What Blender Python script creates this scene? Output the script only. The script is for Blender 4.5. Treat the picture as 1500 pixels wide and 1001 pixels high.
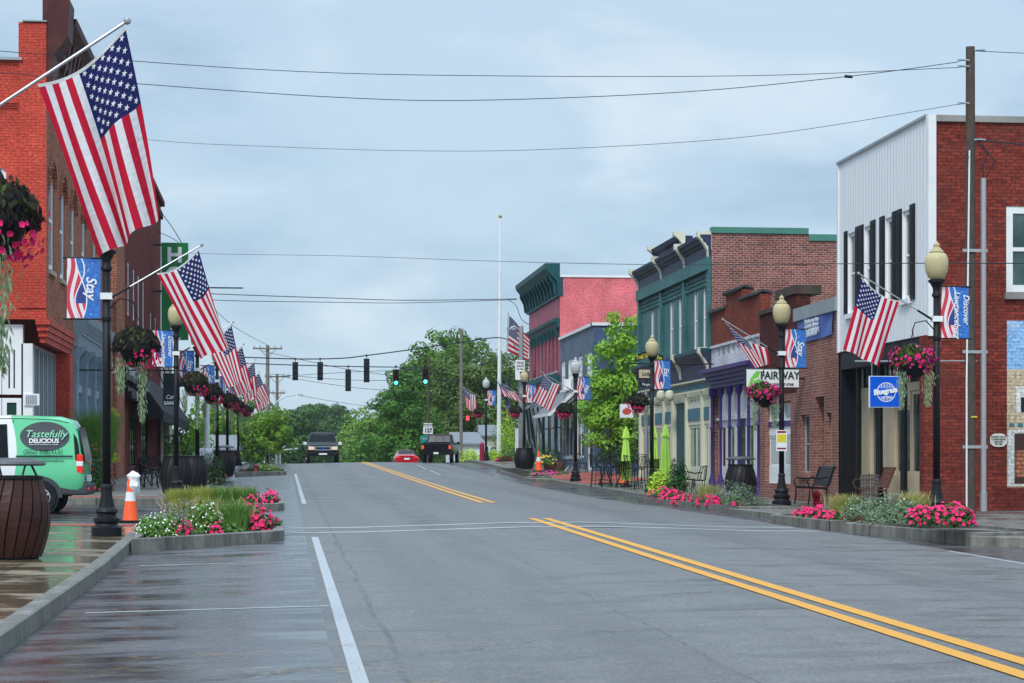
import bpy, math, random
from math import sin, cos, pi, radians, sqrt, atan2
from mathutils import Vector, Matrix
sc = bpy.context.scene
for o in list(bpy.data.objects): bpy.data.objects.remove(o)
# ------------------------------------------------------------ camera
EYE = 1.6; FPX = 2917.0; YAW = radians(6.53)
cam = bpy.data.objects.new('camera', bpy.data.cameras.new('camera'))
sc.collection.objects.link(cam); sc.camera = cam
cam.location = (0, 0, EYE); cam.rotation_euler = (radians(90), 0, -YAW)
cam.data.sensor_width = 36; cam.data.lens = 70.0
cam.data.shift_y = 176.5/1500; cam.data.clip_start = .5; cam.data.clip_end = 6000
sc.render.resolution_x = 1024; sc.render.resolution_y = 683
# ------------------------------------------------------------ node helpers
class NB:
    def __init__(s, nt): s.nt = nt; s.n = nt.nodes; s.l = nt.links
    def new(s, t, **k):
        nd = s.n.new(t)
        for a, b in k.items(): setattr(nd, a, b)
        return nd
    def put(s, sock, v):
        if isinstance(v, bpy.types.NodeSocket): s.l.new(v, sock)
        elif v is not None: sock.default_value = v
    def m(s, op, *a, clamp=False):
        nd = s.new('ShaderNodeMath', operation=op); nd.use_clamp = clamp
        for i, v in enumerate(a): s.put(nd.inputs[i], v)
        return nd.outputs[0]
    def vm(s, op, a, b):
        nd = s.new('ShaderNodeVectorMath', operation=op); s.put(nd.inputs[0], a); s.put(nd.inputs[1], b)
        return nd.outputs[0]
    def mix(s, f, a, b, t='MIX'):
        nd = s.new('ShaderNodeMix', data_type='RGBA', blend_type=t); s.put(nd.inputs[0], f)
        for i, v in ((6, a), (7, b)):
            if isinstance(v, tuple): v = (v[0], v[1], v[2], 1)
            s.put(nd.inputs[i], v)
        return nd.outputs[2]
    def noise(s, vec, scale, detail=3, rough=.55, dist=0):
        nd = s.new('ShaderNodeTexNoise'); s.put(nd.inputs['Vector'], vec)
        nd.inputs['Scale'].default_value = scale; nd.inputs['Detail'].default_value = detail
        nd.inputs['Roughness'].default_value = rough; nd.inputs['Distortion'].default_value = dist
        return nd.outputs[0]
    def rng(s, v, a, b, c=0., d=1., smooth=False):
        nd = s.new('ShaderNodeMapRange'); nd.clamp = True
        if smooth: nd.interpolation_type = 'SMOOTHSTEP'
        for i, x in enumerate((v, a, b, c, d)): s.put(nd.inputs[i], x)
        return nd.outputs[0]
    def comb(s, x, y, z=0.):
        nd = s.new('ShaderNodeCombineXYZ')
        for i, v in enumerate((x, y, z)): s.put(nd.inputs[i], v)
        return nd.outputs[0]
    def sep(s, v):
        nd = s.new('ShaderNodeSeparateXYZ'); s.put(nd.inputs[0], v); return nd.outputs
    def pos(s): return s.new('ShaderNodeNewGeometry').outputs['Position']
    def obj(s): return s.new('ShaderNodeTexCoord').outputs['Object']
    def bump(s, h, st, dist=.02):
        nd = s.new('ShaderNodeBump'); nd.inputs['Strength'].default_value = st; nd.inputs['Distance'].default_value = dist
        s.put(nd.inputs['Height'], h); return nd.outputs[0]
def newmat(name):
    m = bpy.data.materials.new(name); m.use_nodes = True
    nb = NB(m.node_tree); b = m.node_tree.nodes['Principled BSDF']
    return m, nb, b
# ------------------------------------------------------------ world: overcast daylight
SUN_EL, SUN_AZ = radians(48), radians(205)      # azimuth measured from +Y towards +X
w = bpy.data.worlds.new('World'); sc.world = w; w.use_nodes = True
nb = NB(w.node_tree); w.node_tree.nodes.clear()
sky = nb.new('ShaderNodeTexSky', sky_type='NISHITA'); sky.sun_disc = False
sky.sun_elevation = SUN_EL; sky.sun_rotation = SUN_AZ
d = nb.new('ShaderNodeTexCoord').outputs['Generated']
sx, sy, sz = nb.sep(d)
vz = nb.comb(nb.m('MULTIPLY', sx, 1.0), sy, nb.m('MULTIPLY', sz, 2.6))
n1 = nb.noise(vz, 4.5, 6, .5, .35); n2 = nb.noise(nb.vm('ADD', vz, (3.1, 1.7, .4)), 9, 5, .55, .2)
nn = nb.m('ADD', nb.m('MULTIPLY', n1, .7), nb.m('MULTIPLY', n2, .3))
c1 = nb.mix(nb.rng(nn, .38, .6, smooth=True), (2.35, 3.35, 4.45), (3.55, 4.6, 5.55))
c1 = nb.mix(nb.rng(nb.noise(nb.vm('ADD', vz, (7.3, 2.2, 1.4)), 5.0, 6, .55, .5), .53, .72, smooth=True), c1, (4.6, 5.3, 5.9))
zen = nb.rng(sz, .22, .85, 1.0, 2.2, smooth=True)
cl = nb.vm('MULTIPLY', c1, nb.comb(zen, zen, zen))
col = nb.mix(.88, sky.outputs[0], cl)
bg = nb.new('ShaderNodeBackground'); nb.put(bg.inputs[0], col); bg.inputs[1].default_value = .105
nb.l.new(bg.outputs[0], nb.new('ShaderNodeOutputWorld').inputs[0])
sun = bpy.data.objects.new('sun', bpy.data.lights.new('sun', 'SUN')); sc.collection.objects.link(sun)
sun.data.energy = 1.5; sun.data.angle = radians(14); sun.data.color = (1, .96, .9)
sun.rotation_euler = (radians(90) - SUN_EL, 0, pi - SUN_AZ)
vs = sc.view_settings; vs.view_transform = 'Standard'; vs.look = 'None'; vs.exposure = .58; vs.gamma = 1
# ------------------------------------------------------------ survey: photo measurement -> point on a known plane
C, S = cos(YAW), sin(YAW)
def yat(px, X):                       # where the plane X=const shows at column px
    t = (px-750)/FPX; return X*(C - t*S)/(S + t*C)
def xat(px, Y):
    t = (px-750)/FPX; return Y*(S + t*C)/(C - t*S)
def dep(X, Y): return X*S + Y*C
def zat(py, X, Y): return EYE + (677-py)*dep(X, Y)/FPX
def P(px, zc):                        # ground position from column and distance
    xc = (px-750)/FPX*zc; return (xc*C + zc*S, zc*C - xc*S)
def PZ(py, zc): return EYE + (677-py)*zc/FPX
def P3(px, py, zc): x, y = P(px, zc); return Vector((x, y, PZ(py, zc)))
# ------------------------------------------------------------ terrain
def zr(Y):
    if Y < 60: return .0112*Y
    if Y < 120: return .672 + .013*(Y-60)
    if Y < 150: return 1.452 + .013*(Y-120) - .00102*(Y-120)**2
    if Y < 320: return .924 - .0482*(Y-150)
    return -7.27
def lerp(a, b, t): return a + (b-a)*t
def pw(x, pts):
    if x <= pts[0][0]: return pts[0][1]
    for (a, va), (b, vb) in zip(pts, pts[1:]):
        if x <= b:
            t = (x-a)/(b-a); return lerp(va, vb, t*t*(3-2*t))
    return pts[-1][1]
def crown(X): return pw(X, [(-2.3, -.05), (.5, 0), (4.86, .09), (9.3, -.07), (11.4, -.13)])
def RC(Y): return pw(Y, [(30, .12), (38, .05), (48, -.03), (56, -.12), (64, -.15), (81, -.17), (102, .05), (121, .2)])
def zroad(X, Y): return zr(Y) + crown(X) + RC(Y)*max(0, min(1, (X-4.86)/6.0))
def kl(Y): return -2.13 if Y < 24 else (-2.3 if Y > 34 else -2.13-.017*(Y-24))
KR = [(-20, 11.5), (28.3, 11.5), (29.1, 10.3), (56, 10.3), (57.5, 11.35), (84, 11.35), (85.5, 10.4), (96, 10.4), (98, 11.5), (180, 11.5)]
def kr(Y):
    for (a, va), (b, vb) in zip(KR, KR[1:]):
        if a <= Y <= b: return lerp(va, vb, (Y-a)/(b-a))
    return 11.5
def zR(X, Y):
    rise = .2*max(0, min(1, (Y-58)/8))*max(0, min(1, (X-12.2)/2)) if Y < 90 else .12*max(0, min(1, (X-12.2)/2))
    return zroad(11.35, Y) + .16 + rise
def zL(X, Y): return zroad(-2.3, Y) + .16 + .008*max(0, -2.3-X)
# ------------------------------------------------------------ mesh builder
MATS = {}
WO = {}
CH = {}
def setp(o, p): o.parent = p; CH.setdefault(p.name, []).append(o)
class MB:
    def __init__(s): s.v = []; s.f = []; s.mi = []; s.uv = {}
    def add(s, vs, fs, m=0):
        k = len(s.v); s.v += [tuple(p) for p in vs]
        for f in fs: s.f.append(tuple(i+k for i in f)); s.mi.append(m)
        return s
    def box(s, x0, x1, y0, y1, z0, z1, m=0):
        if x0 > x1: x0, x1 = x1, x0
        if y0 > y1: y0, y1 = y1, y0
        if z0 > z1: z0, z1 = z1, z0
        return s.add([(x0,y0,z0),(x1,y0,z0),(x1,y1,z0),(x0,y1,z0),(x0,y0,z1),(x1,y0,z1),(x1,y1,z1),(x0,y1,z1)],
            [(0,3,2,1),(4,5,6,7),(0,1,5,4),(1,2,6,5),(2,3,7,6),(3,0,4,7)], m)
    def poly(s, pts, m=0): return s.add(pts, [tuple(range(len(pts)))], m)
    def tube(s, pts, r, n=8, m=0, cap=True):
        pts = [Vector(p) for p in pts]; rs = r if isinstance(r, (list, tuple)) else [r]*len(pts)
        d0 = (pts[1]-pts[0]).normalized(); up = Vector((0,0,1)) if abs(d0.z) < .9 else Vector((1,0,0))
        a = d0.cross(up).normalized(); k = len(s.v); N = len(pts)
        for i, p in enumerate(pts):
            d = (pts[min(i+1,N-1)] - pts[max(i-1,0)]).normalized()
            a = (a - d*a.dot(d)).normalized(); b = d.cross(a)
            for j in range(n):
                t = 2*pi*j/n; s.v.append(tuple(p + (a*cos(t) + b*sin(t))*rs[i]))
        for i in range(N-1):
            for j in range(n):
                q = (j+1) % n; s.f.append((k+i*n+j, k+i*n+q, k+(i+1)*n+q, k+(i+1)*n+j)); s.mi.append(m)
        if cap:
            s.f.append(tuple(k+j for j in reversed(range(n)))); s.mi.append(m)
            s.f.append(tuple(k+(N-1)*n+j for j in range(n))); s.mi.append(m)
        return s
    def lathe(s, prof, c=(0,0,0), n=16, m=0, flute=0):
        k = len(s.v)
        for i, (r, z) in enumerate(prof):
            for j in range(n):
                t = 2*pi*j/n; q = r*(1 - flute*(j % 2)) if flute else r
                s.v.append((c[0]+q*cos(t), c[1]+q*sin(t), c[2]+z))
        for i in range(len(prof)-1):
            for j in range(n):
                q = (j+1) % n; s.f.append((k+i*n+j, k+i*n+q, k+(i+1)*n+q, k+(i+1)*n+j)); s.mi.append(m)
        s.f.append(tuple(k+j for j in reversed(range(n)))); s.mi.append(m)
        e = k+(len(prof)-1)*n; s.f.append(tuple(e+j for j in range(n))); s.mi.append(m)
        return s
    def grid(s, fn, nu, nv, m=0, uv=True):
        k = len(s.v)
        for i in range(nu+1):
            for j in range(nv+1):
                s.v.append(tuple(fn(i/nu, j/nv)))
                if uv: s.uv[len(s.v)-1] = (i/nu, j/nv)
        for i in range(nu):
            for j in range(nv):
                a = k+i*(nv+1)+j; s.f.append((a, a+nv+1, a+nv+2, a+1)); s.mi.append(m)
        return s
    def prism(s, pts, dvec, m=0):      # polygon pts extruded along dvec
        n = len(pts); d = Vector(dvec); a = [Vector(p) for p in pts]; b = [p+d for p in a]
        fs = [tuple(range(n)), tuple(reversed(range(n, 2*n)))] + [(i, i+n, (i+1) % n+n, (i+1) % n) for i in range(n)]
        return s.add(a+b, fs, m)
    def build(s, name, mats, parent=None, smooth=False, bevel=0, keep=False):
        if not isinstance(mats, (list, tuple)): mats = [mats]
        mats = [MATS[x] if isinstance(x, str) else x for x in mats]
        xs = [p[0] for p in s.v]; ys = [p[1] for p in s.v]; zs = [p[2] for p in s.v]
        o0 = Vector(((min(xs)+max(xs))/2, (min(ys)+max(ys))/2, min(zs)))
        if keep: o0 = WO.get(parent.name, Vector((0,0,0))) if parent else Vector((0,0,0))
        me = bpy.data.meshes.new(name); me.from_pydata([(p[0]-o0.x, p[1]-o0.y, p[2]-o0.z) for p in s.v], [], s.f)
        for mt in mats: me.materials.append(mt)
        me.polygons.foreach_set('material_index', s.mi)
        if smooth: me.polygons.foreach_set('use_smooth', [True]*len(s.f))
        if s.uv:
            uvl = me.uv_layers.new(name='UVMap')
            flat = []
            for lp in me.loops: flat += s.uv.get(lp.vertex_index, (0, 0))
            uvl.data.foreach_set('uv', flat)
        me.update()
        o = bpy.data.objects.new(name, me); sc.collection.objects.link(o)
        if smooth and smooth != 'all': me.set_sharp_from_angle(angle=radians(40))
        pw_ = WO[parent.name] if parent else Vector((0,0,0))
        o.location = o0 - pw_; WO[o.name] = o0.copy()
        if parent: setp(o, parent)
        if bevel:
            b = o.modifiers.new('bevel', 'BEVEL'); b.width = bevel; b.segments = 2; b.limit_method = 'ANGLE'
        return o
def tag(o, label=None, cat=None, group=None, kind=None):
    if label: o['label'] = label
    if cat: o['category'] = cat
    if group: o['group'] = group
    if kind: o['kind'] = kind
    return o
def empty(name, loc, label, cat, group=None):
    o = bpy.data.objects.new(name, None); sc.collection.objects.link(o); o.empty_display_size = .3
    o.location = loc; WO[o.name] = Vector(loc); return tag(o, label, cat, group)
def copy_tree(o, loc=None, rz=None, parent=None, scale=None, label=None):
    c = o.copy(); sc.collection.objects.link(c)
    if parent: setp(c, parent)
    WO[c.name] = Vector(loc) if loc is not None else Vector(o.location)
    for ch in [x for x in KIDS(o)]: copy_tree(ch, parent=c)
    if loc is not None: c.location = loc
    if rz is not None: c.rotation_euler = (0, 0, rz)
    if scale is not None: c.scale = (scale, scale, scale) if not isinstance(scale, tuple) else scale
    if label: c['label'] = label
    return c
def KIDS(o): return list(CH.get(o.name, []))
def text(s, size, mt, parent, org, right=(1,0,0), up=(0,0,1), ext=.004, shear=0, sx=1, name='lettering', align='CENTER', off=0, spacing=1):
    cu = bpy.data.curves.new('t', 'FONT'); cu.body = s; cu.size = size; cu.extrude = ext; cu.shear = shear; cu.offset = off
    cu.align_x = align; cu.align_y = 'CENTER'; cu.resolution_u = 3; cu.space_character = spacing
    t = bpy.data.objects.new('t', cu); sc.collection.objects.link(t)
    dg = bpy.context.evaluated_depsgraph_get(); dg.update()
    me = bpy.data.meshes.new_from_object(t.evaluated_get(dg)); bpy.data.objects.remove(t); bpy.data.curves.remove(cu)
    r = Vector(right).normalized(); u = Vector(up).normalized(); n = r.cross(u)
    M = Matrix(((r.x*sx, u.x, n.x, 0), (r.y*sx, u.y, n.y, 0), (r.z*sx, u.z, n.z, 0), (0,0,0,1)))
    me.transform(M); me.materials.clear(); me.materials.append(MATS[mt] if isinstance(mt, str) else mt); me.name = name
    o = bpy.data.objects.new(name, me); sc.collection.objects.link(o)
    pw_ = WO[parent.name] if parent else Vector((0,0,0))
    o.location = Vector(org) - pw_; WO[o.name] = Vector(org)
    if parent: setp(o, parent)
    return o
# ------------------------------------------------------------ materials
def pm(name, col, rough=.6, metal=0, var=.14, scale=2.5, bump=0, fine=0, spec=.22, coat=0, tint=None, tfac=.5, tscale=1.2):
    m, nb, b = newmat(name); p = nb.obj()
    n = nb.noise(p, scale, 5, .6); c = nb.vm('MULTIPLY', (col[0], col[1], col[2]), nb.comb(*[nb.rng(n, .25, .75, 1-var, 1+var)]*3))
    if tint:
        t = nb.rng(nb.noise(nb.vm('ADD', p, (5, 3, 1)), tscale, 6, .65), .5, .72, 0, tfac)
        c = nb.mix(t, c, tint)
    nb.put(b.inputs['Base Color'], c); b.inputs['Metallic'].default_value = metal
    nb.put(b.inputs['Roughness'], nb.rng(nb.noise(p, scale*3, 4), .3, .7, max(0, rough-.07), min(1, rough+.07)))
    b.inputs['Specular IOR Level'].default_value = spec; b.inputs['Coat Weight'].default_value = coat
    if bump: nb.put(b.inputs['Normal'], nb.bump(nb.noise(p, fine or scale*12, 4), bump))
    MATS[name] = m; return m
pm('black_iron', (.007,.008,.011), .5, 0, .2, 8, .1, spec=.28)
pm('black_wood', (.012,.011,.013), .5, 0, .3, 3, spec=.3)
pm('alu', (.45,.46,.48), .4, .6, .08, 6)
pm('steel', (.36,.4,.42), .45, .5, .15, 2)
pm('white_paint', (.8,.81,.82), .5, 0, .05, 2, tint=(.5,.5,.48), tfac=.3)
pm('white_sign', (.82,.83,.84), .4, 0, .02)
pm('grey_trim', (.36,.4,.43), .5, 0, .1, 3)
pm('bluegrey_trim', (.27,.35,.42), .5, 0, .14, 3, tint=(.12,.14,.16))
pm('concrete', (.3,.29,.27), .6, 0, .2, 1.5, .3, 30, tint=(.16,.15,.13), tfac=.7)
pm('old_wood', (.075,.055,.045), .8, 0, .35, 3, .5, tint=(.05,.07,.03), tfac=.5, tscale=.6)
pm('grey_wood', (.1,.09,.085), .85, 0, .25, 3, .3)
pm('navy', (.035,.04,.085), .5, 0, .12)
pm('purple', (.055,.03,.17), .45, 0, .12)
pm('cream', (.66,.66,.52), .55, 0, .05, tint=(.45,.45,.38), tfac=.25)
pm('teal_panel', (.06,.17,.22), .5)
pm('teal_dark', (.012,.075,.085), .5, 0, .2, tint=(.02,.12,.12))
pm('tan', (.55,.45,.31), .6, 0, .08)
pm('rust', (.075,.022,.022), .6, .1, .35, 2, .2, tint=(.14,.04,.03), tfac=.7)
pm('dark_brown', (.06,.03,.025), .6)
pm('green_metal', (.07,.22,.17), .5)
pm('yellow_sign', (.7,.6,.03), .5)
pm('roof_grey', (.2,.22,.24), .6)
pm('awning_black', (.016,.017,.022), .7, 0, .2)
pm('tire', (.015,.015,.016), .8)
pm('chrome', (.7,.7,.72), .2, .9, .05)
pm('car_black', (.006,.007,.01), .3, 0, .05, spec=.18)
pm('car_red', (.5,.01,.02), .2, .2, .05, coat=1)
pm('car_grey', (.12,.12,.13), .5)
pm('plastic_grey', (.06,.065,.075), .6, 0, .1)
pm('lid_grey', (.09,.09,.1), .45, .2, .2, 4, spec=.4)
pm('cone_orange', (.9,.12,.03), .5, 0, .08, 6)
pm('gold', (.6,.4,.08), .3, .8)
pm('pink_fl', (.74,.018,.15), .5, 0, .3, 9)
pm('magenta_fl', (.65,.03,.3), .5, 0, .35, 9)
pm('white_fl', (.8,.82,.78), .5, 0, .1, 9)
pm('purple_fl', (.25,.12,.5), .6, 0, .3, 9)
pm('yellow_fl', (.7,.5,.05), .6, 0, .3, 9)
pm('soil', (.03,.022,.016), .9, 0, .3, 8, .5)
pm('lime_cloth', (.45,.75,.12), .7, 0, .12, 5)
pm('brick_flat_dark', (.1,.035,.03), .8)
pm('blue_sign', (.0,.09,.6), .35, 0, .03)
pm('banner_blue', (.09,.15,.42), .6, 0, .12, 1.2)
pm('green_sign', (.02,.2,.06), .4, 0, .15, 2)
pm('fairway_green', (.2,.6,.08), .4, 0, .03)
pm('ink', (.01,.02,.03), .5)
pm('ds_green', (.01,.05,.035), .5)
pm('wood_planter', (.12,.07,.05), .8, 0, .3, 6)
pm('terracotta', (.55,.1,.06), .6, 0, .2, 9)
pm('pale_text', (.7,.74,.8), .6)
pm('blinds', (.55,.57,.56), .6, 0, .05)
pm('wood_chair', (.12,.045,.03), .6, 0, .3)
pm('stone_beige', (.45,.4,.31), .8, 0, .35, 3, .3, tint=(.2,.15,.12), tfac=.8, tscale=2)
pm('plaque_white', (.7,.66,.6), .6)
pm('magenta_wall', (.3,.02,.06), .6)
def glassm(name, col, rough=.06, hue=(.12,.16,.16)):
    m, nb, b = newmat(name); p = nb.pos()
    n = nb.noise(p, .9, 3); nb.put(b.inputs['Base Color'], nb.mix(nb.rng(n, .4, .7), (col[0], col[1], col[2]), hue))
    b.inputs['Roughness'].default_value = rough; b.inputs['Specular IOR Level'].default_value = .5
    nb.put(b.inputs['Normal'], nb.bump(nb.noise(p, 1.3, 2), .12, .03)); MATS[name] = m
glassm('glass', (.015,.02,.025), hue=(.05,.07,.08)); glassm('glass_green', (.03,.06,.06), hue=(.1,.17,.16)); glassm('glass_pale', (.12,.2,.2), hue=(.2,.29,.28)); glassm('car_glass', (.008,.01,.012), .1, (.015,.02,.022)); MATS['car_glass'].node_tree.nodes['Principled BSDF'].inputs['Specular IOR Level'].default_value = .15
def brick(name, c1, c2, mortar, msize=.008, bw=.21, rh=.075, tint=None, tfac=.5, rough=.85, msm=.3, tscale=.7, bump=.5):
    m, nb, b = newmat(name); x, y, z = nb.sep(nb.pos())
    v = nb.comb(nb.m('ADD', x, y), z, 0.)
    t = nb.new('ShaderNodeTexBrick'); nb.put(t.inputs['Vector'], v); t.inputs['Scale'].default_value = 1
    for k, q in (('Color1', c1), ('Color2', c2), ('Mortar', mortar)): t.inputs[k].default_value = (*q, 1)
    t.inputs['Mortar Size'].default_value = msize; t.inputs['Mortar Smooth'].default_value = msm
    t.inputs['Brick Width'].default_value = bw; t.inputs['Row Height'].default_value = rh; t.inputs['Bias'].default_value = -.1
    n = nb.noise(nb.pos(), .8, 6, .65); n3 = nb.noise(v, 14, 3)
    k = nb.m('MULTIPLY', nb.rng(n, .3, .7, .72, 1.2), nb.rng(n3, .3, .7, .62, 1.35))
    c = nb.vm('MULTIPLY', t.outputs[0], nb.comb(k, k, k))
    if tint: c = nb.mix(nb.rng(nb.noise(nb.vm('ADD', nb.pos(), (9, 2, 4)), tscale, 7, .7), .5, .7, 0, tfac), c, tint)
    nb.put(b.inputs['Base Color'], c); b.inputs['Roughness'].default_value = rough; b.inputs['Specular IOR Level'].default_value = .12
    nb.put(b.inputs['Normal'], nb.bump(nb.m('SUBTRACT', 1., t.outputs[1]), bump, .015)); MATS[name] = m
brick('brick_red', (.28,.05,.032), (.15,.026,.021), (.075,.03,.027), tint=(.1,.04,.035), tfac=.75, tscale=1.1)
brick('brick_brown', (.3,.12,.09), (.2,.07,.055), (.36,.27,.23), msize=.009)
brick('brick_side', (.3,.095,.07), (.13,.04,.04), (.44,.34,.3), msize=.009, tint=(.1,.05,.05), tfac=.35)
brick('brick_dark', (.12,.03,.025), (.085,.02,.02), (.06,.025,.022), tint=(.05,.02,.02))
brick('brick_orange', (.5,.2,.12), (.36,.12,.075), (.12,.05,.035), rh=.09, msize=.012)
brick('brick_maroon', (.19,.035,.028), (.14,.022,.02), (.09,.03,.025), tint=(.06,.02,.02), tfac=.6)
brick('brick_shop', (.27,.07,.045), (.2,.045,.03), (.07,.025,.02))
brick('brick_painted_red', (.6,.085,.055), (.55,.07,.047), (.4,.045,.03), msize=.006, tint=(.42,.05,.035), tfac=.5, rough=.55, bump=.8)
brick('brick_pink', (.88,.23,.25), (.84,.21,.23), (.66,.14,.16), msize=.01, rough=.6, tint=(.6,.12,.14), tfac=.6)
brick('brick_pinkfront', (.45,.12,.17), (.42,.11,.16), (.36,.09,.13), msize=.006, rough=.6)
brick('brick_blue', (.085,.13,.24), (.07,.11,.21), (.055,.08,.14), msize=.006, rough=.6, bump=.8, tint=(.07,.1,.15), tfac=.4)
brick('brick_bluefront', (.14,.18,.24), (.12,.16,.22), (.1,.13,.18), msize=.006, rough=.6)
brick('brick_green', (.065,.19,.19), (.055,.17,.17), (.04,.13,.13), msize=.006, rough=.5, bump=.8)
brick('brick_white', (.7,.71,.74), (.66,.67,.7), (.5,.5,.54), msize=.006, rough=.5)
brick('paver_red', (.42,.12,.09), (.35,.09,.07), (.2,.1,.09), bw=.2, rh=.1)
brick('mural_sky', (.28,.48,.75), (.25,.45,.72), (.2,.35,.6), tint=(.75,.78,.8), tfac=1, tscale=1.6)
brick('mural_wall', (.62,.5,.34), (.58,.46,.31), (.42,.34,.24), tint=(.7,.6,.44), tfac=.5)
brick('mural_white', (.72,.72,.7), (.7,.7,.68), (.55,.54,.52))
def siding(name, col, w_=.22, vertical=True):
    m, nb, b = newmat(name); x, y, z = nb.sep(nb.pos()); a = nb.m('ADD', x, y) if vertical else z
    f = nb.m('FRACT', nb.m('DIVIDE', a, w_)); g = nb.rng(nb.m('ABSOLUTE', nb.m('SUBTRACT', f, .5)), .36, .47)
    st = nb.noise(nb.comb(nb.m('MULTIPLY', a, 6.), nb.m('MULTIPLY', z, .5) if vertical else x, 0.), 1, 5, .6)
    c = nb.mix(nb.rng(st, .5, .8, 0, .3), col, tuple(q*.7 for q in col))
    nb.put(b.inputs['Base Color'], c); b.inputs['Roughness'].default_value = .55; b.inputs['Specular IOR Level'].default_value = .2
    nb.put(b.inputs['Normal'], nb.bump(nb.m('SUBTRACT', 1., g), .9, .03)); MATS[name] = m
siding('siding_white', (.84,.85,.87)); siding('siding_cream', (.5,.47,.4), .14, False)
def leafm(name, cols, scale=1.2, trans=.16):
    m, nb, b = newmat(name); g = nb.new('ShaderNodeNewGeometry')
    r = g.outputs['Random Per Island']; n = nb.noise(g.outputs['Position'], scale, 4, .6)
    c = nb.mix(nb.rng(n, .35, .65), cols[0], cols[1]); c = nb.mix(nb.m('MULTIPLY', nb.m('POWER', r, 2.), .8), c, cols[2])
    nb.put(b.inputs['Base Color'], c); b.inputs['Roughness'].default_value = .5; b.inputs['Specular IOR Level'].default_value = .15
    tr = nb.new('ShaderNodeBsdfTranslucent'); nb.put(tr.inputs[0], c); mx = nb.new('ShaderNodeMixShader'); mx.inputs[0].default_value = trans
    nb.l.new(b.outputs[0], mx.inputs[1]); nb.l.new(tr.outputs[0], mx.inputs[2]); nb.l.new(mx.outputs[0], m.node_tree.nodes['Material Output'].inputs[0]); MATS[name] = m
leafm('leaf_bright', ((.12,.28,.02),(.22,.45,.04),(.36,.6,.08)), .8)
leafm('leaf_maple', ((.025,.09,.01),(.07,.19,.02),(.14,.3,.04)), .5)
leafm('leaf_mid', ((.06,.15,.015),(.15,.29,.03),(.24,.4,.06)), .5)
leafm('leaf_dull', ((.045,.1,.02),(.1,.17,.035),(.17,.25,.06)), .5)
leafm('leaf_far', ((.03,.085,.02),(.05,.12,.025),(.09,.17,.04)), .12)
leafm('leaf_dark', ((.012,.008,.014),(.03,.02,.03),(.05,.06,.02)), 9)
leafm('leaf_bed', ((.08,.19,.03),(.13,.28,.05),(.22,.38,.1)), 5)
leafm('leaf_deep', ((.03,.08,.02),(.05,.13,.025),(.09,.2,.04)), 5)
leafm('leaf_lime', ((.35,.55,.03),(.48,.68,.05),(.6,.8,.12)), 5)
leafm('leaf_grass', ((.2,.27,.06),(.36,.36,.1),(.5,.42,.16)), 4)
leafm('leaf_olive', ((.04,.07,.015),(.07,.11,.02),(.12,.16,.04)), 6)
leafm('leaf_gold', ((.2,.3,.05),(.34,.4,.08),(.5,.45,.12)), 4)
leafm('leaf_mid2', ((.04,.12,.012),(.09,.21,.02),(.17,.31,.04)), .5)
leafm('leaf_rust', ((.08,.03,.015),(.13,.05,.02),(.2,.09,.03)), 4)
leafm('leaf_crimson', ((.12,.005,.015),(.2,.01,.02),(.3,.02,.03)), 4)
leafm('leaf_dkgreen', ((.012,.05,.01),(.02,.09,.015),(.04,.14,.03)), 4)
pm('mint', (.3,.75,.5), .5); pm('emblem_grey', (.07,.08,.09), .45); pm('teal_sign', (.02,.3,.26), .5)
leafm('leaf_silver', ((.2,.3,.15),(.28,.38,.22),(.4,.48,.32)), 4)
leafm('leaf_sage', ((.12,.2,.1),(.18,.27,.15),(.28,.36,.24)), 4)
def bark(name, c):
    m, nb, b = newmat(name); x, y, z = nb.sep(nb.obj()); v = nb.comb(nb.m('MULTIPLY', x, 5.), nb.m('MULTIPLY', y, 5.), z)
    n = nb.noise(v, 4, 5, .7); nb.put(b.inputs['Base Color'], nb.mix(nb.rng(n, .3, .7), tuple(q*.5 for q in c), tuple(q*1.4 for q in c)))
    b.inputs['Roughness'].default_value = .9; nb.put(b.inputs['Normal'], nb.bump(n, .6)); MATS[name] = m
bark('bark', (.09,.07,.055)); bark('pole_wood', (.085,.06,.048)); bark('pole_grey', (.2,.18,.16))
def emat(name, col, st, base=(.1,.1,.1)):
    m, nb, b = newmat(name); b.inputs['Base Color'].default_value = (*base, 1); b.inputs['Emission Color'].default_value = (*col, 1)
    b.inputs['Emission Strength'].default_value = st; MATS[name] = m
emat('lamp_green', (.1, 1, .55), 1.6); emat('lamp_red', (1, .02, .02), 1.1); emat('tail_orange', (1,.15,.03), .25, (.6,.06,.01)); emat('tail_red', (1, .03, .02), .25, (.5,.01,.01)); emat('head_amber', (1,.55,.25), .15, (.7,.6,.5))
def globe(name, col, rough, tr):
    m, nb, b = newmat(name); nb.put(b.inputs['Base Color'], nb.mix(nb.rng(nb.sep(nb.obj())[2], .05, .5), tuple(q*.8 for q in col), col))
    b.inputs['Roughness'].default_value = rough; b.inputs['Transmission Weight'].default_value = tr; b.inputs['IOR'].default_value = 1.2
    b.inputs['Subsurface Weight'].default_value = 0; MATS[name] = m
globe('globe_amber', (.72,.62,.36), .25, .25); globe('globe_clear', (.78,.82,.84), .15, .35)
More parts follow.
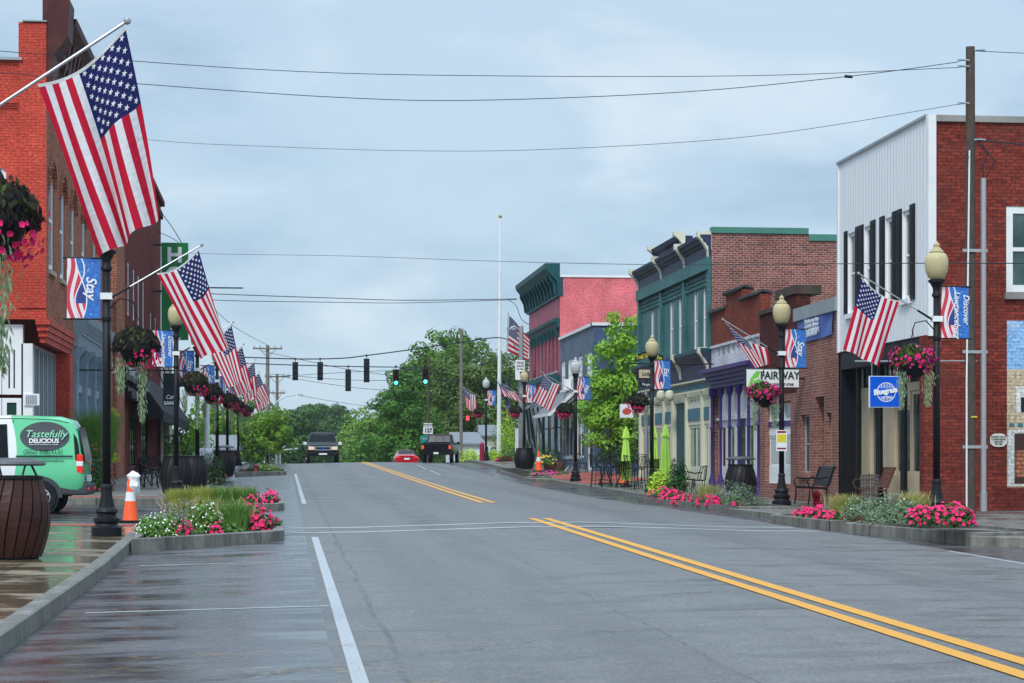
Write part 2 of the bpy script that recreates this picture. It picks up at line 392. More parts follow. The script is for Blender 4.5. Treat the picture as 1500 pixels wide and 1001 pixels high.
# wet asphalt
def asphalt(name, base, wet, lo=.22, hi=.62):
    m, nb, b = newmat(name); p = nb.pos(); x, y, z = nb.sep(p)
    big = nb.noise(p, .45, 5, .6); agg = nb.noise(p, 34, 3, .7); med = nb.noise(p, 3.5, 6, .7)
    ws = nb.noise(nb.comb(nb.m('MULTIPLY', x, .55), nb.m('MULTIPLY', y, 1.5), 0.), 1., 9, .68, .3)      # shallow water films
    wetf = nb.rng(ws, wet, wet+.22, smooth=True)
    wl = nb.rng(nb.noise(nb.comb(nb.m('MULTIPLY', x, 1.1), nb.m('MULTIPLY', y, .03), 3.), 1., 3), .35, .65)    # wheel wear lengthwise
    k = nb.m('MULTIPLY', nb.rng(agg, .3, .7, .5, 1.6), nb.rng(med, .3, .7, .85, 1.15)); k = nb.m('MULTIPLY', k, nb.rng(wl, 0., 1., .88, 1.1))
    c = nb.vm('MULTIPLY', base, nb.comb(k, k, k)); c = nb.mix(wetf, c, tuple(q*.5 for q in base))
    vo = nb.new('ShaderNodeTexVoronoi', feature='DISTANCE_TO_EDGE'); nb.put(vo.inputs['Vector'], nb.vm('ADD', p, nb.vm('MULTIPLY', nb.comb(med, big, 0.), (1.6, 1.6, 0)))); vo.inputs['Scale'].default_value = .22
    crack = nb.m('MULTIPLY', nb.rng(vo.outputs[0], 0., .006, 1., 0.), nb.rng(big, .45, .6))
    c = nb.mix(nb.m('MULTIPLY', crack, .7), c, (.012,.012,.013))
    wob = nb.m('MULTIPLY', nb.m('SUBTRACT', nb.noise(nb.comb(0., nb.m('MULTIPLY', y, .35), 0.), 1., 5, .6), .5), .22)
    for sx_, w_ in ((.82, .035), (3.0, .015), (7.4, .02)):
        sm = nb.rng(nb.m('ABSOLUTE', nb.m('SUBTRACT', nb.m('ADD', x, wob), sx_)), w_*.4, w_, 1., 0.)
        c = nb.mix(nb.m('MULTIPLY', sm, nb.m('MULTIPLY', nb.rng(med, .4, .6), .6)), c, (.02,.02,.021))
    oil = nb.m('MULTIPLY', nb.rng(nb.m('ABSOLUTE', nb.m('SUBTRACT', x, 2.7)), .1, .75, 1., 0., smooth=True), nb.rng(nb.noise(nb.comb(nb.m('MULTIPLY', x, 2.), nb.m('MULTIPLY', y, .12), 5.), 1., 5, .6), .35, .65))
    oil2 = nb.m('MULTIPLY', nb.rng(nb.m('ABSOLUTE', nb.m('SUBTRACT', x, 7.1)), .1, .75, 1., 0., smooth=True), nb.rng(nb.noise(nb.comb(nb.m('MULTIPLY', x, 2.), nb.m('MULTIPLY', y, .12), 9.), 1., 5, .6), .35, .65))
    c = nb.mix(nb.m('MULTIPLY', nb.m('MAXIMUM', oil, oil2), .38), c, (.05,.05,.052))
    nb.put(b.inputs['Base Color'], c); r = nb.mix(wetf, nb.comb(*[nb.rng(med, .3, .7, hi-.07, hi+.07)]*3), (lo, lo, lo)); nb.put(b.inputs['Roughness'], r)
    b.inputs['Specular IOR Level'].default_value = .5
    hs = nb.m('ADD', nb.m('MULTIPLY', agg, nb.rng(wetf, 0., 1., .5, .12)), nb.m('MULTIPLY', crack, -.3))
    nb.put(b.inputs['Normal'], nb.bump(hs, .75, .012)); MATS[name] = m
asphalt('asphalt', (.135,.133,.13), .48, .27, .54); asphalt('asphalt_wet', (.085,.083,.09), .39, .13, .38)
def walk(name, base, wet, lo, jy=1.5, jx=1.5):
    m, nb, b = newmat(name); p = nb.pos(); x, y, z = nb.sep(p)
    ws = nb.noise(nb.comb(nb.m('MULTIPLY', x, .6), nb.m('MULTIPLY', y, 1.3), 0.), 1., 8, .66, .3); wetf = nb.rng(ws, wet, wet+.16, smooth=True); med = nb.noise(p, 6, 5, .65)
    k = nb.rng(med, .3, .7, .8, 1.2); c = nb.vm('MULTIPLY', base, nb.comb(k, k, k)); c = nb.mix(wetf, c, tuple(q*.5 for q in base))
    jx_ = nb.m('ABSOLUTE', nb.m('SUBTRACT', nb.m('FRACT', nb.m('DIVIDE', y, jy)), .5)); jy_ = nb.m('ABSOLUTE', nb.m('SUBTRACT', nb.m('FRACT', nb.m('DIVIDE', x, jx)), .5))
    j = nb.m('MAXIMUM', nb.rng(jx_, .49, .496), nb.rng(jy_, .49, .496)); c = nb.mix(nb.m('MULTIPLY', j, .8), c, tuple(q*.25 for q in base))
    nb.put(b.inputs['Base Color'], c); nb.put(b.inputs['Roughness'], nb.rng(wetf, 0., 1., .5, lo))
    nb.put(b.inputs['Normal'], nb.bump(nb.m('MULTIPLY', nb.noise(p, 40, 3), nb.rng(wetf, 0., 1., .6, .05)), .3, .01)); MATS[name] = m
walk('walk_left', (.24,.19,.12), .36, .11, .75, 3.1); walk('walk_right', (.17,.16,.14), .45, .12); walk('walk_far', (.2,.19,.17), .5, .2)
m, nb, b = newmat('kerb_stone'); p = nb.pos(); x, y, z = nb.sep(p)
st_ = nb.noise(nb.comb(nb.m('MULTIPLY', x, 3.), nb.m('MULTIPLY', y, 3.), nb.m('MULTIPLY', z, .4)), 1.6, 6, .7); n = nb.noise(p, 7, 6, .7)
c = nb.mix(nb.rng(st_, .35, .68), (.24,.23,.2), (.075,.075,.062)); k = nb.rng(n, .3, .7, .75, 1.25); c = nb.vm('MULTIPLY', c, nb.comb(k, k, k))
j = nb.m('ABSOLUTE', nb.m('SUBTRACT', nb.m('FRACT', nb.m('DIVIDE', nb.m('ADD', y, nb.m('MULTIPLY', x, .6)), 2.4)), .5)); c = nb.mix(nb.rng(j, .494, .498), c, (.02,.02,.018))
nb.put(b.inputs['Base Color'], c); b.inputs['Roughness'].default_value = .5; nb.put(b.inputs['Normal'], nb.bump(nb.noise(p, 30, 4, .7), .35, .015)); MATS['kerb_stone'] = m
def worn(name, col, thr, under=(.13,.13,.135)):
    m, nb, b = newmat(name); p = nb.pos(); n = nb.noise(p, 26, 5, .75); n2 = nb.noise(p, 1.2, 3)
    f = nb.rng(nb.m('ADD', n, nb.m('MULTIPLY', n2, .35)), thr, thr+.05)
    nb.put(b.inputs['Base Color'], nb.mix(f, col, under)); b.inputs['Roughness'].default_value = .5
    nb.put(b.inputs['Normal'], nb.bump(n, .2, .01)); MATS[name] = m
worn('paint_yellow', (.72,.33,.02), .86); worn('paint_white', (.4,.42,.44), .78); worn('paint_faint', (.42,.44,.46), .76)
pm('grass', (.06,.13,.03), .8, 0, .4, .6)
pm('straw', (.5,.33,.1), .8)
# flag cloth: stripes, canton and stars from the cloth's own UVs (u along the hoist from the lower corner, v along the fly)
def star_nodes(nb, u, v, ni, nj, size, asp):
    X = nb.m('MULTIPLY', u, float(ni)); Y = nb.m('MULTIPLY', v, float(nj)); i = nb.m('ROUND', X); j = nb.m('ROUND', Y)
    par = nb.m('MODULO', nb.m('ADD', i, j), 2.); ok = nb.m('LESS_THAN', par, .5)
    for q, N in ((i, ni), (j, nj)):
        ok = nb.m('MULTIPLY', ok, nb.m('GREATER_THAN', q, .5)); ok = nb.m('MULTIPLY', ok, nb.m('LESS_THAN', q, N-.5))
    dx = nb.m('MULTIPLY', nb.m('SUBTRACT', X, i), asp); dy = nb.m('SUBTRACT', Y, j)
    r = nb.m('SQRT', nb.m('ADD', nb.m('MULTIPLY', dx, dx), nb.m('MULTIPLY', dy, dy)))
    a = nb.m('ADD', nb.m('ARCTAN2', dy, dx), 10*pi)
    q = nb.m('ABSOLUTE', nb.m('SUBTRACT', nb.m('MODULO', a, 2*pi/5), pi/5))      # 0 at valley, pi/5 at the tip
    rr = nb.m('DIVIDE', size*.38, nb.m('SUBTRACT', 1.0, nb.m('MULTIPLY', q, .98)))
    return nb.m('MULTIPLY', ok, nb.m('LESS_THAN', r, rr))
m, nb, b = newmat('flag_cloth'); uvn = nb.new('ShaderNodeUVMap').outputs[0]; u, v, _ = nb.sep(uvn)
stripe = nb.m('LESS_THAN', nb.m('MODULO', nb.m('FLOOR', nb.m('MULTIPLY', u, 13.)), 2.), .5)
c = nb.mix(stripe, (.84,.83,.84), (.6,.012,.045))
cant = nb.m('MULTIPLY', nb.m('GREATER_THAN', u, 6/13), nb.m('LESS_THAN', v, .4))
st = star_nodes(nb, nb.m('DIVIDE', v, .4), nb.m('DIVIDE', nb.m('SUBTRACT', u, 6/13), 7/13), 12, 10, .57, 1.08)
c = nb.mix(cant, c, nb.mix(st, (.018,.022,.12), (.85,.85,.87)))
c = nb.mix(nb.m('LESS_THAN', v, .018), c, (.72,.72,.7))
nb.put(b.inputs['Base Color'], c); b.inputs['Roughness'].default_value = .75; b.inputs['Specular IOR Level'].default_value = .2
wv = nb.noise(nb.comb(nb.m('MULTIPLY', u, 6.), nb.m('MULTIPLY', v, 9.), 0.), 3., 4, .6); nb.put(b.inputs['Normal'], nb.bump(wv, .5, .03))
tr = nb.new('ShaderNodeBsdfTranslucent'); nb.put(tr.inputs[0], c); mx = nb.new('ShaderNodeMixShader'); mx.inputs[0].default_value = .35
nb.l.new(b.outputs[0], mx.inputs[1]); nb.l.new(tr.outputs[0], mx.inputs[2]); nb.l.new(mx.outputs[0], m.node_tree.nodes['Material Output'].inputs[0]); MATS['flag_cloth'] = m
# street banner print
m, nb, b = newmat('banner_print'); u, v, _ = nb.sep(nb.new('ShaderNodeUVMap').outputs[0])
s1 = nb.m('ADD', .42, nb.m('MULTIPLY', nb.m('SINE', nb.m('ADD', nb.m('MULTIPLY', v, 4.2), .3)), .17))
s2 = nb.m('ADD', .38, nb.m('MULTIPLY', nb.m('SINE', nb.m('ADD', nb.m('MULTIPLY', v, 6.), 3.)), .14))
n = nb.noise(nb.comb(u, nb.m('MULTIPLY', v, 2.), 0.), 6, 3)
blue = nb.mix(nb.rng(n, .3, .7), (.02,.1,.42), (.04,.22,.62))
vo = nb.new('ShaderNodeTexVoronoi'); nb.put(vo.inputs['Vector'], nb.comb(u, nb.m('MULTIPLY', v, 2.), 0.)); vo.inputs['Scale'].default_value = 8
dots = nb.m('LESS_THAN', vo.outputs['Distance'], .13); blue = nb.mix(dots, blue, (.75,.82,.9))
wvy = nb.m('SINE', nb.m('ADD', nb.m('MULTIPLY', nb.m('ADD', u, nb.m('MULTIPLY', nb.m('SINE', nb.m('MULTIPLY', v, 5.)), .12)), 26.), nb.m('MULTIPLY', v, 3.)))
red = nb.mix(nb.m('GREATER_THAN', wvy, .15), (.62,.04,.08), (.8,.74,.77))
nav = nb.m('MULTIPLY', nb.m('GREATER_THAN', u, s2), nb.m('GREATER_THAN', v, .25)); red = nb.mix(nav, red, (.03,.05,.25))
c = nb.mix(nb.m('GREATER_THAN', u, s1), red, blue)
for sv in (s1, s2): c = nb.mix(nb.m('LESS_THAN', nb.m('ABSOLUTE', nb.m('SUBTRACT', u, sv)), .018), c, (.85,.85,.88))
nb.put(b.inputs['Base Color'], c); b.inputs['Roughness'].default_value = .55; MATS['banner_print'] = m
# ============================================================ SETTING
def st(mb, name, mats, label=None, kind='structure', **k): return tag(mb.build(name, mats, **k), label, kind=kind)
def frange(a, b, d): n = max(1, int(round((b-a)/d))); return [lerp(a, b, i/n) for i in range(n+1)]
def sheet(mb, xs, ys, zf, mf=None):
    k = len(mb.v)
    for y in ys:
        for x in xs: xx = x(y) if callable(x) else x; mb.v.append((xx, y, zf(xx, y)))
    n = len(xs)
    for j in range(len(ys)-1):
        for i in range(n-1):
            mb.f.append((k+j*n+i, k+j*n+i+1, k+(j+1)*n+i+1, k+(j+1)*n+i)); mb.mi.append(mf(i, j) if mf else 0)
ys = frange(-12, 100, 2) + frange(101, 200, 1.5)[0:] + frange(205, 330, 6)
g = MB(); sheet(g, [-1200,-400,-150,-60,-20,-6,-2.6,5,11.8,16,30,80,200,500,1200], frange(-30,100,10)+frange(104,320,6)+[340,420,600,900,1500,3000], lambda x, y: zr(y)-.35)
st(g, 'ground', 'grass')
ys2 = ys
g = MB(); xs = [-2.3,-1,.35,1.6,3.2,4.86,6.5,8,9.5,10.4,11.6]
sheet(g, xs, ys2, lambda x, y: zroad(x, y), lambda i, j: 1 if (i < 2 or i > 7) else 0)
st(g, 'road', ['asphalt', 'asphalt_wet'])
g = MB(); sheet(g, [-60,-20,-8,-2.31], frange(35.5,51,1.5), lambda x, y: zroad(-2.3, y)+.03*min(1, (-2.3-x)/3))
st(g, 'side_street', 'asphalt_wet')
def strip(X0, X1, Y0, Y1, mb, dz=.004, zf=zroad, step=1.5):
    n = max(1, int(abs(Y1-Y0)/step)); ys_ = frange(Y0, Y1, (Y1-Y0)/n) if n > 1 else [Y0, Y1]
    m = max(1, int(abs(X1-X0)/1.2)); sheet(mb, [lerp(X0, X1, i/m) for i in range(m+1)], ys_, lambda x, y: zf(x, y)+dz)
g = MB()
for a, b_ in ((8, 38), (47.5, 150)):
    for x in (4.72, 5.0): strip(x-.075, x+.075, a, b_, g, .005, step=1)
st(g, 'yellow_centre_line', 'paint_yellow')
g = MB(); strip(.445, .555, 6, 32.8, g, step=1); strip(.445, .555, 49.8, 90, g, step=1); st(g, 'white_edge_line', 'paint_white')
g = MB()
strip(.1, 9.4, 34.2, 34.48, g); strip(.1, 9.4, 36.0, 36.28, g)
for Y in (32.75, 26.3, 19.2, 12.3): strip(-1.9, .43, Y-.04, Y+.04, g)
strip(9.38, 9.44, 10, 27.5, g); strip(5.2, 8.8, 88, 88.35, g)
k = len(g.v)
for Y, X in ((88, 6.9), (96, 7.1), (104, 7.3), (112, 7.5), (122, 7.75)):
    for q in (-.05, .05): g.v.append((X+q, Y, zroad(X+q, Y)+.005))
for i in range(4): g.f.append((k+2*i, k+2*i+1, k+2*i+3, k+2*i+2)); g.mi.append(0)
st(g, 'crosswalk_lines', 'paint_faint')
# sidewalks
g = MB(); sheet(g, [-30,-12,-6,-4,lambda y: kl(y)-.16], frange(-12, 35.4, 2), zL); st(g, 'corner_pavement', 'walk_left')
g = MB(); sheet(g, [-12,-6.3,-4,-2.46], frange(51, 150, 3), zL); st(g, 'left_pavement', 'walk_far')
ysr = sorted(set([a for a, _ in KR] + frange(-12, 160, 2)))
ysr = [y for y in ysr if -12 <= y <= 160]
g = MB(); sheet(g, [lambda y: kr(y)+.15, 12.2, 13, 14.2, 17, 22, 30], ysr, zR); st(g, 'right_pavement', 'walk_right')
def kerb(pts, zf, name, side):       # side: unit offset (towards the pavement) in x
    g = MB(); pr = []
    for i, (x, y) in enumerate(pts):
        a = Vector(pts[max(0, i-1)]); b_ = Vector(pts[min(len(pts)-1, i+1)]); d = (b_-a).normalized(); n = Vector((-d.y, d.x))*side
        z = zf(x, y); o = [(x, y, z-.3), (x+n.x*.012, y+n.y*.012, z-.01), (x+n.x*.03, y+n.y*.03, z+.004), (x+n.x*.17, y+n.y*.17, z+.004), (x+n.x*.17, y+n.y*.17, z-.3)]
        pr.append(o)
    k = 0
    for o in pr: g.v += o
    for i in range(len(pr)-1):
        for j in range(4): a = i*5+j; g.f.append((a, a+5, a+6, a+1)); g.mi.append(0)
    return st(g, name, 'kerb_stone')
kerb([(kl(y), y) for y in frange(-12, 35, 1.5)] + [(-2.5, 35.3), (-3, 35.55), (-6, 35.6), (-30, 35.6)], zL, 'kerb', 1)
kerb([(-30, 50.8), (-6, 50.8), (-3, 50.8), (-2.5, 51), (-2.3, 51.4)] + [(-2.3, y) for y in frange(52, 150, 2)], zL, 'kerb', 1)
kerb([(kr(y), y) for y in ysr], lambda x, y: zroad(11.35, y)+.16, 'kerb', -1)
def patch(x0, x1, y0, y1, zf, name, m, dz=.005): g = MB(); sheet(g, frange(x0, x1, 1), frange(y0, y1, .7), lambda x, y: zf(x, y)+dz); return st(g, name, m)
patch(-6.2, -2.6, 34.7, 35.35, zL, 'tactile_paving', 'paver_red'); patch(-6.0, -2.7, 51.4, 52.3, zL, 'tactile_paving', 'paver_red')
patch(11.7, 14.1, 76, 90, zR, 'brick_paving', 'paver_red'); patch(10.6, 11.6, 34.0, 35.0, zR, 'tactile_paving', 'paver_red')
# ============================================================ BUILDING KIT
class Face:
    def __init__(s, ax, p, sg): s.ax, s.p, s.s = ax, p, sg
    def pt(s, u, d, z): return (s.p + s.s*d, u, z) if s.ax == 'x' else (u, s.p + s.s*d, z)
    def box(s, mb, u0, u1, d0, d1, z0, z1, m=0):
        a = s.pt(u0, d0, z0); b = s.pt(u1, d1, z1); mb.box(a[0], b[0], a[1], b[1], a[2], b[2], m); return mb
    def at(s, px, py):
        if s.ax == 'x': u = yat(px, s.p); return u, zat(py, s.p, u)
        u = xat(px, s.p); return u, zat(py, u, s.p)
    def u(s, px): return s.at(px, 0)[0]
def wall(mb, F, u0, u1, z0, z1, holes=(), t=.18, m=0, mr=None):
    if u0 > u1: u0, u1 = u1, u0
    us = sorted({u0, u1, *[h[0] for h in holes], *[h[1] for h in holes]}); zs = sorted({z0, z1, *[h[2] for h in holes], *[h[3] for h in holes]})
    us = [u for u in us if u0 <= u <= u1]; zs = [z for z in zs if z0 <= z <= z1]
    for a, b in zip(us, us[1:]):
        for c, d in zip(zs, zs[1:]):
            uc, zc = (a+b)/2, (c+d)/2
            if any(h[0] < uc < h[1] and h[2] < zc < h[3] for h in holes): continue
            mb.poly([F.pt(a, 0, c), F.pt(b, 0, c), F.pt(b, 0, d), F.pt(a, 0, d)], m)
    for h in holes:
        a, b, c, d = h[:4]; mm = m if mr is None else mr
        for q in (((a,c),(a,d)), ((b,c),(b,d)), ((a,c),(b,c)), ((a,d),(b,d))):
            (p, r), (s_, t_) = q; mb.poly([F.pt(p, 0, r), F.pt(s_, 0, t_), F.pt(s_, -t, t_), F.pt(p, -t, r)], mm)
        if len(h) > 4:      # arched head: spandrels flush with the wall
            R = (b-a)/2; cz = d-R*h[4]; N = 8
            for sg in (-1, 1):
                arc = [((a+b)/2 + sg*R*sin(pi/2*i/N), cz + R*h[4]*cos(pi/2*i/N)) for i in range(N+1)]
                pts = arc + [(a if sg < 0 else b, d)]
                mb.poly([F.pt(p, -.001, q) for p, q in pts], m)
                for (p, q), (p2, q2) in zip(arc, arc[1:]): mb.poly([F.pt(p, 0, q), F.pt(p2, 0, q2), F.pt(p2, -t, q2), F.pt(p, -t, q)], mm)
    return mb
def window(parent, F, h, frame='white_paint', glass='glass', nv=0, nh=1, fw=.06, r=.1, sill=None, name='window', label=None, gap=0):
    a, b, c, d = h[:4]; a, b = min(a, b), max(a, b); f = MB()
    F.box(f, a, a+fw, -r-.05, -r, c, d); F.box(f, b-fw, b, -r-.05, -r, c, d)
    F.box(f, a+fw, b-fw, -r-.05, -r, c, c+fw); F.box(f, a+fw, b-fw, -r-.05, -r, d-fw, d)
    mu = fw*.55
    for i in range(nv): q = lerp(a, b, (i+1)/(nv+1)); F.box(f, q-mu/2, q+mu/2, -r-.045, -r-.005, c+fw, d-fw)
    for i in range(nh): q = lerp(c, d, (i+1)/(nh+1)); F.box(f, a+fw, b-fw, -r-.042, -r-.008, q-mu/2, q+mu/2)
    fo = f.build(name, frame, parent); tag(fo, label)
    p = MB(); F.box(p, a+fw*.5, b-fw*.5, -r-.04, -r-.03, c+fw*.5, d-fw*.5); p.build('pane', glass, fo)
    if sill: s_ = MB(); F.box(s_, a-.08, b+.08, -r, .08, c-.12, c-.002); s_.build('sill', sill, fo)
    return fo
def bldg(name, x, y, z, label, cat='building'): return empty(name, (x, y, z), label, cat)
def cornice(F, u0, u1, z0, z1, d, n=4):      # stepped moulding
    mb = MB()
    for i in range(n):
        a, b = lerp(z0, z1, i/n), lerp(z0, z1, (i+1)/n); F.box(mb, u0, u1, -.02, d*((i+1)/n)**1.5, a, b + (.0 if i == n-1 else .001))
    return mb
XR, XL = 14.2, -6.2
FR, FL = Face('x', XR, -1), Face('x', XL, 1)
# ---------------------------------------------------------------- white sided corner building (right)
y0, y1 = yat(1362, XR), yat(1229, XR); ztop = zat(170, XR, y0); zb = zat(491, XR, y0); gz = zR(XR, y0)-.1
B = bldg('corner_building', 19, (y0+y1)/2, gz, 'two storey corner building with white ribbed metal upper front and bare red brick side wall')
FS = Face('y', y0, -1); XE = 29
h = lambda F, a, b, c, d: (min(F.u(a), F.u(b)), max(F.u(a), F.u(b)), c, d)
wu = FS.at(1474, 428); wt = FS.at(1474, 302)
hw = (wu[0], wu[0]+1.75, wu[1], wt[1])
g = MB(); wall(g, FS, XR-.12, XE, gz, zb, []); wall(g, FS, XR, XE, zb, ztop-.12, [hw], .2)
g.box(XR-.115, XR+.9, y0+.004, y0+.36, gz, zb-.002)
g.build('side_wall', 'brick_red', B)
g = MB(); FS.box(g, XR+.14, XE, -.3, .06, ztop-.12, ztop+.02); g.build('coping', 'concrete', B)
window(B, FS, hw, 'white_paint', 'glass_green', nh=1, fw=.16, r=.02, label='large white framed sash window in the brick side wall')
g = MB(); FS.box(g, hw[0]-.05, hw[1]+.05, -.02, .1, hw[2]-.16, hw[2]-.004); g.build('sill', 'concrete', B)
wins = []
wz0, wz1 = FR.at(1341, 435)[1], FR.at(1341, 303)[1]
for a, b in ((1242, 1254), (1266, 1276), (1297, 1308), (1322, 1334)):
    wins.append((yat(b, XR), yat(a, XR), wz0, wz1))
g = MB(); wall(g, FR, y0+.02, y1, zb, ztop, wins, .14, 0, 1); g.build('siding_wall', ['siding_white', 'white_paint'], B)
g = MB(); g.box(XR-.05, XR-.002, y0-.06, y0+.12, zb-.02, ztop+.03); g.box(XR-.002, XR+.13, y0-.06, y0-.002, zb-.02, ztop+.03)
g.box(XR-.06, XR-.003, y0+.12, y1+.05, ztop, ztop+.06, 1); g.box(XR-.04, XR-.003, y1-.06, y1+.06, zb, ztop); g.build('corner_trim', ['white_paint', 'steel'], B)
for hh in wins: window(B, FR, hh, 'white_paint', 'glass', nh=1, fw=.09, r=.06, sill='white_paint')
for px0, px1 in ((1238, 1242), (1254.5, 1259.5), (1260, 1265.5), (1276.5, 1283), (1290, 1296.5), (1308.5, 1314), (1314.5, 1321.5), (1334.5, 1341)):
    a, b = yat(px1, XR), yat(px0, XR); g = MB(); FR.box(g, a, b, .005, .04, wz0-.05, wz1+.08)
    for k in range(30): z = lerp(wz0+.05, wz1-.05, k/29); FR.box(g, a+.05, b-.05, .04, .052, z, z+.035)
    g.build('shutter', 'navy' if 0 else 'black_iron', B)
# storefront: black columns at the street line, tan doors and glass set back
g = MB(); g.box(XR, XE, y0+.3, y1, zb-.02, zb+.02); g.box(XR+.02, XR+.4, y0+.37, y1, zb-.45, zb-.02)
g.build('soffit', 'black_iron', B)
FD = Face('x', XR+.55, -1)
g = MB(); dh = []
def addpane(px0, px1, z0, z1, mt='glass', frame='tan', nh=0, nv=0, F=FD, nm='window'):
    hh = (F.u(px1), F.u(px0), z0, z1); dh.append(hh); window(B, F, hh, frame, mt, nv=nv, nh=nh, fw=.09, r=.04, name=nm); return hh
gzs = gz+.12
ztr = gzs+2.75
addpane(1275, 1287, gzs+.35, ztr, 'glass'); addpane(1310, 1333, gzs+.75, ztr-.35, 'glass'); addpane(1333.5, 1352, gzs+.75, ztr, 'glass')
addpane(1246, 1262, gzs+.02, ztr-.1, 'glass', 'black_iron', nm='door')
for a, b in ((1238, 1262), (1263, 1287), (1290, 1310), (1311, 1331), (1332, 1352)): addpane(a, b, ztr+.2, zb-.15, 'glass_pale', 'black_iron', nv=2)
wall(g, FD, y0+.36, y1, gzs-.2, zb, dh, .1, 0); g.build('shopfront_wall', 'tan', B)
g = MB(); g.box(XR+.02, XR+.55, y1-.12, y1, gz, zb-.02); g.build('black_panelling', 'black_iron', B); g = MB(); FD.box(g, FD.u(1246), FD.u(1236), .003, .05, gzs, ztr+.15); g.build('black_panelling', 'black_iron', B)
def shop_column(px, r=.1):
    y = yat(px, XR+.1); g = MB(); g.lathe([(r*1.6,0),(r*1.6,.12),(r*1.35,.16),(r*1.3,.4),(r*1.05,.46),(r,.55),(r*.95,zb-gz-.35),(r*1.4,zb-gz-.25),(r*1.5,zb-gz-.05)], (XR+.12, y, gz), 14, flute=.1)
    g.build('column', 'black_iron', B, smooth=True)
for px, r in ((1233, .07), (1256, .06), (1288, .075), (1323, .085), (1350, .06)): shop_column(px, r)
g = MB(); g.box(XR+.2, XE, y0+.3, y1+.0, ztop-.5, ztop-.44); g.build('roof', 'roof_grey', B)
# mural painted on the brick side: flat painted areas on the wall
M0 = bldg('wall_mural', xat(1475, y0)+2, y0-.02, gz, 'mural of a pale town building under blue sky painted on the red brick side wall', 'mural')
mx0 = xat(1475, y0); zz = lambda py: zat(py, mx0, y0)
def mpan(name, u0, u1, p0, p1, d, mt):
    g = MB(); FS.box(g, u0, u1, d-.003, d, zz(p1), zz(p0)); return g.build(name, mt, M0)
mpan('painted_sky', mx0, XE-.2, 470, 541, .006, 'mural_sky'); mpan('painted_wall', mx0, XE-.2, 541, 714, .006, 'mural_wall')
mpan('painted_window', mx0+.2, mx0+1.1, 566, 605, .01, 'mural_white'); mpan('painted_opening', mx0+.32, mx0+1.0, 582, 604, .014, 'ink')
mpan('painted_door_surround', mx0+.03, mx0+1.5, 630, 712, .01, 'mural_white'); mpan('painted_doorway', mx0+.17, mx0+1.4, 635, 709, .014, 'dark_brown')
mpan('painted_brickwork', mx0+.19, mx0+1.4, 660, 700, .018, 'brick_orange'); mpan('painted_ground', mx0-.3, XE-.2, 716, 743, .006, 'brick_maroon')
for i in range(7): mpan('painted_cornice', mx0+.05+i*.2, mx0+.17+i*.2, 620, 626, .01, 'teal_panel')
# plaque
g = MB(); a, zc_ = FS.at(1462, 645); pts = []
for i in range(24):
    t = 2*pi*i/24; r = 1 + .13*cos(4*t+pi); q1, q2 = cos(t), sin(t); pts.append(FS.pt(a + .19*(abs(q1)**.45)*(1 if q1 > 0 else -1), .012, zc_ + (.1 + .05*abs(cos(t*2)) if abs(q2) > .3 else .1)*(abs(q2)**.4)*(1 if q2 > 0 else -1)))
g.prism(pts, (0, -.03, 0)); pl = tag(g.build('wall_plaque', 'plaque_white'), 'small white lobed plaque with dark lettering fixed to the red brick side wall', 'plaque')
for i, (s_, q) in enumerate((('HISTORIC MAIN ST', .07), ('LAWRENCEBURG', .015), ('KENTUCKY', -.04), ('EST 1820', -.09))): text(s_, .055, 'ink', pl, (a, y0-.046, zc_+q), sx=.75)
# ---------------------------------------------------------------- brown brick building
yb0, yb1 = y1+.03, yat(1167, XR); gz = zR(XR, yb0)-.1; zt = zat(435, XR, yb0)
B = bldg('brown_brick_shop', 18, (yb0+yb1)/2, gz, 'one storey brown brick shop with grey metal roof edge beside the white siding')
FQ = Face('x', XR+.25, -1)
h1 = (yat(1187, XR+.02), yat(1174, XR+.02), gz+.85, gz+2.45); h2 = (yat(1218, XR), yat(1211, XR), gz+.85, gz+2.45); h3 = (yat(1207, XR), yat(1194, XR), gz, gz+2.9)
g = MB(); wall(g, FR, yb0, yb1, gz, zt-.35, [h1, h2, h3], .3); g.build('front_wall', 'brick_brown', B)
window(B, FR, h1, 'grey_trim', 'glass', nv=1, nh=1, fw=.06, r=.12, sill='brick_brown'); window(B, FR, h2, 'grey_trim', 'glass', nv=0, nh=1, fw=.06, r=.12, sill='brick_brown')
window(B, FR, h3, 'dark_brown', 'glass', nh=0, fw=.12, r=.24, name='door')
g = MB(); FR.box(g, yb0, yb1+.02, -.3, .1, zt-.35, zt); g.build('roof_edge', 'steel', B)
g = MB(); g.box(XR+.4, 28, yb0, yb1, zt-.4, zt-.3); g.build('roof', 'roof_grey', B)
g = MB(); g.box(XR+1.0, XR+2.4, yb1-1.6, yb1-.3, zt-.3, zt+.35); g.build('roof_unit', 'steel', B)
# banner sign on it
bu0, bu1 = FR.u(1222), FR.u(1169); bz1, bz0 = zat(452, XR, bu0), zat(490, XR, bu0)
Bn = empty('vinyl_banner', FR.pt((bu0+bu1)/2, .03, bz0), 'blue vinyl banner with rows of white lettering tied across the brown brick shop front', 'banner')
g = MB(); g.grid(lambda u, v: FR.pt(lerp(bu0, bu1, u), .04 + .02*sin(u*14+v*5), lerp(bz0, bz1, v) + .03*sin(u*pi)*-1), 30, 8); g.build('banner_sheet', 'banner_blue', Bn, smooth='all')
for i, s_ in enumerate(('We believe in our future', 'Community. Follow our', 'www.lawrenceburgky.org', 'OPEN DOWNTOWN')):
    text(s_, .2 if i < 3 else .16, 'pale_text', Bn, FR.pt((bu0+bu1)/2 + .1, .085, lerp(bz1-.17, bz0+.13, i/3)), right=(0,-1,0), sx=.72, off=.002)
